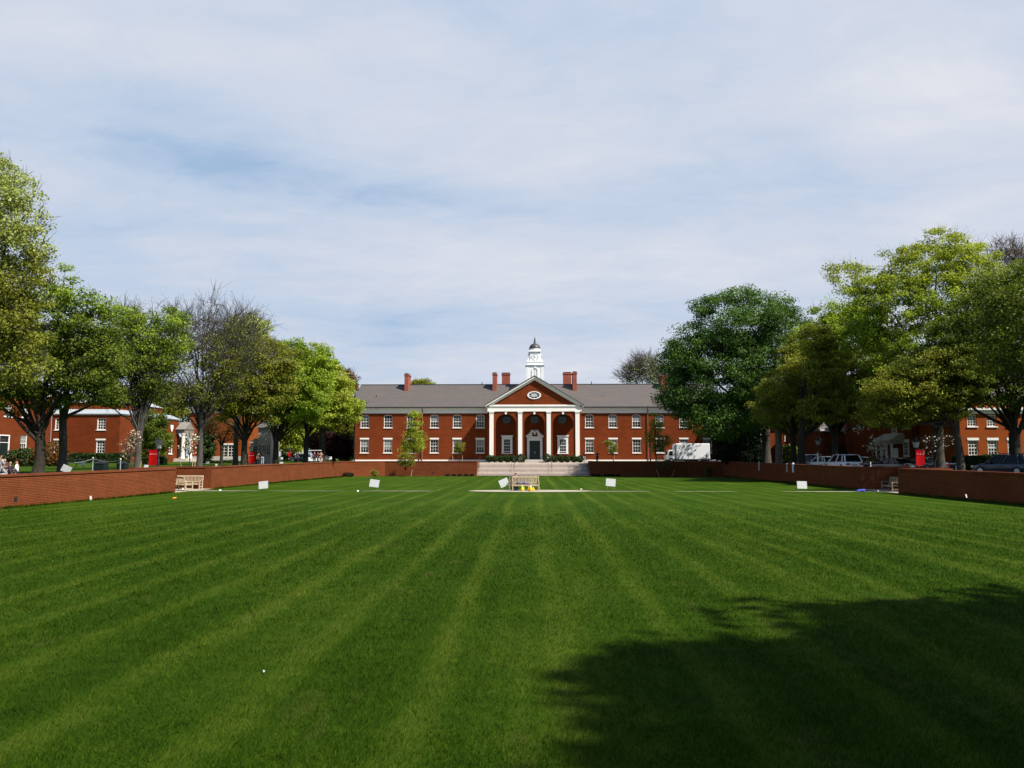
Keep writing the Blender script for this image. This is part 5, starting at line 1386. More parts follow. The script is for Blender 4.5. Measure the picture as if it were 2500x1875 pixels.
tree('sparse white flowering dogwood just right of the right red banner', 'flowering tree', gp(2282, 66), [(2280, 1080, 26, 14), (2300, 1075, 20, 14), (2270, 1100, 20, 10), (2270, 1070, 18, 8)], 66, 90, 55, 0.13, 'petal', 'bark_dark', 0.06, 1.3, 8, 83, sub_r=0.35, twigs=3, twig_len=0.5, name='dogwood', stiff=0.2)
# young trees in front of the hall
tree('narrow fresh green young tree before the hall, beside the left lamp post', 'young tree', (WX(1010, 115.5), 115.5, 0.95), [(1013, 1020, 14, 18), (1012, 1050, 24, 22), (1013, 1075, 30, 20), (1015, 1090, 22, 14), (995, 1100, 18, 12)], 115.5, 130, 3600, 0.15, 'leaf_yellow', 'bark_dark', 0.09, 1.6, 7, 90, sub_r=0.55, twigs=2, twig_len=0.6, group='young trees before the hall', stiff=0.6)
tree('thin olive young tree before the hall, above the box truck cab', 'young tree', (WX(1601, 113), 113, 0.95), [(1597, 1012, 9, 10), (1600, 1040, 17, 22), (1598, 1070, 22, 20), (1620, 1075, 18, 14), (1602, 1095, 20, 12)], 113, 120, 2100, 0.14, 'leaf_olive', 'bark_dark', 0.09, 1.6, 7, 91, sub_r=0.55, twigs=3, twig_len=0.6, group='young trees before the hall', stiff=0.6)
tree('tiny staked tree under the fifth window left of the portico', 'young tree', (WX(1121, 118), 118, 0.95), [(1122, 1088, 13, 12), (1120, 1098, 10, 8)], 118, 50, 1000, 0.12, 'leaf_olive', 'bark_dark', 0.05, 0.9, 6, 92, sub_r=0.3, twigs=2, twig_len=0.4, group='young trees before the hall')
tree('tiny staked tree under the second window right of the portico', 'young tree', (WX(1497, 118), 118, 0.95), [(1494, 1092, 14, 14), (1485, 1082, 10, 8)], 118, 50, 800, 0.12, 'leaf_olive', 'bark_dark', 0.05, 0.9, 6, 93, sub_r=0.32, twigs=2, twig_len=0.4, group='young trees before the hall')
tree('small sparse olive tree on the lawn against the left front wall', 'young tree', (WX(990, 108.5), 108.5, lawn_z(108.5)), [(992, 1118, 20, 14), (985, 1130, 14, 10), (1000, 1132, 12, 8)], 108.5, 70, 1000, 0.12, 'leaf_olive', 'bark_dark', 0.06, 0.9, 6, 94, sub_r=0.4, twigs=2, twig_len=0.4, group='young trees at the front wall')
tree('bare twiggy staked tree on the lawn against the right front wall', 'young tree', (WX(1622, 108.5), 108.5, lawn_z(108.5)), [(1622, 1130, 20, 12), (1612, 1140, 10, 10), (1632, 1135, 10, 10)], 108.5, 80, 200, 0.1, 'leaf_olive', 'bark', 0.06, 0.8, 8, 95, sub_r=0.4, twigs=4, twig_len=0.6, group='young trees at the front wall', stiff=0.2)
# the big tree just outside the view on the right whose shadow lies on the near lawn
tree('large tree beside the camera that throws the near shadow on the lawn', 'tree', (29, -4, 0.45), [(23.2, -3.0, 24, 5.6, 4.6, 4.0), (20.6, -3.8, 23, 3.6, 3.0, 3.0), (21.2, -6.6, 22, 3.4, 2.6, 3.0), (31, -2.2, 22, 6.5, 5.5, 5), (27.5, 1.2, 18, 6, 5.0, 4.5), (33, -8, 20, 7, 6, 6), (26, -8, 22, 6, 4.5, 5), (29, -4, 27, 5, 5, 3.5), (35, 1, 16, 6, 6, 5), (24.3, 1.2, 21.5, 4.8, 3.6, 3)],
     1, 640, 52000, 0.46, 'leaf_dark', 'bark_dark', 0.6, 6.5, 14, 39, sub_r=1.25, twigs=1, stiff=0.4, world=True, group='trees along the right side')
tree('airy tree added out of view to dapple the left of the near shadow', 'tree', (29.5, -11, 0.45), [(19.0, -6.2, 22.5, 3.4, 3.2, 3.2), (21, -9, 22, 4, 3, 3), (24, -12, 22, 5, 4, 4), (20.9, -1.6, 24.0, 2.6, 2.0, 2)],
     1, 110, 6500, 0.40, 'leaf_dark', 'bark_dark', 0.5, 6.5, 9, 58, sub_r=1.1, twigs=2, stiff=0.4, world=True, group='trees along the right side')  # unseen tree, added so sparse leaves soften the left of the shadow
# hedges and clipped bushes
xa, xb = WX(160, 114, 1120), WX(312, 114, 1120)
hedge('long clipped green hedge along the foot of the library', xa, xb, 112.5, 114.5, gz(-60, 113), WZ(1108, 113, 240), 'leaf_box', 9000, 0.2, 3)
hedge('dark clipped hedge behind the left red banner', WX(340, 100, 1120), WX(404, 100, 1120), 99, 100.5, 0.88, WZ(1116, 100, 370), 'leaf_box', 4000, 0.18, 4)
hedge('low hedge before the sun tinted brick house', WX(492, 112, 1120), WX(600, 112, 1120), 111.5, 113, 0.9, WZ(1126, 112, 550), 'leaf_box', 5000, 0.2, 5)
hedge('far clipped hedge below the small red and pink banner', WX(690, 150, 1120), WX(748, 150, 1120), 149, 151, 0.9, WZ(1113, 150, 720), 'leaf_box', 3500, 0.26, 6)
shrub('brownish loose shrub beside the thick dark trunk', 'bush', gp(122, 84), (2.2, 1.6, 1.35), 'leaf_orange', 1700, 0.17, 72)
shrub('dark bush at the foot of the brick wing on the left', 'bush', gp(64, 84), (2.6, 1.6, 1.05), 'leaf_box', 1700, 0.17, 73)
hedge('large dark clipped bush left of the black car', WX(2345, 72, 1130), WX(2400, 72, 1130), 71.5, 73.5, 0.45, WZ(1115, 72, 2370), 'leaf_box', 6500, 0.14, 7, 'clipped_bush')
hedge('clipped bush half hidden by the black car roof', WX(2395, 77, 1130), WX(2445, 77, 1130), 76.5, 78.5, 0.45, WZ(1112, 77, 2420), 'leaf_box', 4500, 0.15, 8, 'clipped_bush')
bx = [(1194, 0.66, .62), (1208, 0.66, .58), (1222.5, 0.62, .58), (1238, 0.7, .62), (1254, 0.66, .62), (1272, 0.88, .72), (1336, 0.85, .72), (1353, 0.66, .62), (1370, 0.68, .6), (1385, 0.6, .56), (1401, 0.68, .6), (1415, 0.62, .58)]
labs = ['first', 'second', 'third', 'fourth', 'fifth']
for i, (px, rx, rz) in enumerate(bx):
    side = 'left' if i < 6 else 'right'
    if i == 5: lab = 'largest clipped box bush, immediately left of the portico door'
    elif i == 6: lab = 'largest clipped box bush, immediately right of the portico door'
    elif i < 5: lab = labs[i] + ' low box bush from the left end of the row before the portico'
    else: lab = labs[11 - i] + ' low box bush from the right end of the row before the portico'
    shrub(lab, 'box bush', (WX(px, 122.2), 122.2, 0.95), (rx, 0.6, rz), 'leaf_box', 700, 0.12, 100 + i, group='box bushes before the portico')
for side, pxs in (('left', (1093, 1109, 1123, 1138, 1152)), ('right', (1449, 1461, 1480, 1493, 1509))):
    for i, px in enumerate(pxs):
        k = i if side == 'right' else 4 - i
        shrub('%s tiny dark plant from the steps along the %s front wall' % (labs[k], side), 'plant', (WX(px, 109.5), 109.5, lawn_z(109.5)), (0.36, 0.3, 0.17), 'leaf_conifer', 260, 0.08, 120 + i + (10 if side == 'right' else 0), group='small plants at the foot of the %s front wall' % side)
shrub('dark low plant in the left far corner of the lawn', 'plant', (WX(852, 105.5), 105.5, lawn_z(105)), (0.9, 0.6, 0.3), 'leaf_conifer', 500, 0.1, 140)
shrub('small leafy plant against the left angled wall section', 'plant', (WX(915, 107.6), 107.6, lawn_z(108)), (0.6, 0.4, 0.5), 'leaf_olive', 350, 0.1, 141)
shrub('small dark green plant against the right shaded wall', 'plant', (WX(1729, 107.6), 107.6, lawn_z(108)), (0.45, 0.4, 0.8), 'leaf_dark', 450, 0.1, 142)
# ------------------------------------------------------------------ benches
def bench(label, loc, rz, mat='teak', L=1.85, group='teak benches'):
    b = thing('park_bench', label, 'bench', loc, rz, group)       # faces -y when rz = 0
    mb = MB()
    for k in range(5): mb.box(-L / 2 + 0.05, L / 2 - 0.05, -0.29 + 0.105 * k, -0.29 + 0.105 * k + 0.085, 0.42, 0.445)
    mb.box(-L / 2 + 0.06, L / 2 - 0.06, -0.31, -0.28, 0.34, 0.42); mb.box(-L / 2 + 0.06, L / 2 - 0.06, 0.2, 0.23, 0.34, 0.42)
    mb.build('seat', M[mat], b)
    mb = MB()
    mb.cbox((0, 0.335, 1.0), (L - 0.06, 0.045, 0.10), Matrix.Rotation(R(-10), 3, 'X')); mb.cbox((0, 0.26, 0.55), (L - 0.1, 0.035, 0.06), Matrix.Rotation(R(-10), 3, 'X'))
    n = 17
    for k in range(n):
        x = -L / 2 + 0.13 + (L - 0.26) * k / (n - 1); mb.cbox((x, 0.295, 0.77), (0.045, 0.018, 0.40), Matrix.Rotation(R(-10), 3, 'X'))
    mb.build('backrest', M[mat], b)
    for s in (-1, 1):
        mb = MB(); mb.box(s * L / 2 - 0.035, s * L / 2 + 0.035, -0.33, -0.26, 0, 0.66); mb.build('leg', M[mat], b)
        mb = MB(); mb.tube([(s * L / 2, 0.23, 0), (s * L / 2, 0.23, 0.45), (s * L / 2, 0.345, 1.05)], 0.042, 4); mb.build('leg', M[mat], b)
        mb = MB(); mb.box(s * L / 2 - 0.04, s * L / 2 + 0.04, -0.37, 0.28, 0.66, 0.70); bevel(mb.build('armrest', M[mat], b), 0.01)
        mb = MB(); mb.box(s * L / 2 - 0.025, s * L / 2 + 0.025, -0.27, 0.2, 0.16, 0.21); mb.build('stretcher', M[mat], b)
    return b
zp_ = lawn_z(59) + 0.034
bench('teak bench facing the viewer in the left brick corner', (WX(461, 61.6), 61.7, zp_), 0, L=2.05)
bench('teak bench turned side on in front of the left brick corner', (-25.95, 58.7, zp_), R(128), L=1.8)
bench('central teak bench with yellow things on the ground before it', (WX(1283, 59.6), 59.7, zp_), R(4), L=1.95)
bench('grey teak bench behind the central one with a dark haired person sitting on it', (WX(1271, 61.0), 61.1, zp_ - 0.02), R(176), 'teak_grey', L=1.7)
bench('teak bench just visible by its arm in the right brick recess', (WX(2166, 58.6) + 0.3, 58.9, zp_), R(-90), 'teak_grey', L=1.7)
# ------------------------------------------------------------------ white boards standing in the grass
def board(label, px, py, d, w, h, roll, mat='paper', zoff=None, yaw=0.0, lean=12, cat='sign board', group='blank boards round the lawn'):
    c = W(px, py, d)
    zg = lawn_z(d) if abs(c[0]) < 25.5 else gz(c[0], d)
    b = thing('sign_board', label, cat, (c[0], d, zg), R(yaw), group)
    rot = Matrix.Rotation(R(-lean), 3, 'X') @ Matrix.Rotation(R(-roll), 3, 'Y')
    hc = c[2] - zg
    mb = MB(); mb.cbox((0, 0, hc), (w, 0.018, h), rot); bevel(mb.build('panel', M[mat], b), 0.004)
    for s in (-1, 1):
        p = rot @ Vector((s * w * 0.32, 0.018, -h * 0.1)); q = rot @ Vector((s * w * 0.32, 0.018, -h * 0.5))
        mb = MB(); mb.tube([(p.x, p.y, hc + p.z), (q.x, q.y, hc + q.z), (q.x * 1.02, q.y + 0.02, -0.08)], 0.008, 5); mb.build('leg', M['grey_metal'], b)
    return b
board('blank white board on the lawn before the long left brick wall', 643, 1184, 60.6, 0.72, 0.58, 6)
board('blank white board on the lawn below the left front wall', 914, 1180, 63, 0.76, 0.60, -7)
board('blank white board tipped steeply sideways, left of the central bench', 1230.5, 1178.5, 61.5, 0.72, 0.60, 24)
board('blank white board on the lawn right of the central bench', 1491, 1178, 63, 0.76, 0.60, -5)
board('blank white board on the lawn before the shaded right wall', 1958, 1184, 60.8, 0.74, 0.57, -1)
board('tilted grey board behind the nearest left garden wall', 162, 1145, 47.5, 0.62, 0.42, -22, 'board_grey')
board('small white board under the dark picnic table on the left terrace', 203, 1132, 70, 0.42, 0.30, -3)
board('small white board at the foot of the left red banner', 357, 1139, 66, 0.36, 0.28, -4)
board('small white board in the grass before the sun tinted brick house', 507, 1129, 76, 0.34, 0.26, -3)
board('little grey marker board behind the long left wall', 528, 1137, 70, 0.2, 0.34, 0, 'board_grey')
board('small pale printed board on the long left wall behind the bright tree', 687, 1131, 82, 0.38, 0.26, -2)
board('small pink board hanging before the far hedge', 688, 1119, 110, 0.34, 0.32, 0)
# ------------------------------------------------------------------ lamps and banners
def lamp_post(label, loc, h=3.1, group='lantern lamp posts', head=1.0):
    l = thing('lamp_post', label, 'lamp post', loc, 0, group)
    mb = MB(); hh = h - 0.85 * head
    mb.lathe([(0.16, -0.05), (0.16, 0.12), (0.11, 0.2), (0.10, 0.7), (0.07, 0.8), (0.055, hh - 0.15), (0.09, hh - 0.1), (0.05, hh - 0.03), (0.10, hh)], k=14); mb.build('post', M['black_metal'], l)
    mb = MB(); s = head
    mb.frustum((-.11 * s, .11 * s, -.11 * s, .11 * s), (-.19 * s, .19 * s, -.19 * s, .19 * s), hh + 0.02, hh + 0.42 * s); ln = mb.build('lantern', M['lantern'], l)
    mb = MB()
    for a in (-1, 1):
        for b in (-1, 1): mb.tube([(a * .11 * s, b * .11 * s, hh), (a * .19 * s, b * .19 * s, hh + 0.42 * s)], 0.014, 4)
    mb.box(-.13 * s, .13 * s, -.13 * s, .13 * s, hh - 0.0, hh + 0.03); mb.build('frame', M['black_metal'], ln)
    mb = MB(); mb.lathe([(0.34 * s, hh + 0.42 * s), (0.33 * s, hh + 0.46 * s), (0.16 * s, hh + 0.58 * s), (0.12 * s, hh + 0.60 * s), (0.12 * s, hh + 0.68 * s), (0.05 * s, hh + 0.72 * s), (0.03 * s, hh + 0.80 * s), (0.0, hh + 0.85 * s)], k=16); mb.build('cap', M['black_metal'], l)
    return l
def banner(label, px, d, pyt, pyb, wpx, post_x, group='red banners on lamp posts', curl=0.0):
    c = W(px, (pyt + pyb) / 2, d); k = d / F; w, h = wpx * k, (pyb - pyt) * k
    b = thing('banner', label, 'banner', c, 0, group)
    mb = MB(); n = 6
    vs = []; fs = []
    for side in (0, 1):
        for i in range(n + 1):
            for j in range(n + 1):
                x = -w / 2 + w * i / n; z = -h / 2 + h * j / n
                vs.append((x + curl * 0.1 * math.sin(3 * j / n), 0.03 * math.sin(math.pi * i / n * 1.3) + curl * 0.12 * math.sin(math.pi * i / n) + side * 0.006, z))
    m = (n + 1) * (n + 1)
    for i in range(n):
        for j in range(n):
            a = i * (n + 1) + j
            fs.append((a, a + n + 1, a + n + 2, a + 1)); fs.append((m + a, m + a + 1, m + a + n + 2, m + a + n + 1))
    mb.add(vs, fs); mb.build('cloth', M['red'], b, smooth=True)
    mb = MB()
    for i in range(9):
        if i in (3, 6): continue
        mb.box(-w * 0.42 + w * 0.092 * i, -w * 0.42 + w * 0.092 * i + w * 0.06, -0.012, -0.002, h * 0.20, h * 0.225)
    mb.build('lettering', M['white_cool'], b)
    for z in (h / 2 + 0.02, -h / 2 - 0.02):
        x2 = post_x - c[0]; mb = MB(); mb.tube([(-w / 2 * np.sign(x2), 0.0, z), (x2, 0.0, z)], 0.016, 5); mb.build('rod', M['black_metal'], b)
    return b
def lp(px, py, d, h): # lamp whose top shows at px,py
    p = W(px, py, d); zg = gz(p[0], d) if abs(p[0]) > 26 else 0.95
    return (p[0], d, zg), float(p[2] - zg)
l, h = lp(389, 1066, 68, 3); lamp_post('black lamp post with a square lantern behind the left red banner', l, h, head=1.25)
banner('red banner with a line of white lettering on the left terrace', 373.5, 67.7, 1097.5, 1136, 20.5, l[0])
l, h = lp(613.5, 1085, 101, 3); lamp_post('slim lamp post above the red banner beside the glazed pavilion', l, h, head=1.0)
banner('darker red banner, rippling, between a tree trunk and two people', 614, 100.7, 1104.5, 1130.5, 15, l[0], curl=1.0)
l, h = lp(708, 1096, 146, 3); lamp_post('distant lamp post with a small red banner before the far hedge', l, max(h, 2.6), head=1.1)
banner('small distant pink and red banner before the far hedge', 707.5, 145.6, 1102.5, 1114.5, 7.5, l[0])
l, h = lp(1022.5, 1078.5, 118, 3); lamp_post('lamp post before the left half of the hall', l, h)
l, h = lp(1587.5, 1081.5, 116, 3); lamp_post('lamp post before the hall just left of the box truck', l, h)
l, h = lp(2235.5, 1065, 70, 3); lamp_post('lamp post beside the right red banner', l, h, head=1.2)
banner('red banner with a line of white lettering behind the right garden wall', 2247, 69.7, 1098, 1136, 20, l[0])
l, h = lp(1997, 1064, 88, 3); lamp_post('lamp post in deep shade above the white hatchback', l, h, head=1.2)
# ------------------------------------------------------------------ cars
def car(label, loc, rz, paint, kind='suv', name='car', group='parked cars on the right'):
    """front towards +x"""
    if kind == 'suv': L, Wd, zb, zh, zt = 4.75, 1.9, 0.98, 0.98, 1.70; gh = (-2.2, 1.05, -1.85, 0.25)
    elif kind == 'hatch': L, Wd, zb, zh, zt = 4.1, 1.76, 0.92, 0.86, 1.50; gh = (-1.95, 1.0, -1.4, 0.2)
    else: L, Wd, zb, zh, zt = 4.7, 1.82, 0.92, 0.86, 1.44; gh = (-1.75, 1.05, -0.95, 0.15)
    c = thing(name, label, 'car', loc, rz, group)
    rng = [-L / 2, -L / 2 + 0.06, -L / 2 + 0.35, gh[0] + 0.3, 0, gh[1], L / 2 - 0.75, L / 2 - 0.18, L / 2]
    tops = [zb - 0.18, zb - 0.03, zb + 0.02, zb + 0.03, zb + 0.02, zb, zh - 0.05, zh - 0.18, zh - 0.34]
    bots = [0.38, 0.28, 0.22, 0.2, 0.2, 0.2, 0.22, 0.26, 0.34]
    wid = [0.80, 0.92, 0.98, 1.0, 1.0, 1.0, 0.97, 0.90, 0.76]
    vs, fs = [], []; k = 10
    for x, t, b, w in zip(rng, tops, bots, wid):
        hw = Wd / 2 * w
        sec = [(-hw * 0.92, b), (-hw * 0.99, b + 0.15), (-hw, (t + b) / 2 + 0.05), (-hw * 0.97, t - 0.08), (-hw * 0.86, t), (hw * 0.86, t), (hw * 0.97, t - 0.08), (hw, (t + b) / 2 + 0.05), (hw * 0.99, b + 0.15), (hw * 0.92, b)]
        vs += [(x, y, z) for y, z in sec]
    for i in range(len(rng) - 1):
        for j in range(k):
            q = (j + 1) % k; fs.append((i * k + j, i * k + q, (i + 1) * k + q, (i + 1) * k + j))
    fs += [tuple(range(k - 1, -1, -1)), tuple(range((len(rng) - 1) * k, len(rng) * k))]
    mb = MB(); mb.add(vs, fs)
    # roof and pillars in body colour
    b0, b1, t0, t1 = gh; hb, ht = Wd / 2 * 0.93, Wd / 2 * 0.76
    mb.frustum((t0 - 0.05, t1 + 0.05, -ht - 0.02, ht + 0.02), (t0 + 0.15, t1 - 0.12, -ht + 0.12, ht - 0.12), zt - 0.07, zt)
    for s in (-1, 1):
        for xb, xt in ((b0, t0), (b1, t1), ((b0 * 0.45 + b1 * 0.55), (t0 * 0.45 + t1 * 0.55)), (b0 * 0.82 + b1 * 0.18, t0 * 0.8 + t1 * 0.2)):
            mb.tube([(xb, s * hb, zb - 0.02), (xt, s * ht, zt - 0.05)], [0.07, 0.055], 6)
    body = mb.build('body', paint, c); bevel(body, 0.03, 2)
    body.data.polygons.foreach_set('use_smooth', [True] * len(body.data.polygons))
    mb = MB(); mb.frustum((b0 + 0.02, b1 - 0.02, -hb + 0.015, hb - 0.015), (t0 + 0.02, t1 - 0.02, -ht + 0.01, ht - 0.01), zb - 0.03, zt - 0.05); mb.build('windows', M['car_glass'], c)
    for x in (-L / 2 + 0.88, L / 2 - 0.9):
        for s in (-1, 1):
            mb = MB(); r = 0.36 if kind == 'suv' else 0.32
            y0, y1 = sorted((s * (Wd / 2 - 0.2), s * (Wd / 2 + 0.012)))
            mb.disc((x, r), r, y0, y1, 22); w = mb.build('wheel', M['tyre'], c)
            y0, y1 = sorted((s * (Wd / 2 + 0.012), s * (Wd / 2 + 0.02))); mb = MB(); mb.disc((x, r), r * 0.64, y0, y1, 18); mb.build('rim', M['silver'], w)
    for s in (-1, 1):
        mb = MB(); y0, y1 = sorted((s * Wd / 2 * 0.52, s * Wd / 2 * 0.9)); mb.box(-L / 2 - 0.015, -L / 2 + 0.14, y0, y1, zb - 0.32, zb - 0.14); bevel(mb.build('tail_light', M['red_lamp'], c), 0.02)
        mb = MB(); y0, y1 = sorted((s * Wd / 2 * 0.5, s * Wd / 2 * 0.84)); mb.box(L / 2 - 0.22, L / 2 - 0.015, y0, y1, zh - 0.36, zh - 0.22); bevel(mb.build('headlight', M['clear_lamp'], c), 0.02)
        mb = MB(); y0, y1 = sorted((s * hb, s * (hb + 0.22))); mb.box(b1 - 0.45, b1 - 0.3, y0, y1, zb + 0.02, zb + 0.17); bevel(mb.build('mirror', paint, c), 0.02)
        if kind == 'suv':
            mb = MB(); mb.tube([(t0 + 0.2, s * (ht - 0.1), zt + 0.05), (t1 - 0.2, s * (ht - 0.1), zt + 0.05)], 0.025, 5); mb.build('roof_rail', M['black_metal'], c)
    mb = MB(); mb.box(-L / 2 - 0.02, -L / 2 + 0.02, -0.27, 0.27, zb - 0.36, zb - 0.22); mb.build('number_plate', M['grey_metal'], c)
    mb = MB(); mb.box(-L / 2 - 0.03, -L / 2 + 0.2, -Wd / 2 * 0.8, Wd / 2 * 0.8, 0.3, 0.42); mb.build('bumper', M['black_metal'], c)
    return c
P_w = carpaint('paint_white', (0.84, 0.85, 0.84)); P_k = carpaint('paint_black', (0.010, 0.011, 0.014)); P_n = carpaint('paint_navy', (0.012, 0.017, 0.03))
P_g = carpaint('paint_grey', (0.06, 0.065, 0.07)); P_s = carpaint('paint_silver', (0.42, 0.43, 0.44))
gzr = 0.46
car('white sport utility car parked with its rear to the right', (WX(2060, 80), 80.5, gzr), R(97), P_w, 'suv')
car('white hatchback half hidden behind the bigger white car', (WX(2012, 88), 88.5, gzr), R(99), P_w, 'hatch')
car('dark blue car in deep shade left of the white hatchback', (WX(1974, 92), 93, gzr), R(112), P_n, 'suv')
car('small black car parked behind the shaded dogwood', (WX(2112, 84), 84.5, gzr), R(98), P_k, 'sedan')
car('black saloon car left of the right lamp post', (WX(2190, 72), 72.8, gzr - 0.05), R(105), P_k, 'sedan')
car('grey car behind the right red banner', (WX(2262, 80), 80.5, gzr), R(104), P_g, 'sedan')
car('big dark blue sport utility car at the right edge', (WX(2468, 63), 63.8, gzr), R(116), P_n, 'suv')
car('white car in the distance beside the golf cart', (WX(806, 152), 152, 0.9), R(120), P_w, 'hatch', group='parked cars on the left')
car('dark car in the distance behind the far hedge', (WX(735, 140), 141, 0.9), R(175), P_g, 'sedan', group='parked cars on the left')
car('silver car roof just showing above the wall right of the box truck', (WX(1770, 122), 123, 0.6), R(165), P_s, 'sedan')
# white box truck facing left
tk = thing('box_truck', 'white box truck parked before the right end of the hall', 'truck', (WX(1678, 117), 117.4, 0.95))
xa, xb, xc, xd = [WX(p, 117) - tk.location.x for p in (1624.5, 1646, 1644, 1731)]
zt_, zb_ = WZ(1083, 117) - 0.95, WZ(1121.8, 117) - 0.95
mb = MB(); mb.box(xc + 0.25, xd, -1.05, 1.15, zb_, zt_); bevel(mb.build('cargo_box', carpaint('paint_box', (0.80, 0.81, 0.82)), tk), 0.10, 3)
mb = MB(); mb.box(xc, xc + 0.7, -0.9, 1.0, zb_ + 0.1, zt_ - 0.12); bevel(mb.build('box_front', M['frieze'], tk), 0.25, 3)
zc_ = WZ(1098.7, 117) - 0.95
mb = MB(); mb.prism([(xa, 0.42), (xb - .02, 0.42), (xb - .02, zc_), (xa + 0.42, zc_), (xa + 0.02, 1.15), (xa - 0.03, 1.0)], -0.95, 1.0); cab = mb.build('cab', P_w, tk); bevel(cab, 0.07, 2)
mb = MB(); mb.prism([(xa + 0.32, 1.12), (xb - 0.35, 1.12), (xb - 0.35, zc_ - 0.16), (xa + 0.55, zc_ - 0.16)], -0.965, -0.94); mb.build('side_window', M['car_glass'], cab)
mb = MB(); mb.add([(xa + 0.0, -0.8, 1.18), (xa + 0.0, 0.85, 1.18), (xa + 0.36, 0.85, zc_ - 0.12), (xa + 0.36, -0.8, zc_ - 0.12), (xa + 0.04, -0.8, 1.17), (xa + 0.04, 0.85, 1.17), (xa + 0.4, 0.85, zc_ - 0.13), (xa + 0.4, -0.8, zc_ - 0.13)], [(0, 1, 2, 3), (7, 6, 5, 4), (0, 4, 5, 1), (1, 5, 6, 2), (2, 6, 7, 3), (3, 7, 4, 0)]); mb.build('windscreen', M['car_glass'], cab)
mb = MB(); mb.box(xa + 0.05, xa + 0.2, -1.2, -1.05, 1.2, 1.6); mb.tube([(xa + 0.12, -0.95, 1.4), (xa + 0.12, -1.1, 1.4)], 0.02, 5); mb.build('mirror', M['black_metal'], cab)
mb = MB(); mb.box(xb - 0.1, xd - 0.1, -0.8, 0.9, zb_ - 0.18, zb_ - 0.01); mb.box(xa + 0.1, xd - 0.4, -0.4, 0.4, 0.3, 0.5); mb.build('chassis', M['black_metal'], tk)
for x in (xa + 0.75, xd - 1.5):
    for s in (-1, 1):
        y0, y1 = sorted((s * 0.72, s * 0.98)); mb = MB(); mb.disc((x, 0.38), 0.38, y0, y1, 20); w = mb.build('wheel', M['tyre'], tk)
        y0, y1 = sorted((s * 0.98, s * 0.99)); mb = MB(); mb.disc((x, 0.38), 0.2, y0, y1, 14); mb.build('rim', M['silver'], w)
# golf cart
gc = thing('golf_cart', 'golf cart with a flat white roof in the gap left of the hall', 'golf cart', (WX(767, 116), 116, 0.9))
mb = MB(); mb.box(-0.95, 0.95, -0.6, 0.6, 1.85, 1.93); bevel(mb.build('roof', M['white_cool'], gc), 0.03)
mb = MB()
for x in (-0.85, 0.85):
    for y in (-0.52, 0.52): mb.tube([(x, y, 0.6), (x * 0.98, y, 1.86)], 0.025, 5)
mb.build('roof_post', M['black_metal'], gc)
mb = MB(); mb.prism([(-1.15, 0.3), (1.1, 0.3), (1.15, 0.7), (0.5, 0.75), (0.4, 0.5), (-0.3, 0.5), (-0.5, 0.85), (-1.1, 0.95), (-1.2, 0.6)], -0.58, 0.58); bevel(mb.build('body', P_w, gc), 0.05)
mb = MB(); mb.box(-0.35, 0.3, -0.5, 0.5, 0.5, 0.75); mb.box(-0.4, -0.3, -0.5, 0.5, 0.7, 1.2); mb.build('seat', M['board_grey'], gc)
for x in (-0.8, 0.8):
    for s in (-1, 1): mb = MB(); y0, y1 = sorted((s * 0.45, s * 0.6)); mb.disc((x, 0.22), 0.22, y0, y1, 16); mb.build('wheel', M['tyre'], gc)
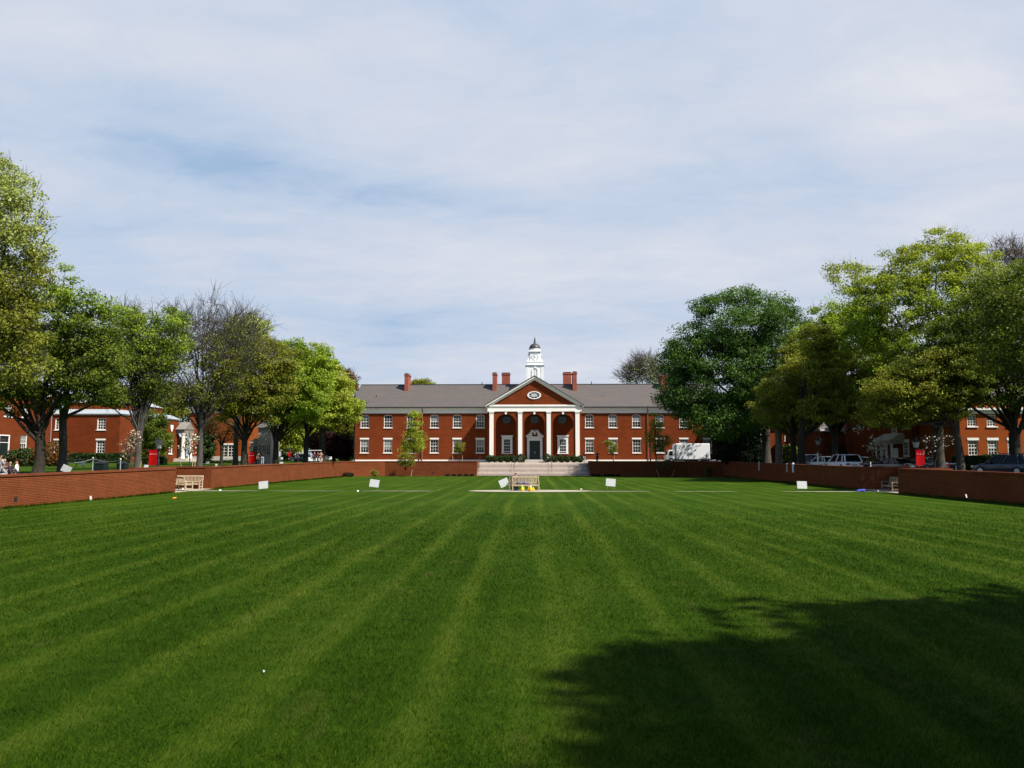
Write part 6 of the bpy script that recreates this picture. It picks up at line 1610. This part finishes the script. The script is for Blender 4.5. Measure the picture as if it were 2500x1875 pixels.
# ------------------------------------------------------------------ people
def skin_obj(name, verts, edges, rad, mat, parent=None, sub=1):
    me = bpy.data.meshes.new(name); me.from_pydata([tuple(map(float, v)) for v in verts], edges, []); me.update(); me.materials.append(mat)
    o = bpy.data.objects.new(name, me); COL.objects.link(o)
    if parent is not None: o.parent = parent
    sk = o.modifiers.new('skin', 'SKIN'); sk.use_smooth_shade = True
    if not me.skin_vertices: 
        bpy.context.view_layer.update()
    for i, r in enumerate(rad):
        me.skin_vertices[0].data[i].radius = (r, r) if isinstance(r, float) else r
    me.skin_vertices[0].data[0].use_root = True
    ss = o.modifiers.new('sub', 'SUBSURF'); ss.levels = sub; ss.render_levels = sub
    return o
def person(label, loc, rz, pose, top, bottom, hair='hair', h=1.7, long_hair=False, group=None, skirt=False):
    """pose: joint table in metres for a 1.7 m figure facing -y"""
    p = thing('person', label, 'person', loc, rz, group); p.scale = (h / 1.7,) * 3
    J = dict(pelvis=(0, 0, .93), waist=(0, 0, 1.08), chest=(0, 0, 1.28), neck=(0, 0.01, 1.44), chin=(0, -.01, 1.50), head=(0, -0.02, 1.60), crown=(0, -0.01, 1.67))
    for s, n in ((-1, 'l'), (1, 'r')):
        J.update({'sho' + n: (s * .17, 0, 1.39), 'elb' + n: (s * .22, .03, 1.12), 'wri' + n: (s * .22, -.05, .88), 'hip' + n: (s * .09, 0, .90), 'kne' + n: (s * .10, -.02, .49), 'ank' + n: (s * .10, .03, .09), 'toe' + n: (s * .11, -.13, .04)})
    J.update(pose)
    J = {k: Vector(v) for k, v in J.items()}
    V, E, Rd, ix = [], [], [], {}
    def add(n, v, r, par=None):
        ix[n] = len(V); V.append(v); Rd.append(r)
        if par: E.append((ix[par], ix[n]))
    add('pelvis', J['pelvis'], (.13, .10)); add('waist', J['waist'], (.125, .09), 'pelvis'); add('chest', J['chest'], (.15, .10), 'waist')
    add('neck', J['neck'], .055, 'chest'); add('chin', J['chin'], .062, 'neck'); add('head', J['head'], .092, 'chin'); add('crown', J['crown'], .06, 'head')
    fdir = (J['toel'] - J['ankl']); fdir.z = 0
    for n, s in (('l', -1), ('r', 1)):
        add('sho' + n, J['sho' + n], .058, 'chest'); add('elb' + n, J['elb' + n], .042, 'sho' + n); add('wri' + n, J['wri' + n], .028, 'elb' + n)
        fd = (J['wri' + n] - J['elb' + n]).normalized(); sd_ = Vector((0, 1, 0)).cross(fd) if abs(fd.y) < .8 else Vector((1, 0, 0)); sd_.normalize(); ot = fd.cross(sd_)
        add('palm' + n, J['wri' + n] + fd * .075, (.036, .018), 'wri' + n)
        for k, L in enumerate((.062, .074, .070, .055)):
            o_ = ot * (.026 - .0175 * k)
            add('f%d%s' % (k, n), J['wri' + n] + fd * .105 + o_, .009, 'palm' + n); add('g%d%s' % (k, n), J['wri' + n] + fd * (.105 + L) + o_ + sd_ * .02, .008, 'f%d%s' % (k, n))
        add('t' + n, J['wri' + n] + fd * .06 + ot * .05, .011, 'palm' + n); add('u' + n, J['wri' + n] + fd * .10 + ot * .062, .009, 't' + n)
        add('hip' + n, J['hip' + n], .088, 'pelvis'); add('kne' + n, J['kne' + n], .058, 'hip' + n); add('ank' + n, J['ank' + n], .04, 'kne' + n); add('toe' + n, J['toe' + n], (.042, .028), 'ank' + n)
    skin_obj('body', V, E, Rd, M['skin'], p)
    def part(name, chain, rad, mat):
        names = []; 
        for ch in chain: 
            for n in ch:
                if n not in names: names.append(n)
        vs = [J[n] for n in names]; es = []
        for ch in chain: es += [(names.index(a), names.index(b)) for a, b in zip(ch[:-1], ch[1:])]
        return skin_obj(name, vs, es, [rad[n] for n in names], mat, p)
    part('shirt', [('waist', 'chest', 'shol', 'elbl'), ('chest', 'shor', 'elbr'), ('waist', 'pelvis')], dict(waist=(.148, .112), pelvis=(.15, .12), chest=(.17, .122), shol=.076, shor=.076, elbl=.056, elbr=.056), cloth(top))
    part('trousers', [('pelvis', 'hipl', 'knel', 'ankl'), ('pelvis', 'hipr', 'kner', 'ankr')], dict(pelvis=(.142, .115), hipl=.104, hipr=.104, knel=.075, kner=.075, ankl=.056, ankr=.056), cloth(bottom))
    hd = J['head'] - J['chin']; back = Vector((0, 0.03, 0))
    if 'face' in pose: back = Vector(pose['face']) * -0.03
    hv = [J['head'] + back + Vector((0, 0, .01)), J['crown'] + back * 0.7 + Vector((0, 0, .012))]; hr_ = [.098, .07]
    if long_hair: hv = [J['head'] + back + Vector((0, 0, .01)), J['crown'] + back * 0.7 + Vector((0, 0, .012)), J['chin'] + back * 2.2, J['chest'] + back * 3.2 + Vector((0, 0, .06))]; hr_ = [.1, .072, .07, .05]
    skin_obj('hair', hv, [(0, 1)] + ([(0, 2), (2, 3)] if long_hair else []), hr_, M[hair], p)
    for s in (-1, 1):
        n = 'l' if s < 0 else 'r'
        skin_obj('shoe', [J['ank' + n] + Vector((0, 0, -.03)), J['toe' + n]], [(0, 1)], [(.05, .045), (.046, .034)], M['tyre'], p)
    # face
    f = Vector(pose.get('face', (0, -1, 0))); sde = Vector((-f.y, f.x, 0)); fm = MB()
    for s in (-1, 1): c_ = J['head'] + f * .082 + sde * s * .032 + Vector((0, 0, -.005)); fm.cbox(c_, (.018, .018, .01))
    c_ = J['chin'] + f * .062 + Vector((0, 0, .03)); fm.cbox(c_, (.045, .02, .01)); fm.build('face', M['hair_brown'], p)
    nm = MB(); c_ = J['head'] + f * .095 + Vector((0, 0, -.035)); nm.cbox(c_, (.022, .028, .04)); nm.build('nose', M['skin'], p)
    return p
walk = dict(knel=(-.09, -.20, .52), ankl=(-.09, -.22, .10), toel=(-.09, -.38, .07), kner=(.09, .08, .48), ankr=(.09, .30, .14), toer=(.10, .18, .05), elbl=(-.22, .12, 1.12), wril=(-.2, .08, .9), elbr=(.22, -.06, 1.12), wrir=(.2, -.22, .98))
bentarms = dict(elbl=(-.23, .04, 1.14), wril=(-.12, -.2, 1.12), elbr=(.23, .04, 1.14), wrir=(.12, -.2, 1.12))
sit = dict(pelvis=(0, 0, .50), waist=(0, .02, .65), chest=(0, .03, .86), neck=(0, .03, 1.02), chin=(0, .0, 1.08), head=(0, -.01, 1.18), crown=(0, 0, 1.25), shol=(-.17, .02, .97), shor=(.17, .02, .97), elbl=(-.22, -.03, .72), elbr=(.22, -.03, .72), wril=(-.13, -.25, .62), wrir=(.13, -.25, .62),
           hipl=(-.09, -.02, .49), hipr=(.09, -.02, .49), knel=(-.11, -.42, .50), kner=(.11, -.42, .50), ankl=(-.11, -.42, .09), ankr=(.11, -.42, .09), toel=(-.11, -.57, .04), toer=(.11, -.57, .04))
def lower(p, dz): return {k: (v[0], v[1], v[2] - dz) for k, v in p.items()}
gsit = dict(lower(sit, .38), knel=(-.22, -.36, .40), kner=(.22, -.34, .36), ankl=(-.12, -.58, .07), ankr=(.1, -.50, .07), toel=(-.12, -.72, .05), toer=(.1, -.64, .05), hipl=(-.09, -.02, .12), hipr=(.09, -.02, .12))
kneel = dict(lower({k: v for k, v in sit.items() if k[:3] not in ('kne', 'ank', 'toe', 'hip')}, .08), hipl=(-.1, -.02, .40), hipr=(.1, -.02, .40), knel=(-.11, -.34, .10), kner=(.11, -.34, .10), ankl=(-.11, .08, .08), ankr=(.11, .08, .08), toel=(-.11, .22, .05), toer=(.11, .22, .05))
# on the steps and by the front wall
person('woman in a dark red top standing at the right end of the stone steps', (WX(1427, 113.8), 113.9, 0.95), R(150), bentarms, (0.10, 0.02, 0.02), (0.55, 0.45, 0.4), 'hair_brown', 1.62, True)
person('man in dark clothes and cap standing behind the right front wall', (WX(1458, 112.6), 112.7, 0.95), R(-35), bentarms, (0.02, 0.02, 0.025), (0.02, 0.02, 0.025), 'hair', 1.74)
person('dark haired person in black sitting on the grey bench, back to the viewer', (WX(1259.5, 60.9), 60.95, zp_ - 0.02), R(180), sit, (0.02, 0.018, 0.025), (0.02, 0.02, 0.03), 'hair', 1.74)
# under the trees on the left
person('woman in dark clothing with long black hair before the glazed pavilion', (WX(641.5, 97), 97, 0.9), R(200), bentarms, (0.012, 0.012, 0.016), (0.3, 0.33, 0.4), 'hair', 1.68, True)
person('person in dark brown jacket stooping beside the red banner', (WX(627.5, 97.5), 97.6, 0.9), R(120), dict(walk, chest=(0, -.08, 1.25), neck=(0, -.16, 1.38), chin=(0, -.2, 1.42), head=(0, -.23, 1.51), crown=(0, -.23, 1.58)), (0.05, 0.035, 0.03), (0.03, 0.03, 0.035), 'hair', 1.55)
person('person in a dark red coat half hidden by a trunk beside the rippling banner', (WX(602.5, 95), 95, 0.9), R(60), {}, (0.13, 0.01, 0.02), (0.05, 0.02, 0.02), 'hair', 1.7)
person('person in dark clothes walking below the distant red banner', (WX(725, 118), 118, 0.9), R(90), walk, (0.02, 0.025, 0.04), (0.02, 0.025, 0.05), 'hair', 1.72)
person('person in a maroon hooded top before the golf cart', (WX(768, 112), 112, 0.9), R(185), bentarms, (0.11, 0.008, 0.02), (0.03, 0.02, 0.025), 'hair', 1.76)
person('person in a dark maroon top right of the golf cart', (WX(775, 111), 111.2, 0.9), R(90), {}, (0.06, 0.012, 0.02), (0.03, 0.03, 0.03), 'hair', 1.64)
person('person in a beige top and pink trousers left of the distant white car', (WX(783.5, 110), 110, 0.9), R(170), bentarms, (0.42, 0.27, 0.2), (0.5, 0.25, 0.24), 'hair_brown', 1.72)
# group sitting in the grass at the left edge
person('woman in grey kneeling on the grass at the left edge, back to the viewer', (WX(3, 44.5), 44.5, 0.88), R(160), kneel, (0.36, 0.37, 0.38), (0.36, 0.35, 0.37), 'hair', 1.75)
person('person with dark hair sitting behind the kneeling woman in grey', (WX(13, 48), 48, 0.88), R(40), gsit, (0.05, 0.03, 0.03), (0.55, 0.52, 0.5), 'hair', 1.9)
person('person in dark clothing lounging in the grass beside the white shirted one', (WX(27, 47), 47, 0.88), R(60), gsit, (0.03, 0.025, 0.025), (0.03, 0.03, 0.035), 'hair_brown', 1.55)
person('person in a white shirt sitting in the grass left of the thick trunk', (WX(43, 49), 49, 0.88), R(-70), gsit, (0.72, 0.72, 0.75), (0.03, 0.03, 0.035), 'hair', 1.62)
# ------------------------------------------------------------------ picnic table, bins, rope fence and other things on the left terrace
pt = thing('picnic_table', 'dark picnic table on the left terrace beside the slender grey tree', 'table', (WX(178, 78), 78, 0.88))
mb = MB(); mb.box(-1.05, 1.05, -0.4, 0.4, 0.74, 0.80); mb.build('tabletop', M['black_metal'], pt)
for s in (-1, 1):
    mb = MB(); mb.box(-1.05, 1.05, s * 0.75 - 0.14, s * 0.75 + 0.14, 0.42, 0.46); mb.build('seat', M['black_metal'], pt)
    mb = MB()
    for t_ in (-1, 1): mb.tube([(s * 0.75, t_ * 0.7, 0), (s * 0.75, t_ * 0.15, 0.75)], 0.04, 5)
    mb.tube([(s * 0.75, -0.8, 0.41), (s * 0.75, 0.8, 0.41)], 0.035, 5); mb.build('leg', M['black_metal'], pt)
def bin_(label, px, d, pyt, w):
    x = WX(px, d); zt = WZ(pyt, d, px); zg = gz(x, d); hgt = zt - zg
    b = thing('litter_bin', label, 'bin', (x, d, zg), 0, 'dark bins behind the left wall')
    mb = MB(); mb.frustum((-w / 2, w / 2, -w / 2, w / 2), (-w / 2 - .02, w / 2 + .02, -w / 2, w / 2), 0, hgt - 0.12)
    for k in range(7): xx = -w / 2 + w * (k + 0.5) / 7; mb.box(xx - 0.012, xx + 0.012, -w / 2 - 0.025, -w / 2, 0.05, hgt - 0.15)
    mb.build('bin_body', M['dark_green'], b)
    mb = MB(); mb.frustum((-w / 2 - .05, w / 2 + .05, -w / 2 - .05, w / 2 + .05), (-w / 4, w / 4, -w / 4, w / 4), hgt - 0.12, hgt); mb.build('lid', M['black_metal'], b)
bin_('large black litter bin behind the nearest left wall', 249, 52, 1126.5, 0.62)
bin_('smaller dark bin between the rope post and the blossoming shrub', 301, 55, 1127, 0.55)
rb = [(295.5, 1120, 51.5), (150, 1126, 55), (228, 1117, 60), (345, 1131, 58)]
rlab = ['white topped metal post of the rope barrier left of the blossoming shrub', 'rope barrier post hidden by the slender grey tree', 'rope barrier post behind the black litter bin', 'leaning wooden stake by the vase shaped trunk']
for (px, py, d), lab in zip(rb[:3], rlab[:3]):
    x = WX(px, d); zt = WZ(py, d, px); zg = gz(x, d)
    p = thing('barrier_post', lab, 'post', (x, d, zg), 0, 'posts of the rope barrier')
    mb = MB(); mb.tube([(0, 0, -0.1), (0, 0, zt - zg - 0.05)], 0.035, 8); mb.build('pole', M['grey_metal'], p)
    mb = MB(); mb.lathe([(0.02, 0), (0.05, 0.03), (0.05, 0.06), (0.0, 0.1)], (0, 0, zt - zg - 0.07), 12); mb.build('cap', M['white_cool'], p)
A = W(295.5, 1123, 51.5); B = W(228, 1120, 60); C_ = W(150, 1129, 55)
for (q0, q1, lab) in ((A, B, 'grey barrier rope sagging between the white topped post and the bin'), (B, C_, 'grey barrier rope running left behind the picnic table')):
    rp = thing('barrier_rope', lab, 'rope', (float(q0[0]), float(q0[1]), float(q0[2])), 0, 'ropes of the barrier')
    pts = [q0 + (q1 - q0) * t_ - np.array([0, 0, 0.35 * 4 * t_ * (1 - t_) * 0.4]) - q0 for t_ in np.linspace(0, 1, 14)]
    mb = MB(); mb.tube(pts, 0.018, 5); mb.build('rope', M['grey_metal'], rp)
def stake(label, x, y, z, top, group=None, mat='stake', r=0.03):
    s = thing('wooden_stake', label, 'stake', (x, y, z), 0, group); t_ = Vector(top)
    mb = MB(); mb.tube([(-t_.x * 0.1, -t_.y * 0.1, -t_.z * 0.1), tuple(t_)], [r, r * 0.85], 6); mb.build('shaft', M[mat], s)
    mb = MB(); m_ = t_ * 0.93; mb.tube([tuple(m_), tuple(t_ * 1.0)], r * 1.15, 6); mb.build('tip', M['teak'], s)
x = WX(342, 58); stake('leaning wooden stake by the vase shaped trunk', x, 58, 0.88, (WX(346, 58) - x, 0, WZ(1127, 58, 345) - 0.88))
for px, lab in ((471, 'left wooden stake of the white flowering young dogwood'), (477, 'right wooden stake of the white flowering young dogwood')):
    x = WX(px, 66); stake(lab, x, 66, 0.88, (0.02, 0, WZ(1117, 66, px) - 0.88), 'stakes of the young dogwood')
x = WX(446, 66); stake('tilted grey stake before the library steps', x, 66, 0.88, (WX(438, 66) - x, 0, WZ(1117, 66, 440) - 0.88), mat='teak_grey')
gl = lawn_z(108.3)
for px, pt_, (d), lab in ((1004, 1007, 108.3, 'wooden stake of the small tree at the left front wall'), (1609, 1602, 108.3, 'left slanted stake of the bare twiggy tree'), (1639, 1646, 108.3, 'right slanted stake of the bare twiggy tree')):
    x = WX(px, d); stake(lab, x, d, gl, (WX(pt_, d) - x, 0, WZ(1147, d, px) - gl), 'stakes at the front wall', r=0.04)
for px, pt_, lab in ((1107, 1104.5, 'left stake of the tiny tree left of the portico'), (1128, 1129.5, 'right stake of the tiny tree left of the portico'), (1497.5, 1500, 'slanted stake of the tiny tree right of the portico')):
    x = WX(px, 117.5); stake(lab, x, 117.5, 0.95, (WX(pt_, 117.5) - x, 0, WZ(1112, 117.5, px) - 0.95), 'stakes before the hall', r=0.035)
# right terrace small things
for px, d, pyt, lab in ((1935, 78, 1129.5, 'short white bollard between the dark trunks on the right'), (1920, 80, 1131, 'thin white marker post left of the white bollard'), (1852, 88, 1127, 'thin white marker post left of the big pale trunks'),
                        (1996, 74, 1105, 'grey parking sign post by the white hatchback'), (2124, 68, 1128, 'white topped marker post behind the recessed right wall')):
    x = WX(px, d); zg = gz(x, d); hgt = WZ(pyt, d, px) - zg; r = 0.10 if px == 1935 else 0.04
    b = thing('marker_post', lab, 'post', (x, d, zg), 0, 'marker posts on the right')
    mb = MB(); mb.lathe([(r, -0.05), (r, hgt - 0.08), (r * 0.8, hgt - 0.02), (0, hgt)], k=12); mb.build('shaft', M['white_cool'], b)
    mb = MB(); mb.lathe([(r * 1.08, hgt - 0.22), (r * 1.08, hgt - 0.16)], k=12); mb.build('band', M['grey_metal'], b)
def bicycle(label, loc, rz):
    b = thing('bicycle', label, 'bicycle', loc, rz, 'bicycles behind the right wall')
    for x in (-0.52, 0.52):
        mb = MB(); mb.ring((x, 0.34), 0.305, 0.34, -0.02, 0.02, 24); w = mb.build('wheel', M['tyre'], b)
        mb = MB()
        for k in range(8): a = math.pi * k / 8; mb.tube([(x - .3 * math.cos(a), 0, .34 - .3 * math.sin(a)), (x + .3 * math.cos(a), 0, .34 + .3 * math.sin(a))], 0.003, 3)
        mb.build('spokes', M['silver'], w)
    mb = MB()
    for q in ([(-.52, 0, .34), (-.12, 0, .32), (-.22, 0, .82), (-.52, 0, .34)], [(-.12, 0, .32), (.34, 0, .80)], [(-.2, 0, .76), (.32, 0, .84)], [(.52, 0, .34), (.34, 0, .80), (.31, 0, .98)]): mb.tube(q, 0.018, 6)
    mb.build('frame', M['black_metal'], b)
    mb = MB(); mb.tube([(.31, -.28, 1.0), (.34, 0, .98), (.31, .28, 1.0)], 0.014, 5); mb.build('handlebar', M['silver'], b)
    mb = MB(); mb.box(-.36, -.12, -.06, .06, .84, .90); bevel(mb.build('saddle', M['tyre'], b), 0.02)
x = WX(2318, 62); bicycle('bicycle leaning between the pale trunks behind the right wall', (x, 62, gz(x, 62)), R(20))
x = WX(2262, 63); bicycle('bicycle with bright handlebars below the right red banner', (x, 63, gz(x, 63)), R(-15))
bh = thing('bike_hoop', 'pale metal bicycle hoop behind the near right wall', 'bike rack', (WX(2315, 60), 60, gz(28, 60)))
mb = MB(); mb.tube([(-.5, 0, 0), (-.5, 0, .85), (-.42, 0, .97), (.42, 0, .97), (.5, 0, .85), (.5, 0, 0)], 0.03, 7); mb.build('hoop', M['grey_metal'], bh)
mb = MB(); mb.tube([(-.5, 0, .5), (.5, 0, .5)], 0.02, 6); mb.build('crossbar', M['grey_metal'], bh)
# ------------------------------------------------------------------ small things on the lawn and path
def lumps(name, label, cat, loc, mat, blobs, group=None, rz=0, child='body'):
    t = thing(name, label, cat, loc, rz, group); mb = MB()
    for (c, r) in blobs:
        n = 8; mb.lathe([(r[0] * math.sin(math.pi * k / n), -r[2] * math.cos(math.pi * k / n)) for k in range(n + 1)], c, 12)
    o = mb.build(child, M[mat], t, smooth=True); return t
x = WX(2098, 58.8); lumps('blue_cloth', 'crumpled bright blue cloth lying on the path in the right recess', 'cloth', (x, 58.8, zp_), 'blue', [((0, 0, .07), (.30, 1, .10)), ((.2, .08, .08), (.2, 1, .11)), ((-.22, -.05, .05), (.22, 1, .07))])
def jug(label, px, d, rz, tilt=0, s=1.0):
    x = WX(px, d); t = thing('plastic_jug', label, 'jug', (x, d, zp_), rz, 'yellow things by the central bench'); t.scale = (s,) * 3
    mb = MB(); mb.lathe([(.09, 0), (.10, .02), (.10, .18), (.05, .26), (.04, .30)], k=14); mb.build('body', M['yellow'], t, smooth=True)
    mb = MB(); mb.lathe([(.045, .30), (.045, .34), (0, .345)], k=12); mb.build('cap', M['white_cool'], t)
    mb = MB(); mb.tube([(.05, 0, .25), (.14, 0, .24), (.15, 0, .1), (.095, 0, .07)], .015, 5); mb.build('handle', M['yellow'], t)
    return t
jug('upright yellow jug before the left half of the central bench', 1275, 58.9, 0, s=1.15)
jug('yellow jug before the middle of the central bench, left one of a close pair', 1291, 58.9, R(30))
jug('yellow jug before the middle of the central bench, right one of a close pair', 1295.5, 58.8, R(160), s=1.15)
jug('small yellow jug nearest the right end of the central bench', 1302, 58.9, R(90), s=0.8)
x = WX(1264, 59.75); lumps('shoulder_bag', 'black bag lying under the left end of the central bench', 'bag', (x, 59.6, zp_ + .0), 'black_metal', [((-.3, 0, .16), (.22, 1, .16)), ((-.1, 0, .12), (.16, 1, .12))])
x = WX(1277, 59.7); lumps('folded_jacket', 'lilac jacket thrown over the seat of the central bench', 'jacket', (x, 59.62, zp_ + .45), 'lilac', [((-.25, 0, .09), (.28, 1, .12)), ((.1, .05, .1), (.3, 1, .13)), ((.35, 0, .06), (.2, 1, .08))])
x = WX(478, 50.3); t = thing('frisbee', 'orange flying disc lying in the grass near the left benches', 'flying disc', (x, 47.5, lawn_z(47.5) + .05)); t.rotation_euler = (R(12), R(-8), 0)
mb = MB(); mb.lathe([(.0, .02), (.09, .02), (.12, .01), (.135, -.01), (.12, -.012)], k=24); mb.build('disc', M['orange'], t, smooth=True)
mb = MB(); mb.lathe([(.05, .021), (.07, .0215)], k=20); mb.build('rim_mark', M['yellow'], t)
def scrap(label, px, d, z, s=0.2, name='paper_scrap', ori=0.6):
    x = WX(px, d); t = thing(name, label, 'litter', (x, d, z), R(30), 'scraps of white litter')
    mb = MB(); mb.add([(-s / 2, 0, 0), (s / 2, .02, .01), (s / 2 * .8, .05, s * ori), (-s / 2 * .7, .06, s * ori * 1.1), (-s / 2, .01, -.004), (s / 2, .03, .006), (s / 2 * .8, .06, s * ori), (-s / 2 * .7, .07, s * ori * 1.1)], [(0, 1, 2, 3), (7, 6, 5, 4), (0, 4, 5, 1), (1, 5, 6, 2), (2, 6, 7, 3), (3, 7, 4, 0)]); mb.build('sheet', M['paper'], t)
scrap('white cup like scrap under the side on bench on the left', 450, 60.2, zp_, .14, ori=1.2)
scrap('white scrap on the path right of the left benches', 541, 58.2, zp_, .18)
scrap('white scrap at the edge of the path before the left wall corner', 876, 57.5, lawn_z(57) + .02, .16)
scrap('pale scrap of paper on the grass behind the path, right of the centre', 1419, 62, lawn_z(62) + .02, .2, ori=.3)
scrap('white scrap on the path end near the right recess', 2141, 58.4, zp_, .16)
scrap('white scrap caught at the near right wall', 2355, 43.6, lawn_z(43) + .30, .13, ori=1.4)
scrap('tiny white scrap in the near grass at the lower left', 661, 9.0, lawn_z(9) + .02, .022, ori=.5)
scrap('thin pale scrap standing at the near left wall', 227, 45.0, lawn_z(45) + .02, .12, ori=2.0)
# ------------------------------------------------------------------ done
for o in list(bpy.data.objects):
    if o.type == 'EMPTY' and o.parent is None and not o.children: bpy.data.objects.remove(o)
